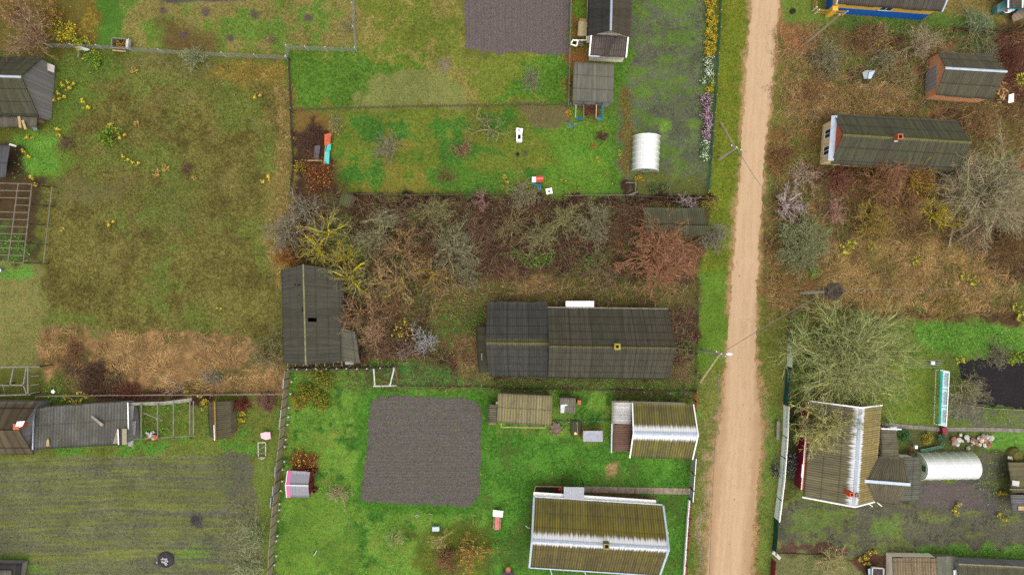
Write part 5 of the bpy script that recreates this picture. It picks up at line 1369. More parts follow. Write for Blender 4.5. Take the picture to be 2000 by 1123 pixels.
def greenhouse(label, a, b, r, door_end):
    """a, b ground px of the two ends of the axis"""
    A, B = P(*a), P(*b); d = (B - A); L = d.length; d.normalize(); n = Vector((d.y, -d.x, 0))
    th = thing('greenhouse', label, 'greenhouse', tuple((A + B) / 2))
    arc = [(math.cos(t) * r, math.sin(t) * r * 1.22 + .25) for t in np.linspace(0, PI, 17)]
    arc = [(r, 0)] + arc + [(-r, 0)]
    sk = MB(); prev = 0
    ln = [0]
    for (x0, z0), (x1, z1) in zip(arc, arc[1:]): ln.append(ln[-1] + math.hypot(x1 - x0, z1 - z0))
    nseg = 6
    for k in range(nseg):
        p, q = lerp(A, B, k / nseg), lerp(A, B, (k + 1) / nseg)
        for i in range(len(arc) - 1):
            (x0, z0), (x1, z1) = arc[i], arc[i + 1]
            sk.poly([p + n * x0 + Vector((0, 0, z0)), q + n * x0 + Vector((0, 0, z0)), q + n * x1 + Vector((0, 0, z1)), p + n * x1 + Vector((0, 0, z1))],
                    [(ln[i], L * k / nseg), (ln[i], L * (k + 1) / nseg), (ln[i + 1], L * (k + 1) / nseg), (ln[i + 1], L * k / nseg)])
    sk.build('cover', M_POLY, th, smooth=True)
    for e, p in enumerate((A, B)):
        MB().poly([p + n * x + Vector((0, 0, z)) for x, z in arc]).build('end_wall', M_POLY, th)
    for k in range(0, 7):
        p = lerp(A, B, k / 6)
        MB().tube([p + n * (x * .985) + Vector((0, 0, z * .985)) for x, z in arc], .022, 6).build('rib', M_CAP, th)
        MB().tube([p + n * (x * 1.008) + Vector((0, 0, z * 1.008)) for x, z in arc], .03, 5).build('strap', M_WHITE, th)
    for x, z in ((0, r * 1.22 + .23), (r * .7, r * .86 + .25), (-r * .7, r * .86 + .25)): MB().beam(A + n * x + Vector((0, 0, z - .05)), B + n * x + Vector((0, 0, z - .05)), .035).build('purlin', M_CAP, th)
    p = A if door_end == 0 else B; s = -d if door_end == 0 else d
    dr = MB().prism([p + s * .04 + n * -.42, p + s * .04 + n * .42, p + s * .04 + n * .42 + Vector((0, 0, 1.8)), p + s * .04 + n * -.42 + Vector((0, 0, 1.8))], s * .03).build('door', mat_plain('pale_green_door', C(190, 204, 186), .4, .15), th)
    MB().prism([p + s * .08 + n * -.3 + Vector((0, 0, 1.0)), p + s * .08 + n * .3 + Vector((0, 0, 1.0)), p + s * .08 + n * .3 + Vector((0, 0, 1.7)), p + s * .08 + n * -.3 + Vector((0, 0, 1.7))], s * .01).build('pane', mat_plain('door_pane', C(70, 100, 80), .2, .2), dr)
    return th
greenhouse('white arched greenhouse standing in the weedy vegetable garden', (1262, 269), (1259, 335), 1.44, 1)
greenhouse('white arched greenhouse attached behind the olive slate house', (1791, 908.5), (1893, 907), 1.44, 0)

# ------------------------------------------------------------- utility poles
def pole(label, base, top, h, brace=None, lamp=False, nest=False, kind=None):
    kind = kind or mat_plain('pale_pole_timber', C(206, 198, 174), .9, .25)
    A = P(*base); T = P(*top, h)
    th = thing('utility_pole', label, 'utility pole', tuple(A))
    MB().tube([A - Vector((0, 0, .3)), lerp(A, T, .5), T], [.15, .13, .1], 8).build('pole', kind, th)
    if brace: MB().tube([P(*brace) - Vector((0, 0, .3)), lerp(A, T, .93)], [.13, .1], 8).build('brace', mat_plain('brace_timber', C(196, 180, 140), .9, .3), th)
    if not nest:
        MB().beam(T + Vector((-.5, .25, -.3)), T + Vector((.5, -.25, -.3)), .09).build('crossarm', M_TIMBER, th)
        for k in (-.45, 0, .45):
            c = T + Vector((k, -k * .5, -.24)); MB().lathe(c, [(0, 0), (.05, 0), (.07, .1), (.04, .18), (0, .2)], 8).build('insulator', M_WHITE, th)
    if lamp:
        a = MB().tube([T + Vector((0, 0, -.3)), T + Vector((.3, 0, .0)), T + Vector((.55, 0, .05))], .03, 6).build('lamp_arm', M_WIRE, th)
        MB().tube([T + Vector((.45, 0, .05)), T + Vector((.6, 0, .08)), T + Vector((.9, -.02, .06)), T + Vector((1.05, -.02, .03))], [.06, .13, .14, .06], 8).build('lamp_head', M_WHITE, a)
    return T
T1 = pole('braced wooden utility pole with a white street lamp beside the sandy track', (1371, 685), (1409, 691), 7.4, (1368, 748), True)
T2 = pole('braced wooden utility pole near the pink flower row', (1404, 311), (1439, 288), 6.6, (1408, 237))
T3 = pole('pale concrete utility pole carrying a stork nest', (1563, 572), (1622, 569), 7.2, nest=True, kind=M_PALEPOST)
T4 = pole('bare leaning timber pole in front of the blue and yellow house', (1572, 86), (1640, 29), 7.6, kind=mat_plain('grey_brown_pole', C(190, 172, 140), .9, .25), nest=True)


def sag_line(a, b, s, r=.012, n=14):
    pts = [lerp(a, b, k / n) - Vector((0, 0, s * 4 * (k / n) * (1 - k / n))) for k in range(n + 1)]
    return pts
def wire(label, a, b, s, r=.013, cat='cable'):
    th = MB().tube(sag_line(a, b, s), r, 5).build('power_cable', M_WIRE)
    tag(th, label, cat)
wire('twisted cable crossing the track from the lamp pole to the nest pole', T1 + Vector((.2, .1, -.2)), T3 + Vector((-.05, .05, -.3)), .5, .03)
wire('cable running down along the track from the lamp pole to the bottom edge', T1 + Vector((.0, -.1, -.3)), P(1384, 1200, 7.0), .5, .026)
wire('cable crossing the track from the pole near the flowers towards the thicketed yard', T2 + Vector((.1, 0, -.2)), P(1500, 380, 4.2), .4, .028)
wire('upper of two cables running right from the nest pole', T3 + Vector((.05, .15, -.3)), P(2060, 561, 7.2), .35)
wire('lower of two cables running right from the nest pole', T3 + Vector((.05, -.1, -.35)), P(2060, 572, 7.2), .35)
wire('thin cable from the lamp pole to the dark house', T1 + Vector((-.3, 0, -.3)), P(1320, 680, 5.5), .25, .01)

# ----------------------------------------------------------------- furniture
def board_frame(label, cat, name, beams, m, w=.09, loc=None):
    a = beams[0][0]
    th = thing(name, label, cat, (a[0], a[1], 0) if loc is None else loc)
    for a, b, nm in beams: MB().beam(a, b, w).build(nm, m, th)
    return th
# pergola frame left
M_FRAME = mat_plain('weathered_frame_timber', C(122, 112, 96), 0.9, 0.3)
th = thing('pergola', 'long grey timber frame of an unglazed greenhouse at the left edge', 'frame', (P(50, 440).x, P(50, 440).y, 0))
zt = 2.3
def LX(x, y): return P(x, y, zt)
for (a, b) in (((63, 358), (46, 514)), ((36, 359), (16, 513)), ((-20, 360), (-40, 512))): MB().beam(LX(*a), LX(*b), .12).build('beam', M_FRAME, th)
for k in range(12):
    y = 358.5 + k * 14.0
    if k == 3: MB().beam(LX(34 - k * 1.55, y), LX(63 - k * 1.55, y + 1), .09).build('rafter', M_FRAME, th); continue
    MB().beam(LX(-30, y - 1), LX(63 - k * 1.55, y + 1), .09).build('rafter', M_FRAME, th)
for k in range(5):
    x, y = 82 - k * 4.3, 362 + k * 38
    b_ = Vector((P(63 - k * 4.2, 359 + k * 38.5, zt).x, P(63, 359 + k * 38.5, zt).y, 0))
    b_ = P(63 - k * 4.2, 359 + k * 38.5, zt); g_ = Vector((b_.x + .15, b_.y, gz(b_.x, b_.y)))
    MB().beam(g_, b_, .11).build('post', M_TIMBERD, th)
    q = Vector((b_.x + 1.05, b_.y - .05, .75))
    MB().beam(q - Vector((0, 0, .75)), q, .08).build('low_post', M_TIMBERD, th); MB().beam(b_ - Vector((0, 0, .5)), q, .07).build('strut', M_TIMBERD, th)
p0 = P(63, 359, zt); p1 = P(46, 513, zt)
MB().beam(Vector((p0.x + 1.05, p0.y, .75)), Vector((p1.x + 1.05, p1.y, .75)), .07).build('low_rail', M_TIMBER, th)
# lower left frame
th = thing('pergola', 'grey timber pen frame with leaning rungs above the brown board-roofed house', 'frame', (P(40, 750).x, P(40, 750).y, 0))
zt = 1.9
for a, b in (((-60, 718), (78, 716)), ((-60, 752), (48, 752)), ((27, 718), (20, 752)), ((52, 718), (46, 752)), ((55, 718), (55, 772)), ((46, 752), (53, 770)), ((-60, 774), (60, 770))): MB().beam(LX(*a), LX(*b), .13).build('beam', M_TIMBER, th)
for k in range(5): MB().beam(LX(6 - k * 18, 753), P(11 - k * 18, 773, .6), .09).build('rung', M_TIMBER, th)
for x, y in ((55, 718), (55, 772), (78, 716), (4, 752)): MB().beam(g0(LX(x, y)), LX(x, y), .12).build('post', M_TIMBERD, th)
for a, b in (((60, 735), (77, 733)), ((60, 752), (77, 750)), ((60, 768), (77, 765))): MB().beam(P(*a, .5), P(*b, .5), .1).build('rung', M_TIMBER, th)
# trellis pen of tall posts between the slate barns
th = thing('trellis', 'open timber frame pen full of green weeds beside the mossy slate barn', 'frame', (P(330, 825).x, P(330, 825).y, 0))
for x in (276, 308, 339, 371, 378): MB().beam(P(x, 789 - (x - 276) * .06, 2.0), P(x, 859 - (x - 276) * .11, 1.6), .1).build('rafter', M_TIMBER, th)
for x in (277, 309, 338, 371):
    for y in (790, 857): MB().beam(g0(P(x, y)), P(x, y, 1.8), .1).build('post', M_TIMBER, th)
MB().beam(P(278, 805, 1.7), P(318, 821, 1.5), .1).build('brace', M_TIMBER, th); MB().beam(P(260, 857, 1.4), P(382, 851, 1.4), .08).build('rail', M_TIMBER, th)
pl = MB(); pl.prism([P(250, 786, 1.5), P(320, 784, 1.6), P(375, 777, 1.6), P(375, 784, 1.6), P(320, 791, 1.6), P(250, 791, 1.5)], (0, 0, .05)); pl.build('slate_edge', mat_plain('lichen_slate_edge', C(150, 152, 138), .9, .4), th)
# swing frames under the square shed
for k, (x0, x1, l) in enumerate(((1125, 1140, 'left rusty swing frame with turquoise seat below the square shed'), (1165, 1177, 'right swing frame with turquoise seat and blue post below the square shed'))):
    c = P((x0 + x1) / 2, 230)
    th = thing('swing', l, 'swing', tuple(c), group='swing frames below the square shed')
    MB().beam(P(x0, 204, 2.1), P(x0 - 1, 230, .5), .07).build('side_bar', M_PALEPOST if k == 0 else mat_plain('pale_bar', C(220, 214, 190), .6, .15), th)
    MB().beam(P(x1, 204, 2.1), P(x1, 232, .5), .08 if k == 0 else .12).build('side_bar', M_TIMBER if k == 0 else mat_plain('blue_post', C(40, 130, 160), .5, .2), th)
    for xx in (x0, x1): MB().beam(g0(P(xx, 204)), P(xx, 204, 2.1), .08).build('leg', M_TIMBERD, th)
    MB().beam(P(x0, 204, 2.1), P(x1, 204, 2.1), .08).build('top_bar', M_TIMBERD, th)
    MB().prism([P(x0 - 2, 230, .45), P(x1 + 1, 228, .45), P(x1, 235, .45), P(x0 + 3, 237, .45)], (0, 0, .06)).build('seat', M_TEALDARK if k == 0 else mat_plain('teal_seat', C(30, 125, 140), .5, .2), th)
# white field stove
c = P(1014, 266)
th = thing('stove', 'white outdoor stove with dark fire hole on the lawn', 'stove', tuple(c))
MB().box((c.x, c.y - .25, .35), (.62, 1.0, .7)).build('body', M_WHITE, th); MB().box((c.x, c.y - .25, .71), (.32, .48, .03)).build('fire_hole', M_BLACK, th)
MB().box((c.x + .02, c.y + .48, .5), (.72, .46, .14), -.15).build('lid', M_WHITE, th); MB().box((c.x - .02, c.y + .48, .58), (.2, .14, .04), -.15).build('handle', M_BLACK, th)
for sx in (-.25, .25): MB().beam((c.x + sx, c.y + .48, 0), (c.x + sx, c.y + .48, .45), .06).build('leg', M_TIMBERD, th)
for x, y, l in ((1011, 303, 'dark round bucket on the lawn, left of the pair below the white stove'), (1026, 300, 'grey round bucket on the lawn, right of the pair below the white stove')):
    c = P(x, y); b = thing('bucket', l, 'bucket', tuple(c), group='buckets below the white stove')
    MB().lathe((c.x, c.y, 0), [(0, .02), (.15, .02), (.2, .34), (.18, .34), (.14, .06), (0, .06)]).build('body', M_TYRE if x < 1020 else mat_plain('grey_zinc', C(96, 98, 96), .6, .3), b)
    MB().tube([(c.x - .2, c.y, .34), (c.x, c.y - .16, .3), (c.x + .2, c.y, .34)], .012, 5).build('handle', M_WIRE, b)
# red and white bench
c = P(1050, 352)
th = thing('garden_table', 'table with red and white top above a blue bucket by the fence', 'table', tuple(c))
MB().prism([P(1047, 344.5, .7), P(1062, 344, .7), P(1061, 356, .7), P(1047, 356, .7)], (0, 0, .05)).build('red_top', M_RED, th)
MB().prism([P(1047.3, 348, .76), P(1061, 347.5, .76), P(1061, 350, .76), P(1047.3, 350.5, .76)], (0, 0, .01)).build('stripe', mat_plain('salmon_paint', C(236, 130, 100), .5, .1), th)
MB().prism([P(1039, 346, .68), P(1046.6, 346, .68), P(1046.6, 356.6, .68), P(1039, 356.6, .68)], (0, 0, .05)).build('white_top', M_WHITE, th)
for x, y in ((1041, 348), (1041, 355), (1060, 346), (1060, 354)): MB().beam(g0(P(x, y)), P(x, y, .68), .06).build('leg', M_TIMBER, th)
c = P(1048, 366); th = thing('crate', 'blue plastic crate on the grass below the red and white table', 'crate', tuple(c))
bl = mat_plain('blue_plastic', C(30, 110, 150), .4, .2)
for x0, y0, x1, y1 in ((1040, 360, 1050, 362), (1050, 362, 1056, 362), (1050, 362, 1053, 374), (1056, 362, 1053, 374)): MB().beam(P(x0, y0, .3), P(x1, y1, .3), .14, .3).build('side', bl, th)
c = P(1072, 375); th = thing('washbasin', 'white square basin tilted against the fence', 'basin', tuple(c))
MB().box((c.x, c.y, .5), (.68, .62, .12), .2).build('top', M_WHITE, th); MB().box((c.x, c.y, .58), (.3, .25, .03), .2).build('bowl', mat_plain('grey_bowl', C(150, 150, 146), .4, .3), th)
MB().box((c.x, c.y, .22), (.4, .4, .44), .2).build('stand', M_TIMBERD, th)
# orange and turquoise boards
c = P(638, 290)
th = thing('bench', 'long bench with an orange end and turquoise plastic cover', 'bench', tuple(c))
MB().prism([P(634, 263, .55), P(647, 260, .55), P(645, 284, .55), P(634, 285, .55)], (0, 0, .06)).build('orange_board', M_ORANGE, th)
MB().prism([P(639, 285, .56), P(647, 281, .56), P(646, 294, .6), P(637, 297, .6)], (0, 0, .06)).build('turquoise_cover', M_TEAL, th)
MB().prism([P(636, 297, .56), P(644, 296, .56), P(643, 321, .5), P(634, 320, .5)], (0, 0, .06)).build('turquoise_cover', M_TEAL, th)
MB().beam(P(636, 285, .5), P(633, 320, .5), .1).build('edge_board', M_TIMBERT, th)
for x, y in ((636, 266), (645, 266), (635, 318), (642, 318)): MB().beam(g0(P(x, y)), P(x, y, .55), .08).build('leg', M_TIMBERD, th)
c = P(619, 300)
th = thing('loose_board', 'dark grey board lying among brambles next to the turquoise bench', 'board', tuple(c))
MB().prism([P(615, 285, .3), P(626, 284, .35), P(624, 299, .3), P(622, 312, .25), P(613, 311, .3)], (0, 0, .05)).build('board', mat_plain('slate_grey_board', C(98, 90, 92), .9, .25), th)
MB().beam(P(600, 314, .4), P(629, 314, .4), .12).build('plank', M_TIMBERT, th)
# pink table, frame and crate at the left fence
c = P(518, 851)
th = thing('garden_table', 'pink spotted square table beside the corrugated fence', 'table', tuple(c))
MB().prism([P(509, 846, .7), P(517, 843.5, .7), P(528, 843.5, .7), P(529, 856, .7), P(520, 859, .7), P(510, 855, .7)], (0, 0, .04)).build('tabletop', mat_plain('pink_cloth', C(246, 196, 204), .7, .12, dirt=C(255, 240, 240)), th)
for x, y in ((512, 847), (526, 846), (526, 855), (512, 854)): MB().beam(g0(P(x, y)), P(x, y, .7), .05).build('leg', M_TIMBERD, th)
c = P(512, 878)
th = thing('sawhorse', 'small timber frame with a grey slab below the pink table', 'frame', tuple(c))
for a, b in (((504, 864), (505, 890)), ((519, 864), (519, 890)), ((504, 864), (519, 864)), ((505, 879), (519, 870)), ((500, 885), (520, 885))): MB().beam(P(*a, .6), P(*b, .6), .08).build('bar', M_PALEPOST if a[0] in (504, 519) else M_TIMBER, th)
for x, y in ((504, 865), (519, 865), (505, 889), (519, 889)): MB().beam(g0(P(x, y)), P(x, y, .6), .07).build('leg', M_TIMBERD, th)
MB().prism([P(503, 894, .3), P(512, 891, .3), P(520, 893, .3), P(512, 898, .3)], (0, 0, .05)).build('slab', M_CONC, th)
# red and white table in the yard
c = P(972, 1012)
th = thing('bench', 'peeling red bench with a white board across its end on the lawn', 'bench', tuple(c))
MB().prism([P(967, 1006, .5), P(976, 1006, .5), P(975, 1034, .5), P(966, 1034, .5)], (0, 0, .05)).build('red_seat', mat_plain('peeling_red_paint', C(206, 92, 100), .6, .15, dirt=C(240, 220, 215), dirt_amt=.7), th)
MB().prism([P(963, 995, .62), P(983, 997.5, .62), P(981.5, 1009.5, .62), P(962.5, 1007.5, .62)], (0, 0, .05)).build('white_board', M_WHITE, th)
for x in (965, 978): MB().beam(P(x, 1008, .45), P(x - 1, 1032, .45), .06).build('side_rail', M_TIMBERT, th)
for x, y in ((967, 1000), (978, 1001), (967, 1032), (974, 1032)): MB().beam(g0(P(x, y)), P(x, y, .5), .07).build('leg', M_TIMBERD, th)
c = P(852, 1030)
th = thing('box', 'pale blue box with a lid on the grass below the ploughed plot', 'box', tuple(c))
MB().box((c.x, c.y, .22), (.7, .42, .44)).build('body', mat_plain('pale_blue_box', C(188, 212, 226), .5, .1), th); MB().box((c.x, c.y, .46), (.76, .46, .05)).build('lid', mat_plain('pale_blue_lid', C(206, 226, 236), .5, .1), th)
for x, y, l in ((840, 1024, 'thin wooden stake with a crosspiece left of the pale blue box'), (924, 1026, 'thin wooden stake with a crosspiece right of the pale blue box')):
    A = P(x, y - 18 + 18); B = P(x, y, 0)
    th = thing('stake', l, 'stake', tuple(P(x, y)))
    MB().beam(P(x, y - 2), P(x, y - 2, 1.3) + Vector((0, .7, 0)), .05).build('post', M_TIMBERT, th); MB().beam(P(x - 3, y - 20, 1.1), P(x + 4, y - 20, 1.1), .05).build('crosspiece', M_TIMBERT, th)
c = P(815, 1005.5); th = thing('bucket', 'small round white bucket at the bottom edge of the ploughed plot', 'bucket', tuple(c))
MB().lathe((c.x, c.y, 0), [(0, .02), (.12, .02), (.16, .3), (.13, .3), (.1, .05), (0, .05)]).build('body', M_PALEPOST, th); MB().tube([(c.x - .16, c.y, .3), (c.x, c.y - .14, .26), (c.x + .16, c.y, .3)], .012, 5).build('handle', M_WIRE, th)
c = P(616, 1080); th = thing('branch', 'short pale broken branch lying on the grass in the left of the yard', 'branch', tuple(c))
MB().tube([P(612, 1085, .06), P(616, 1080, .1), P(619, 1074, .12)], [.05, .06, .03], 6).build('stem', M_PALEPOST, th); MB().tube([P(615, 1082, .08), P(612, 1078, .2)], [.04, .02], 5).build('twig', M_TIMBERD, th)
# dark grill at the bottom edge
c = P(992, 1119); th = thing('brazier', 'dark fire table with a red ring at the bottom edge of the yard', 'brazier', tuple(c))
MB().prism([P(981, 1116, .6), P(1004, 1116, .6), P(1005, 1140, .6), P(980, 1140, .6)], (0, 0, .06)).build('top', mat_plain('dark_table', C(62, 54, 58), .7, .3), th)
MB().lathe(tuple(P(992.5, 1112, .75)), [(.26, 0), (.3, .03), (.26, .06), (.2, .06), (.2, 0)]).build('ring', mat_plain('red_ring', C(200, 64, 40), .5, .2), th); MB().lathe(tuple(P(992.5, 1112, .72)), [(0, .05), (.21, .05), (.21, 0), (0, 0)]).build('pot', M_TIMBER, th)
for x in (984, 1001): MB().beam(g0(P(x, 1120)), P(x, 1120, .6), .08).build('leg', M_TIMBERD, th)
# wooden garden gate frame
th = thing('gate', 'white timber gate frame standing at the end of the dark corrugated fence', 'gate frame', (P(750, 735).x, P(750, 735).y, 0))
for a, b in (((730, 720, 1.6), (732, 752, .5)), ((770, 719, 1.7), (762, 752, .5)), ((729, 754, .4), (775, 753, .4))): MB().beam(P(*a), P(*b), .14).build('bar', M_PALEPOST, th)
MB().beam(P(772, 719, 1.6), P(778, 750, .3), .1).build('brace', mat_plain('rusty_red_timber', C(140, 92, 74), .9, .3), th)
for x, y in ((730, 720), (770, 719), (774, 753)): MB().beam(g0(P(x, y)), P(x, y, 1.6 if y < 740 else .5), .1).build('post', M_TIMBER, th)
# well / platform, swing seat, hearth
c = P(1125, 836)
th = thing('platform', 'dark plank platform with a round yellow lid behind the swing bench', 'platform', tuple(c))
MB().box((c.x, c.y, .2), (1.15, 1.5, .4)).build('deck', mat_planks('dark_deck_boards', C(76, 74, 58), .19, .4), th)
l = P(1124, 846.5, .45); MB().lathe((l.x, l.y, .41), [(0, .04), (.15, .04), (.16, 0), (0, 0)]).build('lid', mat_plain('yellow_lid', C(252, 226, 130), .5, .08), th)
MB().beam(P(1127, 823, .45), P(1128, 850, .45), .05).build('strip', M_TIMBERT, th)
c = P(1158, 846)
th = thing('swing_bench', 'grey roofed garden swing bench on a dark red frame', 'swing bench', tuple(c))
MB().prism([P(1139, 841, 1.9), P(1177, 841, 1.9), P(1177, 862, 1.75), P(1139, 862, 1.75)], (0, 0, .05)).build('canopy', mat_plain('grey_canopy', C(166, 170, 184), .6, .2, dirt=C(110, 112, 122), dirt_amt=.4), th)
rd = mat_plain('dark_red_frame', C(160, 44, 44), .5, .2)
for x in (1136.5, 1174):
    for y in (836, 860): MB().beam(g0(P(x, y)), P(x, 847, 1.8), .07).build('leg', rd, th)
MB().beam(P(1137, 834, .5), P(1136, 861, .5), .09).build('side_frame', rd, th); MB().beam(P(1138, 835.5, .6), P(1174, 834, .6), .07).build('back_rail', rd, th); MB().beam(P(1174, 831, .6), P(1174, 839, .6), .09).build('post', rd, th)
MB().box((c.x, c.y, .45), (1.6, .5, .08)).build('seat', M_TIMBER, th)
c = P(1086, 837)
th = thing('fire_pit', 'round ash fire pit ringed with brown stones below the patchwork shed', 'fire pit', tuple(c))
MB().lathe((c.x, c.y, -.02), [(0, .12), (.3, .1), (.55, .05), (.6, 0)], 20).build('ash', mat_plain('brown_ash', C(122, 106, 94), .95, .4), th)
for k in range(8):
    a = k * PI / 4 + .3; p = Vector((c.x + math.cos(a) * .62, c.y + math.sin(a) * .62, .05))
    MB().lathe(tuple(p), [(.02, .17), (.11, .13), (.14, .05), (.13, -.06)], 7).build('stone', mat_plain('brown_stone', C(156, 122, 98), .9, .3), th)
# planter and ball at bottom house
c = P(1070, 956)
th = thing('raised_bed', 'dark earth bed with timber edging by the grey porch', 'raised bed', tuple(c))
MB().prism([P(1047, 950), P(1096, 951), P(1095, 964), P(1044, 963)], (0, 0, .18)).build('earth', mat_soil('dark_bed', C(66, 62, 46), C(40, 38, 30), amt=.05), th)
for a, b in (((1046, 949), (1097, 950)), ((1046, 949), (1042, 964)), ((1097, 950), (1096, 964))): MB().beam(P(*a, .2), P(*b, .2), .08, .2).build('edge', M_TIMBERT, th)
c = P(1093, 955, .35); th = thing('ball', 'red ball lying in the dark earth bed by the porch', 'ball', (c.x, c.y, .17))
MB().lathe((c.x, c.y, .38), [(.21 * math.cos(t), .21 * math.sin(t)) for t in np.linspace(-PI / 2, PI / 2, 10)], 14).build('ball', mat_plain('red_ball', C(226, 34, 38), .4, .05, dirt_amt=.05), th, smooth=True)
# crates, cart left of the top house
c = P(1139, 56)
th = thing('crate', 'tall wooden crate with a mossy lid beside the dark slate house', 'crate', tuple(c))
MB().prism([P(1130, 42, 1.1), P(1148, 43.5, 1.1), P(1146, 71, 1.1), P(1128, 71, 1.1)], (0, 0, .06)).build('lid', mat_planks('mossy_lid', C(168, 156, 120), .2, .35), th)
MB().prism([P(1130, 44), P(1146, 45), P(1144, 76), P(1127, 76)], (0, 0, 1.08)).build('body', mat_planks('tan_crate', C(150, 128, 84), .2, .35), th)
MB().beam(P(1146, 70, .9), P(1145, 80, .7), .07).build('bar', M_PALEG, th); MB().beam(P(1119, 79, .8), P(1145, 79, .8), .07).build('bar', M_PALEG, th)
c = P(1122, 85)
th = thing('sink', 'cream enamel sink frame next to the tall wooden crate', 'sink', tuple(c))
for a, b in (((1115, 86), (1119, 79)), ((1119, 79), (1129, 80)), ((1129, 80), (1126, 91)), ((1126, 91), (1115, 87))): MB().beam(P(*a, .75), P(*b, .75), .13).build('rim', M_CREAM, th)
MB().prism([P(1117, 86, .6), P(1119, 81, .6), P(1127, 82, .6), P(1125, 89, .6)], (0, 0, .03)).build('bowl', M_BLACK, th)
for x, y in ((1117, 86), (1127, 82), (1125, 89)): MB().beam(g0(P(x, y)), P(x, y, .7), .06).build('leg', M_TIMBERD, th)
c = P(1133, 88); th = thing('stool', 'small slatted wooden stool between the sink and the slate house', 'stool', tuple(c))
for k in range(3): MB().box((c.x, c.y + .18 - k * .2, .45), (.6, .1, .04)).build('slat', M_TIMBER, th)
for sx in (-.25, .25):
    for sy in (-.2, .2): MB().beam((c.x + sx, c.y + sy, 0), (c.x + sx, c.y + sy, .44), .06).build('leg', M_TIMBERD, th)
# planter box top-left
c = P(237, 87)
th = thing('planter', 'timber planter box of orange and green plants at the wire fence', 'planter', tuple(c))
for a, b in (((221, 76), (252, 78)), ((221, 76), (220, 95)), ((220, 95), (250, 97))): MB().beam(P(*a, .5), P(*b, .5), .1, .5).build('side', M_TIMBER, th)
MB().beam(P(251.5, 77, .5), P(250, 97, .5), .28, .5).build('side', M_PALEPOST, th); MB().beam(P(220, 99, .4), P(246, 101, .4), .12).build('board', M_TIMBERT, th)
MB().prism([P(222, 77, .3), P(250, 78, .3), P(249, 95, .3), P(221, 94, .3)], (0, 0, .05)).build('earth', mat_soil('dark_bed_b', C(80, 70, 44), C(48, 42, 30)), th)
c = P(160, 100); th = thing('bench', 'weathered board bench at the fence near the plank barn', 'bench', tuple(c))
MB().prism([P(147, 91, .55), P(160, 92, .55), P(176, 97, .55), P(172, 100, .55), P(154, 98, .55)], (0, 0, .06)).build('seat', M_PALEPOST, th); MB().beam(P(155, 99, .5), P(153, 113, .3), .16).build('board', M_TIMBER, th)
for x, y in ((153, 94), (170, 98)): MB().beam(g0(P(x, y)), P(x, y, .55), .1).build('leg', M_TIMBERD, th)
c = P(97, 133); th = thing('panel', 'white square board leaning on the wall of the plank barn', 'board', tuple(c))
MB().prism([P(88, 122, 1.4), P(107, 129, .9), P(106, 143, .8), P(87, 136, 1.3)], (0, 0, .06)).build('board', mat_plain('offwhite_board', C(214, 204, 198), .7, .12), th); MB().beam(g0(P(104, 137)), P(104, 137, .8), .08).build('prop', M_TIMBERD, th)
c = P(83, 237); th = thing('barrel', 'rusty barrel at the corner of the plank barn', 'barrel', tuple(c)); MB().lathe((c.x, c.y, 0), [(0, .7), (.24, .7), (.26, .35), (.24, 0)]).build('body', mat_plain('pink_rust', C(176, 130, 118), .8, .3), th); MB().lathe((c.x, c.y, .4), [(.26, 0), (.28, .02), (.26, .04)]).build('hoop', M_WIRE, th)
c = P(68, 250); th = thing('wheelbarrow', 'grey upturned wheelbarrow beside the plank barn', 'wheelbarrow', tuple(c))
MB().prism([P(61, 244, .5), P(69, 243, .5), P(76, 254, .4), P(68, 256, .4)], (0, 0, .2)).build('tray', mat_plain('zinc_tray', C(150, 156, 164), .5, .25), th); MB().beam(P(74, 254, .3), P(78, 262, .25), .06).build('handle', M_TIMBERD, th); MB().lathe((c.x - .5, c.y + .3, .15), [(.1, 0), (.16, .04), (.1, .08)]).build('wheel', M_TYRE, th)
c = P(8, 310); th = thing('shed', 'dark felt lean-to roof above the timber frame at the left edge', 'shed', tuple(c))
add_roof('roof', th, mat_roof('dark_felt_patch', C(92, 92, 96), row=2, stripe=.05, speck=.2, moss=C(70, 70, 66), moss_amt=.5), P(-50, 282, 2.2), P(20, 284, 2.2), P(10, 346, 1.9), P(-50, 348, 1.9), amp=0, wob=.1); MB().box((P(-15, 315).x, P(-15, 315).y, .9), (2.6, 3.0, 1.8)).build('wall', M_WOODGREY, th)
MB().beam(P(18, 282, 2.3), P(32, 286, 2.1), .2, .06).build('loose_board', M_PALEPOST, th)
c = P(2, 528); th = thing('bucket', 'pale blue round bucket cut by the left edge', 'bucket', tuple(c)); MB().lathe((c.x, c.y, 0), [(0, .35), (.2, .36), (.24, .3), (.2, 0)]).build('body', mat_plain('pale_blue_bucket', C(176, 196, 226), .4, .1), th); MB().lathe((c.x, c.y, .33), [(.22, 0), (.25, .02), (.22, .05)]).build('rim', M_WHITE, th)
c = P(107, 764); th = thing('bowl', 'white bowl on the weeds above the brown board roof', 'bowl', tuple(c)); MB().lathe((c.x, c.y, .15), [(0, .06), (.14, .08), (.2, .16), (.17, .16), (0, .1)]).build('bowl', M_WHITE, th); MB().lathe((c.x, c.y, .0), [(.1, 0), (.1, .2)]).build('foot', M_WHITE, th)
c = P(300, 848); th = thing('rubbish_pile', 'heap of broken slabs and orange scraps inside the weedy timber pen', 'rubble heap', tuple(c))
for k in range(14):
    MB().box((c.x + random.uniform(-.8, .6), c.y + random.uniform(-.35, .35), random.uniform(.1, .35)), (random.uniform(.2, .55), random.uniform(.15, .35), .08), random.uniform(0, 3)).build('slab', random.choice((M_PALEPOST, M_CONC, M_ORANGE, M_GREYMET)), th)
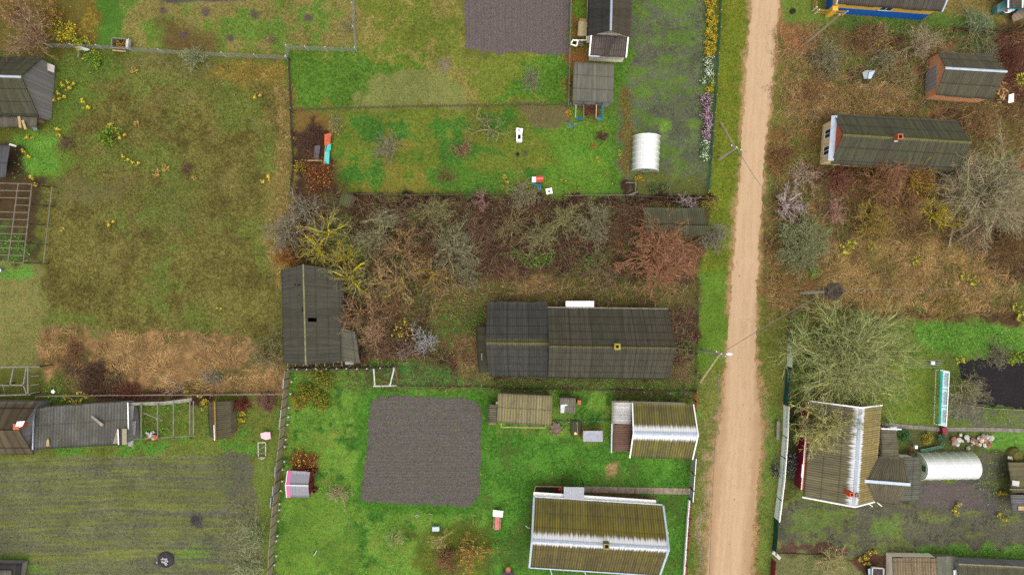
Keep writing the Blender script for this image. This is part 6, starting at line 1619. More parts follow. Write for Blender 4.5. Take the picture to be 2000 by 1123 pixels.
# metal box, right overgrown plot
c = P(1694, 148); th = thing('hutch', 'small tilted sheet metal hutch alone in the overgrown plot', 'hutch', tuple(c))
MB().prism([P(1684, 142, .9), P(1692, 138, 1.0), P(1710, 138, 1.0), P(1707, 141, 1.0), P(1702, 154, .7), P(1687, 155, .7)], (0, 0, .05)).build('roof', mat_plain('zinc_sheet', C(150, 158, 168), .4, .25), th)
MB().prism([P(1687, 145), P(1706, 143), P(1701, 155), P(1688, 156)], (0, 0, .7)).build('body', mat_plain('dark_zinc', C(84, 82, 88), .6, .3), th); MB().prism([P(1697, 142, 1.06), P(1709, 139, 1.08), P(1701, 154, .78), P(1695, 155, .78)], (0, 0, .03)).build('pale_sheet', M_CAP, th)
# firewood and white panel by the brick shed
c = P(1951, 184); th = thing('firewood_pile', 'heap of split firewood at the end of the brick shed', 'firewood', tuple(c))
for k in range(34):
    p = Vector((c.x + random.gauss(0, .32), c.y + random.gauss(.1, .5), random.uniform(.1, .55))); a = random.uniform(0, PI); d = Vector((math.cos(a), math.sin(a), random.uniform(-.3, .3))) * .17
    MB().tube([p - d, p + d], random.uniform(.05, .09), 6).build('log', mat_plain('split_wood', C(214, 172, 112), .8, .3) if k % 3 else mat_plain('split_wood_dark', C(168, 112, 70), .8, .3), th)
th = thing('panel', 'white panel on a stand beside the firewood heap', 'panel', tuple(P(1974, 193)))
MB().prism([P(1970, 186, .9), P(1980, 183, 1.0), P(1979, 200, .8), P(1969, 202, .7)], (0, 0, .05)).build('board', M_WHITE, th); MB().beam(g0(P(1974, 193)), P(1974, 193, .8), .1).build('post', M_TIMBERD, th); MB().beam(P(1946, 195, .3), P(1970, 196, .4), .1).build('rail', M_TIMBER, th)
# turquoise awning over the vine rack
th = thing('vine_shelter', 'long turquoise and white plastic awning over a planted rack', 'awning', (P(1843, 775).x, P(1843, 775).y, 0))
def aw(x, y, z): return P(x, y, z)
tl, tr_, br, bl_ = (1837, 723), (1854, 726), (1848, 833), (1833, 829)
for k in range(3):
    t0, t1 = k / 3 + .004, (k + 1) / 3 - .004
    L0 = lerp(Vector(tl), Vector(bl_), t0); L1 = lerp(Vector(tl), Vector(bl_), t1); R0_ = lerp(Vector(tr_), Vector(br), t0); R1_ = lerp(Vector(tr_), Vector(br), t1)
    M0 = lerp(L0, R0_, .28); M1 = lerp(L1, R1_, .28)
    MB().prism([aw(*L0, 1.8), aw(*M0, 2.0), aw(*M1, 2.0), aw(*L1, 1.8)], (0, 0, .03)).build('turquoise_film', M_TEAL, th)
    MB().prism([aw(*M0, 2.0), aw(*R0_, 2.25), aw(*R1_, 2.25), aw(*M1, 2.0)], (0, 0, .03)).build('pale_film', mat_plain('pale_turquoise_film', C(206, 234, 238), .4, .12, dirt=C(120, 214, 214), dirt_amt=.4), th)
    b = MB()
    for i in range(11):
        tt = (i + 2) / 15; q = lerp(lerp(M0, R0_, .55), lerp(M1, R1_, .55), tt)
        e = aw(q.x, q.y, 2.19); b.box((e.x, e.y, 2.20), (.2 + .1 * ((i * 7) % 3), .035, .012))
        q = lerp(lerp(M0, R0_, .82), lerp(M1, R1_, .82), tt); e = aw(q.x, q.y, 2.25); b.box((e.x, e.y, 2.265), (.12, .05, .012))
    b.build('printed_marks', mat_plain('black_print', C(40, 52, 60), .6, .1), th)
    MB().beam(aw(*L1, 1.86), aw(*R1_, 2.32), .07).build('cross_rib', M_TEAL if k < 2 else M_WHITE, th)
MB().beam(aw(*tr_, 2.3), aw(*br, 2.3), .07).build('top_edge', M_WHITE, th); MB().beam(aw(*tl, 1.85), aw(*tr_, 2.3), .07).build('cross_rib', M_WHITE, th)
for x, y in ((1837, 725), (1834, 775), (1832, 828)): MB().beam(g0(P(x, y)), P(x, y, 1.8), .08).build('post', M_TEALDARK, th)
for a, b in (((1828, 722), (1824, 827)), ((1828, 722), (1838, 723)), ((1824, 827), (1834, 830))):
    A, B = P(*a, .9), P(*b, .9); k = max(2, int((B - A).length / .16)); m = MB()
    for i in range(k): 
        c_ = lerp(A, B, (i + .5) / k); m.box(c_, (.06, .06, .06))
    m.build('bead_string', M_PALEG, th)
MB().beam(P(1829, 723, .85), P(1825, 826, .85), .03).build('rail', M_TEALDARK, th)
MB().prism([P(1834, 833), P(1845, 835), P(1843, 848), P(1835, 846)], (0, 0, .6)).build('maroon_box', M_MAROON, th)
c = P(1824, 708); th = thing('water_pump', 'grey pump with a white head above the turquoise awning', 'pump', tuple(c))
MB().beam(P(1815, 708, .4), P(1838, 709, .4), .22, .3).build('body', mat_plain('pump_grey', C(96, 94, 90), .5, .3), th); MB().box((P(1815, 707.5).x, P(1815, 707.5).y, .5), (.38, .34, .4)).build('head', M_WHITE, th)
for k in range(4): MB().tube(sag_line(P(1770, 703 + k * 5, 1.4), P(1838, 704 + k * 4.5, 1.2), .05, n=5), .012, 4).build('line', M_PALEPOST, th)
# stones
th = thing('rubble_heap', 'heap of white and rust coloured stones above the attached greenhouse', 'stone heap', tuple(P(1900, 861)))
for k in range(46):
    x = random.uniform(1862, 1940); y = 860 + random.gauss(0, 5.5); s = random.uniform(.12, .34)
    p = P(x, y, random.uniform(.05, .35))
    MB().lathe(tuple(p), [(.03, s * .6), (s * .6, s * .45), (s, s * .1), (s * .8, -s * .4), (0, -s * .5)], random.choice((5, 6, 7))).build('stone', random.choice((M_PALEPOST, M_PALEPOST, mat_plain('rust_stone', C(170, 112, 88), .9, .3), mat_plain('cream_stone', C(214, 200, 180), .9, .3), M_CONC)), th)
# trailer
c = P(1712, 1120); th = thing('trailer', 'small car trailer with white rim and dark load beside the cream shed', 'trailer', tuple(c))
MB().prism([P(1704, 1108, .8), P(1724, 1110, .8), P(1722, 1150, .8), P(1702, 1150, .8)], (0, 0, .06)).build('bed', mat_plain('dark_load', C(74, 64, 62), .9, .3), th)
for a, b in (((1703, 1107), (1725, 1109)), ((1703, 1107), (1701, 1150)), ((1725, 1109), (1723, 1150))): MB().beam(P(*a, .95), P(*b, .95), .1, .3).build('side', M_PALEPOST, th)
p = P(1697, 1116, .35); MB().tube([p + Vector((-.11, 0, 0)), p + Vector((.11, 0, 0))], .33, 16).build('wheel', M_TYRE, th)
MB().beam(P(1698, 1110, .75), P(1699, 1126, .75), .3, .06).build('mudguard', mat_plain('pale_blue_guard', C(180, 206, 226), .4, .1), th); MB().box((P(1706, 1105).x, P(1706, 1105).y, .7), (.2, .1, .12)).build('lamp', M_RED, th)
# far right junk
c = P(1990, 982); th = thing('shed', 'low grey corrugated hut with tan patch at the right edge', 'hut', tuple(c))
add_roof('roof', th, mat_roof('grey_hut_sheet', C(120, 118, 122), row=3, stripe=.5, pitch=.26, speck=0), P(1974, 966, 1.9), P(1977, 1000, 1.9), P(2050, 1000, 1.6), P(2050, 966, 1.6)); MB().box((P(2012, 982).x, P(2012, 982).y, .8), (3.2, 1.5, 1.6)).build('wall', M_WOODGREY, th); MB().prism([P(1988, 988, 1.95), P(2004, 988, 1.9), P(2004, 996, 1.9), P(1988, 996, 1.95)], (0, 0, .05)).build('patch', M_TIMBERT, th)
c = P(1985, 925); th = thing('shed', 'rotting moss covered board roof at the right edge beside the garden', 'shed', tuple(c))
add_roof('roof', th, mat_roof('rotten_board_roof', C(116, 108, 84), moss=C(100, 98, 40), moss_amt=.9, row=3, stripe=.1, speck=.2, sheet=.5, joint_u=1.), P(1970, 903, 1.6), P(1976, 962, 1.6), P(2050, 962, 1.3), P(2050, 903, 1.3), amp=0, wob=.12); MB().box((P(2012, 930).x, P(2012, 930).y, .6), (3.2, 2.7, 1.2)).build('wall', M_WOODGREY, th)
MB().prism([P(1976, 937, 1.7), P(1990, 939, 1.7), P(1989, 949, 1.7), P(1976, 947, 1.7)], (0, 0, .1)).build('white_board', M_PALEPOST, th)
for x, y in ((1972, 955), (1975, 968)): MB().beam(P(x, y, 1.75), P(2050, y + 1, 1.6), .1).build('beam', M_TIMBER, th)
c = P(1980, 888); th = thing('mound', 'mossy humped heap of boards above the rotting roof', 'heap', tuple(c))
MB().lathe((c.x, c.y, -.1), [(0, .9), (.5, .8), (.8, .4), (.9, 0)], 10).build('heap', mat_plain('moss_heap', C(108, 106, 50), .95, .5), th); MB().beam(P(1968, 893, .5), P(1984, 896, .5), .3, .08).build('board', M_PALEPOST, th)
# ash heaps on the field
for x, y, r, l in ((381, 1016, .55, 'dark burnt ash heap on the weedy field'), (323, 1093, .95, 'larger burnt ash heap with white ash on the weedy field')):
    c = P(x, y); th = thing('ash_heap', l, 'ash heap', (c.x, c.y, 0))
    V = []; n = 26
    MB().lathe((c.x, c.y, -.1), [(0, .16), (r * .5, .15), (r * .85, .08), (r, -.06)], 18).build('ash', M_ASH, th)
    if r > .8:
        for k in range(26): MB().box((c.x + random.gauss(0, .25), c.y + random.gauss(-.05, .22), .08 + random.uniform(0, .05)), (random.uniform(.05, .22), random.uniform(.05, .16), .05), random.uniform(0, 3)).build('white_ash', mat_plain('white_ash', C(186, 184, 186), .95, .2), th)
c = P(1541, 846); th = thing('bench', 'old plank bench outside the mint fence', 'bench', tuple(P(1520, 838))); MB().beam(P(1520, 822, .45), P(1519, 858, .45), .3, .06).build('seat', M_TIMBER, th); MB().beam(P(1520, 826), P(1520, 826, .42), .1).build('leg', M_TIMBERD, th); MB().beam(P(1519, 854), P(1519, 854, .42), .1).build('leg', M_TIMBERD, th)
c = P(1548, 12); th = thing('tyre', 'dark round tyre on the grass left of the yellow slatted fence', 'tyre', tuple(P(1548, 23))); c = P(1548, 23); MB().lathe((c.x, c.y, 0), [(.16, .02), (.28, 0), (.3, .1), (.28, .2), (.16, .18), (.16, .02)], 18).build('tyre', M_TYRE, th); MB().lathe((c.x, c.y, .03), [(0, 0), (.17, 0), (.17, .02), (0, .02)], 14).build('soil', M_ASH, th)
c = P(1780, 869); th = thing('lantern', 'white topped garden lantern among the plants by the slate annexe', 'lantern', tuple(c)); MB().box((c.x, c.y, .8), (.26, .34, .3)).build('head', M_WHITE, th); MB().beam((c.x, c.y, 0), (c.x, c.y, .7), .08).build('post', M_TEALDARK, th)
th = thing('net', 'dark green net laid over the bed above the attached greenhouse', 'net', tuple(P(1818, 876))); MB().prism([P(1797, 878, .3), P(1838, 870, .35), P(1842, 874, .3), P(1800, 884, .25)], (0, 0, .03)).build('netting', mat_plain('green_netting', C(60, 108, 84), .8, .3), th); MB().beam(P(1797, 878, .33), P(1838, 870, .38), .04).build('edge', M_TIMBER, th)
# --------------------------------------------------------------- vegetation
def nrm(v): return v / (np.linalg.norm(v, axis=-1, keepdims=True) + 1e-9)


def walk(rng, p, d, L, r, steps, jit, up, taper=.45):
    """n branches grown in parallel -> points (n,steps+1,3), radii (n,steps+1)"""
    P_ = [p]; n = len(p); dr_ = rng.normal(0, jit * .55, d.shape)
    for k in range(steps):
        d = nrm(d + rng.normal(0, jit, d.shape) + dr_ + np.array([0, 0, up]))
        p = p + d * (L / steps)[:, None]; P_.append(p)
    t = np.linspace(1, taper, steps + 1)
    return np.stack(P_, 1), r[:, None] * t[None]


def kids(rng, pts, rad, m, t0, ang, up):
    """m children on every branch -> start, dir, parent radius there"""
    n, s, _ = pts.shape; s -= 1
    t = (t0 + (1 - t0) * (np.arange(m)[None] + rng.random((n, m))) / m) * s * .999
    i = np.floor(t).astype(int); f = (t - i)[..., None]
    a = np.arange(n)[:, None]
    q = pts[a, i] * (1 - f) + pts[a, i + 1] * f
    d = nrm(pts[a, i + 1] - pts[a, i])
    pr = nrm(np.cross(d, rng.normal(0, 1, d.shape)))
    an = (ang * rng.uniform(.6, 1.3, (n, m)))[..., None]
    d = nrm(d * np.cos(an) + pr * np.sin(an) + np.array([0, 0, up]))
    return q.reshape(-1, 3), d.reshape(-1, 3), (rad[a, i]).reshape(-1)


def segs_of(pts, rad):
    return pts[:, :-1].reshape(-1, 3), pts[:, 1:].reshape(-1, 3), rad[:, :-1].ravel(), rad[:, 1:].ravel()


def tube_mesh(P0, P1, R0, R1, sides=3):
    d = nrm(P1 - P0)
    ref = np.where(np.abs(d[:, 2:3]) < .9, np.array([[0, 0, 1.0]]), np.array([[1.0, 0, 0]]))
    x = nrm(np.cross(d, ref)); y = np.cross(x, d)
    a = np.arange(sides) * 2 * PI / sides + .5
    ring = x[:, None] * np.cos(a)[None, :, None] + y[:, None] * np.sin(a)[None, :, None]
    V = np.stack([P0[:, None] + ring * R0[:, None, None], P1[:, None] + ring * R1[:, None, None]], 1)
    n = len(P0); b = np.arange(n)[:, None] * sides * 2; i = np.arange(sides)[None]; j = (i + 1) % sides
    F = np.stack([b + i, b + j, b + sides + j, b + sides + i], -1).reshape(-1, 4)
    return V.reshape(-1, 3), F


def quad_leaves(rng, C_, size, flat=.5, aspect=.6):
    n = len(C_); nv = nrm(rng.normal(0, 1, (n, 3)) * np.array([1 - flat, 1 - flat, 1]) + np.array([0, 0, flat]))
    u = nrm(np.cross(nv, rng.normal(0, 1, (n, 3)))); v = np.cross(nv, u)
    s = (size * rng.uniform(.6, 1.35, n))[:, None]
    V = np.stack([C_ - u * s * .5, C_ + v * s * aspect * .5, C_ + u * s * .5, C_ - v * s * aspect * .5], 1)
    return V.reshape(-1, 3), np.arange(n * 4).reshape(n, 4)


def jitter_cols(rng, cols, n, rep, sd=.18):
    cols = np.array([C(*c) for c in cols]); k = rng.integers(0, len(cols), n)
    c = cols[k] * np.clip(rng.normal(1, sd, (n, 1)), .4, 1.7)
    return np.repeat(np.clip(c, .003, .86), rep, 0)


TSEED = [1000]
def bare(name, label, px, py, rpx, h, cols, cat='tree', trunk=.28, limbs=8, dens=1.0, spread=None, inner=None, leaves=None, thick=1.0,
         up=.05, jit=.19, group=None, tilt=(.35, 1.15), twig=.013, lean=None, lv=4):
    """leafless tree or shrub. trunk=0 -> many stems from the ground. lean=(dx,dy,dz): felled or leaning axis"""
    TSEED[0] += 1
    rng = np.random.default_rng(TSEED[0])
    c = P(px, py, h * .6); base = np.array([c.x, c.y, gz(c.x, c.y)])
    R = rpx / PPM * (H - .6 * h) / H
    th = thing(name, label, cat, (base[0], base[1], 0), group=group)
    S = []; I_ = []
    r0 = max(.035, .022 * h + .012 * R) * thick
    if trunk > 0:
        hp = h * trunk
        pts, rad = walk(rng, base[None] - np.array([[0, 0, .2]]), np.array([[rng.normal(0, .08), rng.normal(0, .08), 1.0]]), np.array([hp + .2]), np.array([r0]), 4, .05, .1, .75)
        I_.append(segs_of(pts, rad)); top = pts[0, -1]
        st = np.repeat(top[None], limbs, 0) - np.array([0, 0, 1]) * rng.uniform(0, hp * .4, (limbs, 1)); rr = np.full(limbs, r0 * .72)
    else:
        st = base[None] + np.concatenate([rng.normal(0, R * .1, (limbs, 2)), np.full((limbs, 1), -.1)], 1); rr = np.full(limbs, r0 * .6); hp = 0
    az = np.arange(limbs) * 2 * PI / limbs * 1.0 + rng.uniform(-.35, .35, limbs) + rng.uniform(0, 6)
    ti = rng.uniform(tilt[0], tilt[1], limbs)
    dr = np.stack([np.cos(az) * np.sin(ti), np.sin(az) * np.sin(ti), np.cos(ti)], -1)
    reach = math.hypot(R, h - hp)
    pts, rad = walk(rng, st, dr, reach * rng.uniform(.55, .85, limbs), rr, 6, jit, up)
    I_.append(segs_of(pts, rad))
    n2 = max(3, round(6 * dens)); n3 = max(3, round(5 * dens)); n4 = max(2, round(3.6 * dens))
    tips = []
    par = (pts, rad)
    for L, m, st_, ln, k in ((.48, n2, 4, .6, 0), (.24, n3, 3, .6, 1), (.12, n4, 2, .7, 2))[:lv - 1]:
        q, d, pr = kids(rng, par[0], par[1], m, .18 if k == 0 else .15, .75, .06)
        pts, rad = walk(rng, q, d, reach * L * rng.uniform(.6, 1.2, len(q)), np.maximum(pr * .5, twig * (1.5 - .38 * k)), st_, jit * 1.1, up * .8, .5)
        S.append(segs_of(pts, rad)); par = (pts, rad); tips.append(pts[:, -1]); tips.append(pts[:, -2])
    def cat_(L): return [np.concatenate([s[i] for s in L]) for i in range(4)]
    T = cat_(S); B = cat_(I_)
    # fit the crown to its real reach and height
    allp = np.concatenate([T[1], B[1]]); rel = allp - base
    rad_ = np.percentile(np.hypot(rel[:, 0], rel[:, 1]), 97); hz = rel[:, 2].max()
    sc = np.array([R / rad_, R / rad_, h / hz])
    def fit(p):
        q = (p - base) * sc
        if lean is not None:
            ax = np.array(lean[:3], dtype=float); ax /= np.linalg.norm(ax)
            xx = nrm(np.cross(ax, np.array([.0, .0, 1.0]))[None])[0]; yy = np.cross(xx, ax)
            q = q[:, :1] * xx + q[:, 1:2] * yy + q[:, 2:3] * ax
            q[:, 2] = np.maximum(q[:, 2], .05)
        return q + base
    for nm, (a, b, ra, rb), cc, sides, sd in (('trunk' if trunk > 0 else 'stems', B, inner or cols, 5, .15), ('crown', T, list(cols) * 2 + list(inner or [])[:1], 3, .24)):
        V, F = tube_mesh(fit(a), fit(b), ra, rb, sides)
        mesh_np(nm, V, F, BARK, th, col=np.minimum(jitter_cols(rng, cc, len(a), sides * 2, sd) * np.array([1.38, 1.38, 1.24]) * (.85 if (inner and nm != 'crown') else 1.0), .86), smooth=True)
    if leaves:
        n, lc, size = leaves
        tp = fit(np.concatenate(tips)); k = rng.integers(0, len(tp), n)
        V, F = quad_leaves(rng, tp[k] + rng.normal(0, size * .8, (n, 3)), np.full(n, size))
        mesh_np('leaves', V, F, LEAF, th, col=jitter_cols(rng, lc, n, 4, .22))
    return th


def leafy(name, label, cat, px, py, rpx, h, cols, n=900, size=.14, stems=((96, 74, 52),), group=None, ell=1.0, blossoms=None, lean=0, squash=1.0):
    """shrub clothed in leaves; blossoms=(n, colours, size)"""
    TSEED[0] += 1
    rng = np.random.default_rng(TSEED[0])
    c = P(px, py, h * .6); b = np.array([c.x, c.y, gz(c.x, c.y)]); R = rpx / PPM * (H - .6 * h) / H
    th = thing(name, label, cat, (b[0], b[1], 0), group=group)
    # lobes make an uneven outline
    nl = 9; az = rng.uniform(0, 2 * PI, nl); rr = R * np.sqrt(rng.random(nl)) * .75
    lc = np.stack([np.cos(az) * rr, np.sin(az) * rr * ell, h * rng.uniform(.3, .75, nl)], -1); lr = R * rng.uniform(.28, .5, nl)
    k = rng.integers(0, nl, n); d = nrm(rng.normal(0, 1, (n, 3))) * (rng.random((n, 1)) ** .4)
    q = lc[k] + d * lr[k][:, None] * np.array([1, ell, .7]); q[:, 2] = np.clip(q[:, 2], .04, h)
    V, F = quad_leaves(rng, b + q, np.full(n, size), flat=.55)
    m = 14
    st = b + np.concatenate([rng.normal(0, R * .15, (m, 2)), np.full((m, 1), -.1)], 1); e = b + lc[rng.integers(0, nl, m)] + rng.normal(0, R * .15, (m, 3))
    V2, F2 = tube_mesh(st, e, np.full(m, .02), np.full(m, .01), 4)
    mesh_np('stems', V2, F2, BARK, th, col=jitter_cols(rng, stems, m, 8))
    mesh_np('leaves', V, F, LEAF, th, col=jitter_cols(rng, cols, n, 4, .24))
    if blossoms:
        nb, bc, bs = blossoms
        k = rng.integers(0, nl, nb); d = nrm(rng.normal(0, 1, (nb, 3)) + np.array([0, 0, .9])); q = lc[k] + d * lr[k][:, None] * np.array([1, ell, .75]); q[:, 2] = np.clip(q[:, 2] + .04, .1, h + .1)
        V, F = quad_leaves(rng, b + q, np.full(nb, bs), flat=.8, aspect=.95)
        mesh_np('blossoms', V, F, LEAF, th, col=jitter_cols(rng, bc, nb, 4, .15))
    return th


GREY = [(150, 144, 128), (128, 120, 106), (112, 104, 92)]
TAN = [(168, 142, 116), (146, 120, 98), (126, 98, 80)]
OLIVE = [(150, 146, 104), (132, 128, 90), (112, 104, 76)]
PALEG = [(160, 166, 128), (140, 148, 112), (116, 122, 92)]
GREYG = [(150, 145, 116), (126, 121, 96), (104, 99, 80)]
RED = [(146, 102, 78), (124, 84, 64), (160, 122, 100)]
DARKB = [(84, 62, 54), (70, 52, 46), (98, 76, 64)]
LILAC = [(186, 172, 176), (160, 146, 148), (128, 108, 104)]
SILV = [(176, 176, 182), (150, 150, 154), (118, 114, 112)]
YELL = [(192, 180, 40), (174, 160, 48), (148, 130, 56)]
STRAWBR = [(150, 116, 78), (126, 96, 64), (138, 124, 70)]
BROWN = [(140, 112, 82), (118, 92, 68), (100, 76, 58)]
ROSE = [(162, 134, 108), (142, 112, 88), (120, 92, 72)]
YLEAF = [(214, 196, 40), (196, 172, 36), (176, 164, 44)]
OLEAF = [(206, 150, 40), (190, 124, 40), (214, 176, 60)]
GLEAF = [(92, 138, 40), (74, 118, 34), (112, 150, 50), (60, 98, 32)]

# name, label, px, py, r, h, cols, options
bare('bare_tree', 'big pale brown bare tree spreading over the roof of the weathered plank barn', 42, 62, 68, 6.0, TAN, limbs=11, dens=1.15)
bare('bare_shrub', 'pale grey-green bare shrub at the wire fence beside the yellow straw patch', 374, 104, 31, 2.4, PALEG, 'shrub', trunk=0, limbs=18, dens=.9, twig=.016)
bare('bare_shrub', 'small grey bare shrub on the lawn just left of the square grey shed', 1040, 150, 31, 2.4, GREY, 'shrub', trunk=0, limbs=9, dens=.8)
bare('bare_tree', 'bare spreading fruit tree left of the white outdoor stove', 952, 246, 44, 3.6, OLIVE, trunk=.25, limbs=8, dens=.9)
bare('bare_shrub', 'dense brown bare shrub at the lower left of the spreading fruit tree by the stove', 903, 288, 23, 1.8, ROSE, 'shrub', trunk=0, limbs=14, dens=.9)
bare('bare_tree', 'low grey bare fruit tree in the middle of the central lawn', 755, 286, 36, 2.8, GREY, trunk=.2, limbs=9, dens=.9)
bare('bare_shrub', 'faint small grey shrub on the lawn above the thicket fence', 868, 344, 22, 1.6, BROWN, 'shrub', trunk=0, limbs=9, dens=.7)
bare('bramble_bush', 'dark brown tangled bramble bush above the orange and turquoise bench', 606, 262, 34, 1.6, DARKB, 'bush', trunk=0, limbs=26, dens=1.1)
bare('autumn_shrub', 'thin shrub with sparse yellow leaves on the lawn above the orange bench', 652, 240, 26, 1.8, GREYG, 'shrub', trunk=0, limbs=9, dens=.7, leaves=(110, [(196, 172, 60), (178, 160, 70), (150, 150, 70)], .13))
bare('autumn_shrub', 'rusty shrub with many orange and yellow leaves below the turquoise bench', 617, 340, 40, 2.2, [(110, 66, 48), (128, 80, 56), (92, 56, 42)], 'shrub', trunk=0, limbs=22, dens=1.0, leaves=(620, [(196, 150, 46), (180, 120, 44), (160, 90, 44), (204, 180, 50)], .13))
bare('autumn_shrub', 'yellow-leaved straggly shrub along the meadow fence beside the rusty shrub', 584, 325, 17, 1.8, DARKB, 'shrub', trunk=0, limbs=12, dens=.9, leaves=(180, YLEAF, .14))
bare('bare_tree', 'grey bare tree spreading over the meadow edge above the big barn', 548, 446, 54, 5.0, GREY, limbs=9, dens=1.0)
bare('bare_tree', 'bare tree with bright yellow lichen limbs fanning to the upper left of the thicket', 632, 452, 60, 4.6, OLIVE, limbs=7, dens=.9, inner=YELL, thick=1.2, jit=.2)
bare('bare_tree', 'grey-yellow bare tree just above the roof ridge of the big barn', 612, 486, 52, 5.0, [(158, 148, 108), (140, 128, 92)] + YELL[:1], limbs=8, dens=.9, inner=YELL)
bare('bare_shrub', 'rusty orange bare shrub at the top left corner of the big barn', 552, 497, 34, 3.2, [(160, 104, 60), (140, 92, 56), (168, 130, 70)], 'shrub', trunk=0, limbs=14, dens=1.0)
bare('bare_tree', 'bare tree with thick yellow lichen limbs overhanging the barn roof', 676, 545, 58, 6.0, OLIVE, limbs=7, dens=.85, inner=YELL, thick=1.25, jit=.2)
bare('felled_tree', 'felled grey-green bare tree lying on its side along the top of the thicket', 688, 426, 30, 6.8, GREYG, limbs=14, dens=.9, trunk=.2, tilt=(.05, .5), lean=(1, .1, .1), thick=1.3, twig=.017)
bare('bare_tree', 'reddish brown bare tree in the middle left of the thicket', 785, 490, 54, 5.0, ROSE, limbs=9, inner=YELL[2:] + BROWN, dens=1.0)
bare('bare_tree', 'brown bare tree with yellowish limbs right of the barn roof', 772, 548, 60, 5.5, TAN, limbs=9, dens=1.0, inner=YELL[1:] + TAN)
bare('bare_tree', 'reddish bare tree overhanging the right slope of the barn', 700, 612, 58, 5.0, ROSE, limbs=9, dens=1.0, inner=BROWN)
bare('bare_tree', 'brown bare tree between the barn and the dark house', 770, 600, 44, 4.2, BROWN, limbs=8, dens=1.0)
bare('bare_tree', 'tall grey-green bare tree in the centre of the thicket', 878, 480, 62, 5.5, GREYG, limbs=10, dens=1.1)
bare('bare_shrub', 'olive bare shrub along the thicket fence, right of the felled tree', 852, 412, 38, 3.0, OLIVE, 'shrub', trunk=0, limbs=16, dens=1.0)
bare('bare_tree', 'small purple-red bare tree poking over the thicket fence', 940, 388, 26, 3.0, [(150, 112, 112), (120, 84, 80), (170, 140, 138)], trunk=.2, limbs=8, dens=.8)
bare('bare_shrub', 'lichened pale green shrub at the fence below the red and white table', 1020, 378, 38, 2.4, GREYG, 'shrub', trunk=0, limbs=20, dens=.9, twig=.016)
bare('bare_tree', 'bare dark-trunked tree left of the green patches inside the thicket', 1000, 440, 48, 4.2, [(120, 104, 76), (100, 84, 62), (134, 128, 92)], limbs=9, dens=1.0)
bare('bare_tree', 'olive grey bare tree right of the green patches inside the thicket', 1105, 430, 46, 4.4, OLIVE, limbs=10, dens=1.05)
bare('bare_tree', 'wide grey-green bare tree left of the red-brown tree', 1162, 440, 52, 4.6, GREYG, limbs=10, dens=1.1)
bare('bare_tree', 'large red-brown bare tree beside the half hidden slate shed', 1290, 500, 82, 5.5, RED, limbs=14, dens=1.3, inner=[(140, 100, 72), (126, 112, 60)], twig=.02, thick=1.2)
bare('bare_shrub', 'small pale lilac bare shrub at the upper edge of the half hidden shed', 1348, 392, 24, 2.8, LILAC, 'shrub', trunk=0, limbs=9, dens=.7, thick=1.3, twig=.018)
bare('bare_shrub', 'grey bare shrub by the right end of the half hidden shed', 1398, 462, 36, 3.0, GREY, 'shrub', trunk=0, limbs=15, dens=1.0)
bare('autumn_shrub', 'yellow-leaved shrub where the flower row fence ends', 1393, 397, 20, 2.0, BROWN, 'shrub', trunk=0, limbs=10, dens=.8, leaves=(240, [(190, 180, 60), (150, 160, 50)], .14))
bare('bare_shrub', 'silvery radiating bare shrub left of the dark house', 828, 664, 34, 2.6, SILV, 'shrub', trunk=0, limbs=14, dens=.9, thick=1.4, twig=.018)
bare('bare_shrub', 'small grey-brown bare shrub below the silvery shrub', 790, 690, 24, 2.0, [(160, 140, 132), (130, 108, 98)], 'shrub', trunk=0, limbs=9, dens=.8, thick=1.2)
bare('autumn_shrub', 'thin sapling with clusters of yellow leaves between barn and silvery shrub', 788, 645, 22, 2.6, BROWN, 'sapling', trunk=.3, limbs=5, dens=.6, leaves=(70, [(198, 190, 44), (180, 168, 40)], .22))
bare('bare_tree', 'dark olive bare tree against the left wall of the big barn', 514, 692, 52, 4.5, [(126, 118, 84), (100, 92, 68), (146, 138, 98)], limbs=12, dens=1.2)
bare('bare_tree', 'pale bare tree right of the pink-edged garden shed', 656, 966, 29, 2.6, [(168, 154, 124), (146, 132, 104)], limbs=8, dens=.8, trunk=.2, thick=1.2, twig=.017)
bare('bare_tree', 'faint pale bare sapling in the middle of the lower green yard', 764, 1058, 29, 2.4, [(156, 156, 112), (132, 134, 96)], limbs=6, dens=.7)
bare('bare_tree', 'pale bare sapling left of the orange-leaved tree', 860, 1058, 26, 2.4, [(176, 164, 112), (150, 138, 92)], limbs=7, dens=.8, thick=1.2)
bare('autumn_tree', 'tree with golden orange leaves at the bottom of the green yard', 922, 1086, 44, 3.4, [(150, 134, 84), (128, 110, 70)], limbs=10, dens=1.0, leaves=(300, OLEAF, .17))
bare('bare_shrub', 'rusty brown bare shrub left of the golden orange tree', 872, 1100, 36, 2.4, [(132, 96, 70), (112, 80, 60), (140, 118, 82)], 'shrub', trunk=0, limbs=18, dens=1.0)
bare('bare_shrub', 'pale green-grey bare shrub on the field side of the corrugated fence', 492, 1050, 38, 2.6, PALEG, 'shrub', trunk=0, limbs=16, dens=.9)
bare('bare_shrub', 'grey-green bare shrub at the lower corner of the weedy field', 480, 1112, 34, 2.2, PALEG, 'shrub', trunk=0, limbs=14, dens=.9)
bare('autumn_shrub', 'red-stemmed shrub with bright yellow leaves against the pink-edged shed', 590, 905, 32, 1.8, [(120, 66, 54), (142, 90, 64)], 'shrub', trunk=0, limbs=22, dens=.9, leaves=(190, [(226, 208, 30), (206, 186, 34)], .15))
bare('bare_shrub', 'grey-green spreading shrub left in the overgrown plot near the track', 1620, 112, 44, 2.6, GREYG, 'shrub', trunk=0, limbs=18, dens=1.0)
bare('bare_shrub', 'grey-green shrub right of the tilted metal hutch', 1732, 112, 32, 2.4, GREYG, 'shrub', trunk=0, limbs=16, dens=1.0)
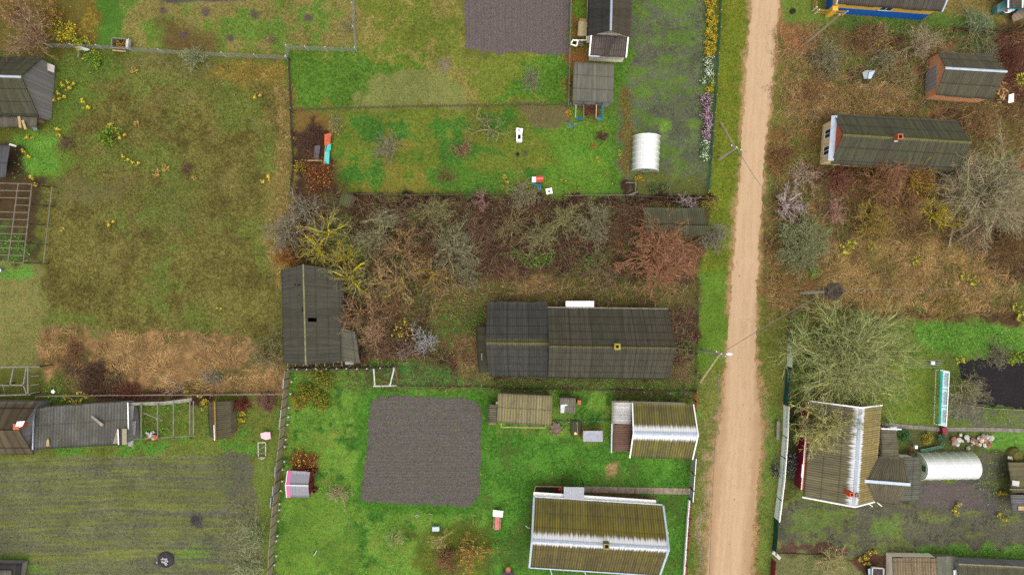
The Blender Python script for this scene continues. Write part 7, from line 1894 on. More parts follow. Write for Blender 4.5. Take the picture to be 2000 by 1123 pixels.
bare('bare_tree', 'pinkish grey bare tree at the upper left of the brick shed', 1812, 78, 46, 4.2, [(172, 150, 134), (148, 128, 112), (140, 136, 104)], limbs=11, dens=1.05)
bare('bare_shrub', 'brown bare shrub below the blue house wall', 1690, 72, 34, 2.0, BROWN, 'shrub', trunk=0, limbs=16, dens=1.0)
bare('bare_shrub', 'brown straggly shrub above the tilted metal hutch', 1722, 62, 26, 1.8, ROSE, 'shrub', trunk=0, limbs=14, dens=.9)
bare('bare_shrub', 'green-grey shrub between the turquoise hut and the brick shed', 1935, 108, 38, 2.4, [(128, 132, 108), (108, 108, 90)], 'shrub', trunk=0, limbs=16, dens=1.0)
bare('bare_shrub', 'pale green-grey shrub beside the old fence in the top right corner', 1915, 40, 40, 2.2, [(140, 150, 122), (112, 122, 96)], 'shrub', trunk=0, limbs=16, dens=.8)
bare('bramble_bush', 'dark red-brown bramble bush behind the brick shed', 1975, 115, 42, 1.8, [(112, 72, 60), (92, 58, 50), (80, 48, 42)], 'bush', trunk=0, limbs=28, dens=1.1)
bare('bare_shrub', 'pinkish grey bare shrub at the corner below the red gable', 1578, 338, 34, 2.6, [(176, 160, 146), (150, 126, 112)], 'shrub', trunk=0, limbs=12, dens=.9)
bare('bare_shrub', 'dark red bare shrub under the eave of the red gabled house', 1645, 350, 36, 2.4, [(120, 74, 66), (140, 96, 86), (100, 62, 54)], 'shrub', trunk=0, limbs=16, dens=1.0)
bare('bare_tree', 'lilac-white bare tree beside the track right of the sandy bend', 1546, 398, 44, 3.4, LILAC, limbs=9, dens=.9, trunk=.2, thick=1.3, twig=.018)
bare('bare_shrub', 'pinkish bare shrub right of the lilac-white tree', 1634, 412, 32, 2.4, [(176, 140, 130), (150, 108, 98)], 'shrub', trunk=0, limbs=11, dens=.9)
bare('bare_shrub', 'large round dense sage green shrub in the overgrown plot', 1576, 478, 60, 3.2, [(132, 136, 100), (112, 118, 86), (150, 152, 116), (96, 100, 74)], 'shrub', trunk=0, limbs=40, dens=1.2, twig=.016, jit=.1)
bare('bare_tree', 'reddish bare tree reaching over the lower roof slope of the red gabled house', 1740, 352, 58, 5.0, RED, limbs=11, dens=1.15, inner=[(128, 104, 60)])
bare('bare_tree', 'red-tipped bare tree in front of the middle of the red gabled house', 1808, 352, 46, 5.0, [(156, 100, 76), (132, 92, 64), (150, 128, 60)], limbs=9, dens=1.0, inner=YELL[1:])
bare('bare_tree', 'brown bare tree with yellow-green limbs right of the dense sage shrub', 1720, 425, 58, 4.2, [(142, 112, 70), (122, 100, 62), (150, 134, 66)], limbs=11, dens=1.1, inner=[(150, 138, 56)])
bare('bare_tree', 'bare tree with bright yellow lichen limbs in the right overgrown plot', 1838, 415, 56, 4.6, [(150, 128, 80), (136, 108, 70)] + YELL[1:2], limbs=9, dens=1.1, inner=YELL)
bare('bare_tree', 'huge grey-green bare tree at the right edge', 1948, 368, 112, 7.5, [(160, 142, 124), (140, 126, 106), (134, 130, 102)], limbs=22, dens=1.4, inner=[(140, 146, 108)], thick=1.3, twig=.017)
bare('bare_tree', 'huge pale olive bare tree above the olive slate house', 1674, 698, 140, 8.5, [(146, 154, 102), (130, 138, 90), (162, 166, 118), (116, 124, 80)], limbs=28, dens=1.4, inner=[(146, 146, 86), (160, 146, 60)], thick=1.15, twig=.017, jit=.11, tilt=(.3, 1.35))
bare('bare_tree', 'pale olive bare tree leaning over the roof of the olive slate house', 1622, 826, 74, 8.4, [(172, 168, 120), (154, 150, 104), (136, 134, 92)], limbs=12, dens=1.1, trunk=.62, inner=[(150, 142, 72)], twig=.026, thick=1.3)
bare('bare_tree', 'grey bare tree above the stone path beside the black soil', 1898, 772, 48, 3.4, [(134, 128, 100), (112, 104, 84), (148, 146, 112)], limbs=10, dens=1.0)
bare('bare_shrub', 'grey-green shrub at the upper edge of the black soil', 1950, 690, 34, 1.8, [(132, 130, 108), (104, 100, 82)], 'shrub', trunk=0, limbs=16, dens=.9)
bare('bare_tree', 'pale bare tree at the bottom edge near the trailer', 1630, 1104, 44, 3.2, [(170, 158, 116), (146, 134, 96)], limbs=8, dens=.9, thick=1.2)
bare('red_bush', 'dark red dense bush right of the narrow slate shed', 466, 792, 19, 1.8, [(118, 66, 56), (98, 52, 46), (136, 84, 68)], 'bush', trunk=0, limbs=26, dens=1.0)
bare('bramble_bush', 'brown bramble bush between the slate shed and the corrugated fence', 518, 786, 26, 1.3, [(120, 88, 74), (92, 66, 58), (140, 112, 98)], 'bush', trunk=0, limbs=20, dens=1.0)
bare('bare_shrub', 'low grey-brown twiggy shrub below the plank barn', 124, 278, 22, 1.2, [(124, 104, 84), (104, 86, 68)], 'shrub', trunk=0, limbs=14, dens=.9)
bare('bramble_bush', 'dark brown low bush above the long mossy barn', 172, 738, 36, 1.4, DARKB, 'bush', trunk=0, limbs=26, dens=1.1)
bare('red_bush', 'low dark red bush along the top of the long mossy barn', 248, 772, 34, 1.1, [(106, 68, 54), (88, 56, 46)], 'bush', trunk=0, limbs=26, dens=1.0)
bare('bare_shrub', 'silvery forked twig shrub in the straw below the meadow', 338, 752, 26, 1.4, LILAC, 'shrub', trunk=0, limbs=5, dens=.6, thick=1.3)
bare('bare_shrub', 'grey dry shrub in the straw above the weathered plank fence', 408, 740, 28, 1.5, GREY, 'shrub', trunk=0, limbs=14, dens=.9)
bare('bare_shrub', 'pale twiggy shrub among the straw at the meadow foot', 392, 668, 24, 1.3, [(176, 150, 110), (150, 120, 88)], 'shrub', trunk=0, limbs=12, dens=.8)
bare('bramble_bush', 'reddish brown bush on the straw left of the meadow foot', 140, 688, 26, 1.1, [(124, 92, 68), (104, 78, 58)], 'bush', trunk=0, limbs=20, dens=.9)
bare('bare_shrub', 'brown bare shrub right of the meadow in the wire fence corner', 362, 330, 17, 1.0, [(120, 92, 78), (100, 78, 64)], 'shrub', trunk=0, limbs=10, dens=.8)
bare('bare_shrub', 'straggly grey fruit bush at the lower right corner of the orchard', 676, 45, 22, 1.8, GREYG, 'shrub', trunk=0, limbs=7, dens=.6)
bare('bare_shrub', 'tiny pale bare bush in the orchard above the wire fence end', 527, 76, 13, 1.1, [(150, 128, 116), (130, 104, 94)], 'shrub', trunk=0, limbs=8, dens=.6)
bare('bare_shrub', 'dark red bush on the lawn right of the turquoise swing seats', 1178, 265, 14, 1.1, [(110, 70, 70), (90, 60, 60)], 'shrub', trunk=0, limbs=14, dens=.8)
bare('bare_shrub', 'brown creeper hanging below the eave of the square grey shed', 1158, 210, 26, 1.6, [(128, 82, 66), (104, 70, 58)], 'creeper', trunk=0, limbs=22, dens=.9)

bare('bare_tree', 'grey bare tree in the upper left corner of the thicket under the rusty shrub', 592, 405, 46, 4.0, GREY, limbs=9, dens=1.0)
bare('bare_tree', 'yellow-green lichened bare tree just right of the big barn ridge end', 665, 498, 46, 4.6, OLIVE + YELL[1:], limbs=8, dens=.95, inner=YELL)
bare('bare_tree', 'grey-green bare tree below the branches of the felled tree', 732, 462, 48, 4.4, GREYG, limbs=9, dens=1.0, inner=OLIVE)
bare('bare_tree', 'brown bare tree with yellow limbs at the lower edge of the thicket', 842, 535, 50, 4.4, BROWN + ROSE[:1], limbs=9, dens=1.0, inner=YELL[1:])
bare('bare_tree', 'dark reddish bare tree left of the path to the dark house', 935, 455, 44, 3.6, [(110, 84, 72), (92, 68, 58), (128, 100, 84)], limbs=10, dens=1.0)
bare('bare_shrub', 'pale grey shrub at the lower right edge of the tall grey-green tree', 912, 528, 40, 3.0, GREYG, 'shrub', trunk=0, limbs=16, dens=1.0)
bare('bare_tree', 'lichened olive bare tree behind the patch of green weeds', 1058, 462, 40, 3.8, OLIVE, limbs=9, dens=.95)
bare('bare_shrub', 'dark brown shrub between the wide grey-green tree and the slate shed', 1222, 430, 36, 2.8, [(104, 78, 62), (86, 62, 50), (124, 100, 80)], 'shrub', trunk=0, limbs=18, dens=1.0)
bare('bare_shrub', 'brown bare shrub on the slope above the roof of the dark house', 1175, 540, 36, 2.2, BROWN + GREYG, 'shrub', trunk=0, limbs=14, dens=.9)
bare('bare_tree', 'pinkish brown bare tree under the lichened limbs left of the barn lean-to', 728, 655, 38, 3.8, ROSE + TAN[:1], limbs=9, dens=1.0)
bare('bare_shrub', 'brown shrub left of the lilac shoots beside the silvery shrub', 750, 690, 26, 1.8, DARKB + ROSE, 'shrub', trunk=0, limbs=14, dens=.9)
bare('bare_shrub', 'olive brown shrub close below the tilted metal hutch', 1688, 190, 34, 1.6, [(140, 116, 74), (118, 98, 62), (150, 132, 80)], 'shrub', trunk=0, limbs=16, dens=.9)
bare('bare_shrub', 'reddish brown shrub above the left end of the red gabled house roof', 1590, 180, 34, 1.6, [(146, 112, 78), (124, 94, 66), (104, 84, 52)], 'shrub', trunk=0, limbs=16, dens=.9)
bare('bare_tree', 'rusty bare tree between the red-tipped tree and the lichened tree', 1775, 408, 48, 4.0, RED + BROWN, limbs=10, dens=1.05, inner=[(140, 120, 60)])
bare('bare_shrub', 'greyish pink shrub below the huge tree at the right edge', 1905, 462, 44, 2.6, [(164, 142, 118), (140, 114, 92), (120, 104, 80)], 'shrub', trunk=0, limbs=18, dens=1.0)
bare('bramble_bush', 'dark brown bramble bush at the right edge below the huge tree', 1975, 480, 44, 1.8, [(110, 84, 60), (92, 68, 50), (130, 108, 66)], 'bush', trunk=0, limbs=26, dens=1.0)
bare('bare_shrub', 'rust brown shrub right of the track opposite the first utility pole', 1532, 300, 30, 1.6, [(120, 84, 66), (100, 68, 54), (136, 112, 66)], 'shrub', trunk=0, limbs=18, dens=1.0)
bare('bare_shrub', 'olive bare shrub right of the tall pinkish tree by the brick shed', 1772, 150, 36, 2.0, [(136, 124, 84), (116, 104, 70), (150, 142, 100)], 'shrub', trunk=0, limbs=16, dens=.9)
bare('bramble_bush', 'brown bramble bush between the brick shed and the red gabled house', 1915, 240, 42, 1.4, [(126, 98, 72), (104, 80, 58), (146, 122, 80)], 'bush', trunk=0, limbs=24, dens=1.0)
bare('bare_shrub', 'ochre brown shrub left of the stork nest pole', 1525, 555, 34, 1.4, STRAWBR, 'shrub', trunk=0, limbs=18, dens=.9)
bare('bare_shrub', 'olive shrub in the grass between nest pole and black soil', 1860, 600, 40, 1.5, [(150, 130, 76), (128, 112, 64), (110, 104, 56)], 'shrub', trunk=0, limbs=18, dens=.9)

leafy('leafy_bush', 'mixed green and yellow raspberry bush at the top left of the green yard', 'bush', 612, 758, 46, 1.5, [(90, 120, 34), (112, 132, 40), (140, 130, 44), (66, 92, 28), (150, 110, 44)], n=3200, size=.17)
leafy('leafy_bush', 'orange tinged leafy bush below the raspberry bush by the fence', 'bush', 590, 778, 26, 1.2, [(160, 120, 44), (140, 118, 40), (120, 100, 40), (100, 120, 40)], n=1100, size=.16)
leafy('leafy_bush', 'green leafy bush with yellow tips in the brown meadow', 'bush', 214, 268, 30, 1.2, GLEAF + [(190, 176, 50)], n=800, size=.16)
leafy('leafy_bush', 'yellow and orange leafy bush at the top left corner', 'bush', 92, 18, 34, 2.2, [(176, 130, 56), (150, 110, 56), (120, 104, 50), (130, 96, 56)], n=380, size=.18)
leafy('leafy_bush', 'yellow leafy bush right of the big pale brown tree', 'bush', 128, 60, 26, 1.8, YLEAF + [(150, 150, 50), (110, 120, 40)], n=420, size=.18)
leafy('leafy_bush', 'orange leafy bush behind the big pale brown tree at the top left', 'bush', 20, 12, 34, 2.4, [(140, 100, 62), (124, 86, 56), (160, 124, 64)], n=500, size=.17)
leafy('leafy_bush', 'green weedy bush with yellow tips below the board bench', 'bush', 182, 110, 22, 1.0, GLEAF + [(180, 180, 50)], n=420, size=.15)
leafy('leafy_bush', 'yellow-green bush above the timber planter box', 'bush', 158, 80, 20, 1.3, YLEAF + GLEAF, n=320, size=.17)
leafy('planter_plants', 'orange and green plants filling the timber planter box', 'plant', 234, 86, 12, .9, [(190, 110, 44), (110, 130, 44), (80, 110, 40), (200, 150, 50)], n=300, size=.14)
leafy('leafy_bush', 'yellow-green leafy bush beside the black soil at the right edge', 'bush', 1992, 700, 24, 1.6, GLEAF[:2] + YLEAF[2:] + [(150, 160, 60)], n=600, size=.16)
leafy('leafy_bush', 'yellow-green bush between the slate annexe and the stone heap', 'bush', 1816, 856, 15, 1.2, [(170, 160, 44), (130, 140, 44), (150, 120, 50)], n=460, size=.14)
leafy('leafy_bush', 'round blue-green bush below the turquoise awning', 'bush', 1842, 858, 12, 1.0, [(80, 116, 84), (66, 100, 72)], n=420, size=.12)
leafy('leafy_bush', 'green leafy bush against the slate annexe of the right house', 'bush', 1766, 852, 15, 1.3, [(50, 110, 60), (66, 120, 56), (44, 90, 50)], n=480, size=.14)
leafy('leafy_bush', 'yellow autumn bush beside the rocks above the wooden junk', 'bush', 1962, 962, 10, .8, YLEAF + [(120, 130, 40)], n=160, size=.14)
leafy('leafy_bush', 'bright lime bush at the foot of the dense sage shrub', 'bush', 1588, 530, 13, .9, [(128, 160, 48), (104, 144, 40)], n=240, size=.15)
leafy('flowering_bush', 'dark bush with grey-white flowers inside the mint fence', 'flower bush', 1546, 905, 17, 1.3, [(52, 60, 50), (70, 76, 62), (44, 52, 42)], n=900, size=.12, ell=2.4, blossoms=(240, [(150, 152, 150), (120, 124, 122)], .09))
leafy('flowering_bush', 'dark bush with grey-white flowers outside the mint fence', 'flower bush', 1515, 915, 9, 1.1, [(50, 56, 50), (66, 70, 60)], n=520, size=.11, ell=3.4, blossoms=(110, [(140, 142, 142), (112, 116, 116)], .08))
leafy('leafy_bush', 'tall green ivy-like bush inside the mint fence below the dark teal panels', 'bush', 1549, 830, 11, 1.4, [(50, 80, 34), (70, 96, 38), (110, 120, 44)], n=520, size=.13, ell=2.0)
leafy('leafy_bush', 'small yellow ball-shaped bush below the dark bucket by the lawn', 'bush', 1111, 221, 7, .8, [(206, 160, 44), (180, 140, 44)], n=160, size=.12)
leafy('leafy_bush', 'pale blue-green spiky plant below the turquoise swing seat', 'plant', 1116, 244, 9, .7, [(126, 160, 140), (100, 140, 120)], n=160, size=.16)
leafy('leafy_bush', 'small orange plant on the lawn right of the turquoise swings', 'plant', 1160, 286, 7, .5, [(190, 120, 54), (150, 100, 60)], n=120, size=.12)
leafy('leafy_bush', 'dwarf dark green hedge below the greenhouse of the vegetable garden', 'hedge', 1290, 368, 26, .8, [(70, 92, 46), (92, 110, 60), (110, 120, 80), (56, 76, 40)], n=900, size=.12, ell=.5)
leafy('leafy_bush', 'yellow and red leafed bed at the left foot of the vegetable garden greenhouse', 'plant bed', 1249, 348, 13, .6, [(196, 160, 40), (170, 100, 44), (130, 140, 44)], n=260, size=.13, ell=.5)
leafy('leafy_bush', 'reddish bush in front of the pump by the turquoise awning', 'bush', 1780, 884, 10, .8, [(110, 66, 48), (90, 54, 44)], n=180, size=.12)

# flower row along the garden fence
FY = dict(cols=[(150, 140, 30), (110, 116, 34), (84, 100, 30)], bl=[(190, 162, 40), (170, 142, 32), (200, 176, 60)])
FW = dict(cols=[(84, 124, 44), (104, 146, 54), (60, 96, 34)], bl=[(228, 230, 222), (206, 210, 200)])
FP = dict(cols=[(84, 80, 66), (96, 84, 78), (70, 80, 50)], bl=[(182, 144, 168), (164, 124, 150), (200, 170, 188)])
def row(spec, y0, y1, n, x0, x1, label, group, nb, r=13):
    for k in range(n):
        t = (k + .5) / n; y = y0 + (y1 - y0) * t; x = x0 + (x1 - x0) * t + random.uniform(-3, 3)
        leafy('flowering_bush', label, 'flower bush', x, y, r * random.uniform(.9, 1.2), .9, spec['cols'], n=360, size=.12, group=group, blossoms=(nb, spec['bl'], .10))
row(FY, -8, 112, 8, 1392, 1386, 'bush thick with golden yellow flowers in the top stretch of the fence flower row', 'golden yellow flower bushes along the fence', 170)
row(FW, 112, 160, 4, 1386, 1385, 'bright green bush with white flowers below the golden stretch of the flower row', 'white flower bushes along the fence', 60)
row(FY, 162, 184, 1, 1387, 1386, 'single golden flower bush between the white and the pink stretch of the row', None, 90, 10)
row(FP, 188, 268, 6, 1383, 1380, 'bush with mauve pink flowers in the lower stretch of the fence flower row', 'mauve flower bushes along the fence', 130, 12)
row(FW, 272, 312, 3, 1379, 1377, 'grey-green bush with small white flowers at the bottom end of the flower row', 'small white flower bushes at the end of the flower row', 50, 10)

# small yellow-leaved saplings in the meadow
def sapling_proto(label, cols, group):
    TSEED[0] += 1; rng = np.random.default_rng(TSEED[0])
    th = thing('yellow_sapling', label, 'sapling', (0, 0, 0), group=group)
    n = 7; az = rng.uniform(0, 6.3, n); e = np.stack([np.cos(az) * .45, np.sin(az) * .45, rng.uniform(.4, .9, n)], -1)
    V, F = tube_mesh(np.zeros((n, 3)), e, np.full(n, .02), np.full(n, .01), 4)
    mesh_np('stems', V, F, BARK, th, col=jitter_cols(rng, BROWN, n, 8))
    m = 60; k = rng.integers(0, n, m); t = rng.uniform(.5, 1.1, (m, 1)); V, F = quad_leaves(rng, e[k] * t + rng.normal(0, .07, (m, 3)), np.full(m, .2), flat=.7)
    mesh_np('leaves', V, F, LEAF, th, col=jitter_cols(rng, cols, m, 4, .15)); return th
def place_saplings(proto, spots):
    for i, (x, y, s) in enumerate(spots):
        p = P(x, y); loc = (p.x, p.y, gz(p.x, p.y))
        if i == 0: proto.location = loc; proto.scale = (s,) * 3; proto.rotation_euler = (0, 0, .3)
        else: dup(proto, loc, random.uniform(0, 6), scale=s)
place_saplings(sapling_proto('small yellow-leaved sapling standing free on the left meadow', [(214, 190, 50), (196, 170, 44), (226, 200, 80)], 'yellow saplings on the meadow'),
               [(172, 207, 1.1), (134, 172, 1.0), (142, 164, .8), (112, 196, .8), (124, 188, .9), (248, 310, .8), (268, 319, .8), (116, 258, .9), (218, 437, .8), (222, 248, .9), (240, 268, .8), (56, 303, 1.0), (70, 356, 1.1), (503, 190, .8), (522, 350, 1.0), (60, 270, .8), (124, 448, .5), (430, 602, .5)])
place_saplings(sapling_proto('small orange-leaved sapling standing free on the left meadow', [(196, 156, 76), (178, 132, 70), (204, 176, 104)], 'orange saplings on the meadow'),
               [(264, 139, .7), (308, 338, .8), (325, 329, .7), (380, 348, .5), (268, 242, .6), (436, 494, .4)])
place_saplings(sapling_proto('little yellow-leaved sapling in the overgrown plot right of the track', [(184, 186, 56), (160, 164, 50)], 'yellow saplings right of the track'),
               [(1648, 485, 1.3), (1662, 478, .8), (1700, 482, .8), (1790, 505, .8), (1786, 514, .6), (1738, 100, .6), (1668, 96, .5), (1712, 86, .7), (1985, 158, 1.1), (1995, 150, .8), (1896, 548, 1.0), (1880, 540, .9), (1990, 620, 1.2), (1870, 702, .9), (1980, 600, .9)])
place_saplings(sapling_proto('yellow-leaved plant left over in the weedy garden plots', [(196, 176, 50), (170, 150, 60), (150, 150, 50)], 'yellow plants in garden plots'),
               [(1868, 990, 1.0), (1862, 1000, .8), (1954, 1005, 1.0), (1688, 1080, .9), (1702, 1078, .8), (1680, 1086, .8), (1690, 1100, .7), (990, 350, .9), (1100, 352, .6), (1208, 300, .6), (1168, 312, .6), (140, 775, 1.0), (165, 772, 1.1), (156, 780, 1.0), (395, 780, 1.1), (410, 786, 1.0), (400, 792, .8), (372, 765, .9), (480, 812, 1.0), (466, 822, .8)])


# ---------------------------------------------------------------- ground stuff
def scatter(rng, poly, dens, patch=None, margin=4, edge=8):
    q = np.asarray(poly, dtype=float)
    area = (q[:, 0].max() - q[:, 0].min()) * (q[:, 1].max() - q[:, 1].min()) / PPM ** 2
    n = int(area * dens)
    x = rng.uniform(q[:, 0].min(), q[:, 0].max(), n); y = rng.uniform(q[:, 1].min(), q[:, 1].max(), n)
    d = sdf(x + (fbm(x / 20, y / 20, 1, 3) - .5) * 30, y + (fbm(x / 20, y / 20, 2, 3) - .5) * 30, poly)
    k = rng.random(n) < sstep(d, -edge, edge)
    if patch:
        f = fbm(x / patch[0], y / patch[0], 3, 4); k &= rng.random(n) < sstep(f, .5 - patch[1] - .06, .5 - patch[1] + .1)
    k &= (x > -30) & (x < 2030) & (y > -30) & (y < 1150)
    return (x[k] - CX) / PPM, (CY - y[k]) / PPM


def strands(rng, x, y, length, height, width, flow=None, cols=None, colarr=None, sd=.22):
    """arching blades: 3 points each"""
    n = len(x); z = gzv(x, y)
    if flow is None: a = rng.uniform(0, 2 * PI, n)
    else: a = (fbm(x / flow, y / flow, 1, 3) - .5) * 14 + rng.normal(0, .3, n)
    L = length * rng.uniform(.5, 1.4, n); h = height * rng.uniform(.3, 1.4, n); w = width * rng.uniform(.6, 1.4, n)
    d = np.stack([np.cos(a), np.sin(a), a * 0], -1); s = np.stack([-np.sin(a), np.cos(a), a * 0], -1) * (w / 2)[:, None]
    p0 = np.stack([x, y, z], -1); up = np.array([0, 0, 1.0])
    p1 = p0 + d * (L * .45)[:, None] + up * h[:, None]; a2 = a + rng.normal(0, .5, n); d2 = np.stack([np.cos(a2), np.sin(a2), a * 0], -1)
    p2 = p1 + d2 * (L * .55)[:, None] + up * (h * rng.uniform(-.8, .15, n))[:, None]
    V = np.stack([p0 - s, p0 + s, p1 - s * .9, p1 + s * .9, p2 - s * .3, p2 + s * .3], 1).reshape(-1, 3)
    b = np.arange(n)[:, None] * 6
    tone = np.repeat(.62 + 1.5 * np.clip(fbm(x * .9, y * .9, 0, 4, .6) - .25, 0, .6), 6)[:, None] if flow is not None else 1.0
    F = np.concatenate([b + np.array([[0, 1, 3, 2]]), b + np.array([[2, 3, 5, 4]])], 0)
    c = jitter_cols(rng, cols, n, 6, sd) if colarr is None else np.repeat(np.clip(colarr * np.clip(rng.normal(1, sd, (n, 1)), .45, 1.8), .003, .86), 6, 0)
    return V, F, np.clip(c * tone, .003, .86)


class Pool:
    def __init__(s): s.V = []; s.F = []; s.c = []; s.n = 0
    def add(s, V, F, c): s.V.append(V); s.F.append(F + s.n); s.c.append(c); s.n += len(V)
    def build(s, name, m): return tag(mesh_np(name, np.concatenate(s.V), np.concatenate(s.F), m, col=np.concatenate(s.c)), kind='stuff')


rng = np.random.default_rng(5)
STRAW = [(180, 145, 94), (162, 128, 80), (142, 110, 70), (192, 160, 108), (134, 120, 70)]
STRAWB = [(146, 114, 74), (126, 98, 62), (110, 92, 54), (116, 110, 60)]
dry = Pool()
for poly, dens, cols, L, h, patch in (
        ([(78, 642), (300, 655), (420, 650), (480, 665), (555, 700), (555, 768), (300, 768), (240, 730), (90, 735), (72, 690)], 26, STRAW + STRAWB[:1], .8, .28, (40, .1)),
        ([(90, 690), (250, 690), (280, 768), (120, 768)], 14, STRAWB, .7, .3, None),
        ([(415, 122), (560, 122), (560, 160), (420, 150)], 26, [(172, 146, 76), (150, 126, 60), (128, 112, 54)], .5, .2, None),
        ([(545, 160), (568, 160), (575, 520), (550, 560), (520, 520)], 12, STRAW, .6, .25, None),
        ([(1515, 60), (1600, 55), (1800, 120), (1820, 215), (1600, 225), (1510, 320)], 12, STRAW + STRAWB, .8, .3, (50, .05)),
        ([(1540, 160), (1760, 170), (1800, 215), (1540, 230)], 16, STRAW, .9, .3, None),
        ([(1500, 260), (1610, 230), (1600, 330), (1500, 360)], 10, [(150, 132, 64), (132, 112, 56), (160, 124, 76)], .6, .3, None),
        ([(1640, 470), (1900, 460), (1990, 540), (1990, 615), (1620, 605), (1500, 600), (1490, 540)], 22, STRAW + STRAW + STRAWB[:1], .95, .34, (45, .16)),
        ([(1640, 340), (1900, 340), (1900, 470), (1650, 470)], 12, STRAWB, .8, .35, None),
        ([(1880, 200), (2010, 200), (2010, 270), (1900, 280)], 14, STRAWB + STRAW[:1], .8, .3, None),
        ([(840, 560), (1050, 535), (1350, 560), (1350, 600), (960, 596), (840, 640)], 9, STRAW + [(130, 120, 60)], .7, .25, None),
        ([(870, 640), (950, 650), (950, 735), (890, 725)], 10, STRAWB + STRAW[:2], .5, .2, None),
        ([(1010, 540), (1080, 540), (1075, 570), (1010, 570)], 20, STRAW, .7, .3, None),
        ([(1488, 420), (1530, 330), (1560, 600), (1490, 640)], 10, STRAWB + [(130, 116, 60)], .6, .25, None)):
    x, y = scatter(rng, poly, dens * 2.0, patch)
    dry.add(*strands(rng, x, y, L * .8, h * .8, .034, flow=2.2, cols=cols, sd=.15))
dry.build('dry_grass', LEAF)

OGU = [(1510, 50), (2010, 50), (2010, 615), (1490, 640)]
und = Pool()
for poly, dens, cols in ((TH, 15, DARKB + BROWN + GREYG[:1] + [(118, 78, 62), (104, 68, 54), (128, 92, 74), (112, 108, 62), (96, 104, 56), (126, 122, 76)]), (OGU, 8, STRAW + STRAWB + [(146, 112, 78), (128, 98, 68), (122, 116, 64)]), ([(700, 386), (1250, 386), (1250, 540), (960, 560), (720, 560)], 9, DARKB + BROWN + [(126, 88, 72)]),
                         ([(1540, 50), (1960, 60), (1960, 210), (1520, 260)], 7, BROWN + ROSE + GREYG), ([(1940, 60), (2010, 60), (2010, 230), (1950, 230)], 16, [(120, 76, 62), (98, 60, 52)]),
                         ([(1880, 420), (2010, 400), (2010, 560), (1930, 545)], 10, BROWN + DARKB), ([(1560, 325), (1900, 335), (1880, 470), (1620, 460)], 9, RED + BROWN + DARKB),
                         ([(160, 752), (430, 764), (430, 785), (200, 785)], 16, [(104, 62, 50), (84, 56, 46)]), ([(1310, 600), (1356, 600), (1356, 720), (1310, 720)], 10, DARKB + ROSE),
                         ([(575, 300), (660, 300), (680, 420), (575, 420)], 12, DARKB + BROWN), ([(700, 590), (840, 590), (800, 710), (705, 700)], 9, [(112, 78, 66), (90, 62, 54), (130, 98, 84)])):
    x, y = scatter(rng, poly, dens * 1.5)
    V, F, c = strands(rng, x, y, .9, .7, .026, cols=cols, flow=2.4 if poly is OGU else None, sd=.13 if poly is OGU else .22); und.add(V, F, c)
und.build('undergrowth', BARK)

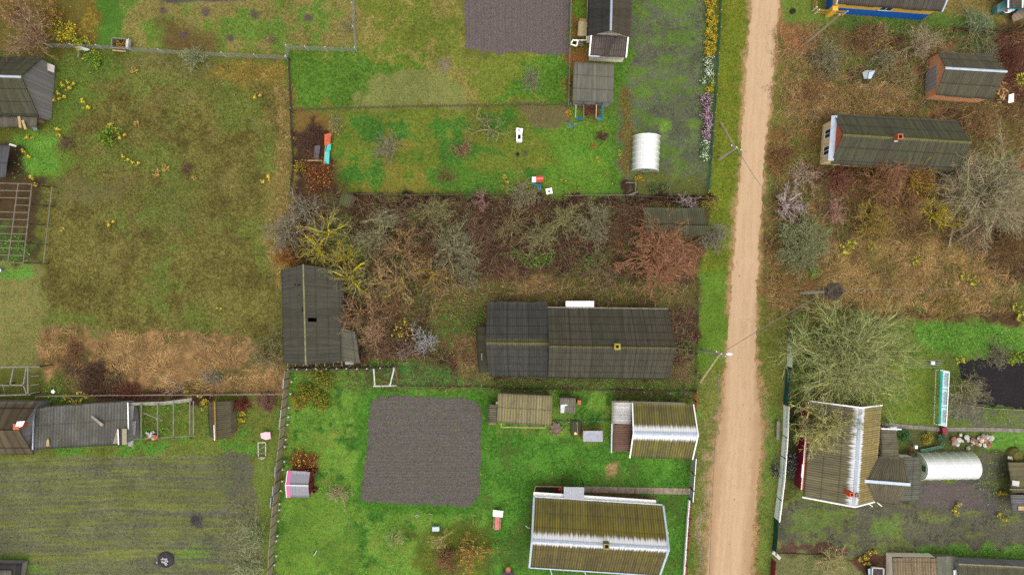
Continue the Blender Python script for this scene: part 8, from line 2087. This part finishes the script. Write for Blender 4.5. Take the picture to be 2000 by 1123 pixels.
wd = Pool()
GW = [(84, 146, 36), (104, 166, 48), (66, 122, 30), (120, 170, 56)]
GD = [(70, 110, 36), (84, 120, 44), (60, 96, 34)]
for poly, dens, cols, size in (([(985, 488), (1040, 490), (1085, 485), (1080, 512), (1050, 525), (1000, 510)], 60, GW, .17), ([(1140, 502), (1162, 505), (1158, 530), (1142, 530)], 60, GW, .17), ([(1000, 445), (1100, 440), (1100, 470), (1010, 475)], 8, GW, .15), ([(925, 440), (960, 445), (950, 475), (920, 470)], 20, GW, .16),
                               ([(1070, 440), (1095, 445), (1080, 465)], 30, GD, .15), ([(850, 600), (940, 600), (935, 665), (870, 660)], 26, GW[:1] + GD, .16),
                               ([(950, 742), (1300, 742), (1350, 738), (1350, 760), (950, 760)], 22, GW + GD, .14), ([(720, 698), (780, 702), (800, 715), (725, 714)], 50, GW, .17),
                               ([(1320, 660), (1348, 668), (1346, 690), (1330, 700)], 60, GW, .15), ([(1270, 395), (1330, 400), (1325, 406), (1262, 404)], 40, GW + GD, .15),
                               ([(1790, 630), (1930, 630), (2000, 660), (1990, 690), (1900, 685), (1800, 690)], 26, GW + GD, .16), ([(90, 740), (140, 740), (128, 800), (85, 795)], 30, GW + GD, .17),
                               ([(275, 790), (375, 790), (375, 855), (275, 858)], 12, GW[:2] + GD, .17), ([(630, 430), (700, 430), (700, 500), (600, 480)], 10, GD, .17), ([(560, 720), (660, 725), (660, 800), (565, 800)], 8, GD, .17),
                               ([(680, 450), (900, 440), (900, 560), (700, 570)], 14, GD + [(110, 124, 50)], .15), ([(840, 560), (950, 570), (945, 690), (860, 690)], 10, GD + GW[:1], .14), ([(600, 580), (850, 580), (840, 650), (690, 690)], 7, GD + [(120, 124, 50)], .15), ([(1100, 480), (1230, 480), (1230, 560), (1100, 560)], 12, GD, .16), ([(0, 470), (60, 460), (60, 515), (0, 515)], 30, GW, .15),
                               ([(1765, 870), (1960, 845), (1990, 880), (1800, 888)], 14, GD + GW[:1], .14), ([(1880, 890), (1960, 900), (1960, 1000), (1900, 960)], 9, GW + GD, .15), ([(1855, 800), (1990, 795), (1990, 830), (1860, 828)], 12, GW + [(150, 150, 60)], .14),
                               ([(1740, 1078), (2010, 1070), (2010, 1100), (1840, 1095)], 30, GW + GD, .15), ([(100, 100), (240, 100), (240, 150), (110, 160)], 9, GD + GW[:1], .16), ([(20, 262), (110, 262), (80, 350), (30, 350)], 12, GW, .13),
                               ([(1590, 40), (1940, 50), (1900, 90), (1600, 62)], 9, GD + GW[:1], .15), ([(1080, 340), (1205, 330), (1205, 378), (1090, 378)], 16, GW + GD, .14), ([(1650, 400), (1720, 380), (1720, 450), (1660, 460)], 8, GD, .15), ([(1560, 520), (1620, 520), (1610, 560), (1560, 545)], 14, GW, .15),
                               ([(600, 640), (700, 640), (700, 700), (600, 700)], 0.1, GD, .14), ([(1900, 150), (1990, 180), (1990, 215), (1920, 215)], 6, GD + [(170, 160, 50)], .15), ([(1240, 0), (1385, 0), (1375, 370), (1230, 370)], 7, [(106, 146, 56), (90, 124, 50), (122, 150, 70)], .11), ([(1210, 170), (1236, 170), (1238, 345), (1210, 345)], 22, [(150, 92, 50), (120, 110, 44), (176, 120, 60), (100, 120, 44)], .14)):
    x, y = scatter(rng, poly, dens)
    n = len(x)
    if n == 0: continue
    z = gzv(x, y) + rng.uniform(.05, .45, n) * (1 if size > .12 else .3)
    V, F = quad_leaves(rng, np.stack([x, y, z], -1), np.full(n, size), flat=.6, aspect=.7)
    wd.add(V, F, jitter_cols(rng, cols, n, 4, .22))
wd.build('weeds', LEAF)

gr = Pool()
for poly, dens, L, h in (([(100, 112), (560, 120), (556, 560), (545, 660), (90, 650), (85, 420)], 15, .26, .2), (SY, 9, .2, .12), ([(236, -5), (700, -5), (700, 100), (236, 100)], 9, .2, .14), ([(572, 100), (1112, 100), (1110, 206), (572, 213)], 9, .2, .14), ([(700, -5), (908, -5), (905, 110), (700, 105)], 9, .2, .14),
                         ([(660, 220), (1112, 210), (1205, 215), (1208, 378), (700, 378)], 9, .2, .12), ([(1405, 0), (1462, 0), (1445, 260), (1430, 420), (1415, 740), (1378, 800), (1362, 760), (1365, 540), (1388, 380), (1398, 180)], 9, .2, .13),
                         ([(1357, 770), (1385, 800), (1375, 1123), (1338, 1123)], 9, .2, .14), ([(0, 880), (480, 885), (490, 1123), (0, 1123)], 6, .16, .1), ([(1515, 50), (1990, 50), (1990, 620), (1490, 630)], 8, .4, .3), ([(1540, 615), (1990, 640), (1990, 690), (1730, 830), (1545, 780)], 10, .24, .18),
                         ([(1480, 640), (1535, 640), (1525, 850), (1510, 1010), (1500, 1123), (1470, 1123), (1492, 850)], 9, .24, .16), ([(1522, 985), (1960, 950), (1990, 1085), (1515, 1078)], 5, .18, .12), ([(85, 790), (560, 780), (550, 890), (0, 895)], 8, .22, .16), ([(0, 515), (90, 515), (90, 720), (0, 720)], 9, .2, .14)):
    x, y = scatter(rng, poly, dens)
    a, b = ground_colours(x[None], y[None])
    t = rng.random((len(x), 1)); colr = a[0] * t + b[0] * (1 - t)
    gr.add(*strands(rng, x, y, L, h, .05, colarr=colr * 1.2, sd=.28))
gr.build('grass', LEAF)

lit = Pool()
for poly, dens, cols in (([(840, 1040), (980, 1040), (980, 1123), (820, 1123)], 5, [(196, 140, 50), (170, 110, 50), (150, 96, 52)]), (SY, .35, [(176, 130, 60), (150, 104, 60), (190, 170, 70)]), ([(640, 225), (1205, 215), (1205, 380), (660, 380)], .35, [(170, 130, 60), (150, 110, 60)]), ([(870, 640), (955, 640), (955, 750), (880, 740)], 8, [(170, 120, 90), (146, 98, 74)]),
                         ([(1115, 0), (1150, 0), (1150, 200), (1112, 205)], 8, [(170, 100, 56), (150, 90, 50), (190, 140, 80)]), ([(385, 790), (550, 790), (540, 880), (440, 880)], 4, [(176, 140, 60), (160, 104, 54)]), ([(880, 670), (950, 660), (950, 745), (890, 735)], 10, [(160, 116, 84), (140, 96, 70)]),
                         ([(1310, 700), (1356, 690), (1356, 745), (1310, 745)], 12, [(176, 140, 110), (150, 112, 84)]), ([(1730, 800), (1830, 740), (1830, 830), (1730, 830)], 2, [(190, 160, 60), (170, 120, 60)]), ([(0, 0), (190, 0), (190, 90), (0, 90)], 5, [(190, 140, 50), (160, 110, 50), (200, 170, 60)]),
                         ([(1880, 880), (1990, 880), (1990, 1010), (1900, 1000)], 2, [(200, 150, 70), (180, 120, 70), (190, 190, 80)]), ([(1160, 760), (1230, 765), (1355, 775), (1350, 792), (1200, 790)], 5, [(140, 80, 60), (120, 90, 60)])):
    x, y = scatter(rng, poly, dens); n = len(x)
    V, F = quad_leaves(rng, np.stack([x, y, gzv(x, y) + .05], -1), np.full(n, .11), flat=.9, aspect=.8); lit.add(V, F, jitter_cols(rng, cols, n, 4))
lit.build('leaves', LEAF)

# stork nest
c = T3
th = thing('stork_nest', 'round dark stick stork nest on top of the pale concrete pole', 'nest', (c.x, c.y, c.z))
n = 900; az = rng.uniform(0, 2 * PI, n); rr = .78 * np.sqrt(rng.uniform(.12, 1, n)); zz = c.z + .05 + .45 * rng.random(n) - .18 * (1 - rr / .8)
p = np.stack([c.x + .25 + np.cos(az) * rr, c.y + np.sin(az) * rr, zz], -1); ta = az + PI / 2 + rng.normal(0, .6, n); d = np.stack([np.cos(ta), np.sin(ta), rng.normal(0, .15, n)], -1) * .3
V, F = tube_mesh(p - d, p + d, np.full(n, .018), np.full(n, .012), 3)
mesh_np('sticks', V, F, BARK, th, col=jitter_cols(rng, [(96, 86, 74), (76, 66, 58), (122, 110, 94)], n, 6))
MB().lathe((c.x + .25, c.y, c.z), [(0, .12), (.5, .14), (.66, .3), (.7, .05), (.3, -.1), (0, -.1)], 16).build('nest_bowl', mat_plain('nest_mud', C(78, 64, 58), .95, .4), th)

# ---------------------------------------------------------- light and camera
w = bpy.data.worlds.new('World'); SC.world = w; w.use_nodes = True
nt = w.node_tree; bg = nt.nodes['Background']
sky = nt.nodes.new('ShaderNodeTexSky'); sky.sky_type = 'NISHITA'; sky.sun_disc = False
SUN_EL, SUN_AZ = math.radians(76), math.radians(165)
sky.sun_elevation = SUN_EL; sky.sun_rotation = SUN_AZ; sky.dust_density = 7.0; sky.air_density = 0.7; sky.ozone_density = 0.6
hs_ = nt.nodes.new('ShaderNodeHueSaturation'); hs_.inputs['Saturation'].default_value = .4   # cloud veil greys the sky
nt.links.new(sky.outputs[0], hs_.inputs['Color']); nt.links.new(hs_.outputs[0], bg.inputs[0]); bg.inputs[1].default_value = 0.15
sl = bpy.data.lights.new('Sun', 'SUN'); sl.energy = 1.3; sl.angle = math.radians(120); sl.color = (1.0, .95, .86)
so = bpy.data.objects.new('Sun', sl); COL.objects.link(so)
dv = Vector((math.sin(SUN_AZ) * math.cos(SUN_EL), math.cos(SUN_AZ) * math.cos(SUN_EL), math.sin(SUN_EL)))
so.rotation_euler = dv.to_track_quat('Z', 'Y').to_euler(); so.location = (0, 0, 60)
cam = bpy.data.cameras.new('Camera'); cam.sensor_width = 36.0; cam.lens = 36.0 * H / (2000 / PPM); cam.clip_start = .5; cam.clip_end = 1500
co = bpy.data.objects.new('Camera', cam); COL.objects.link(co); co.location = (0, 0, H); co.rotation_euler = (0, 0, 0)
SC.camera = co
SC.view_settings.view_transform = 'Standard'; SC.view_settings.look = 'None'; SC.view_settings.gamma = 1.0
SC.view_settings.exposure = 0.38
SC.cycles.use_denoising = False
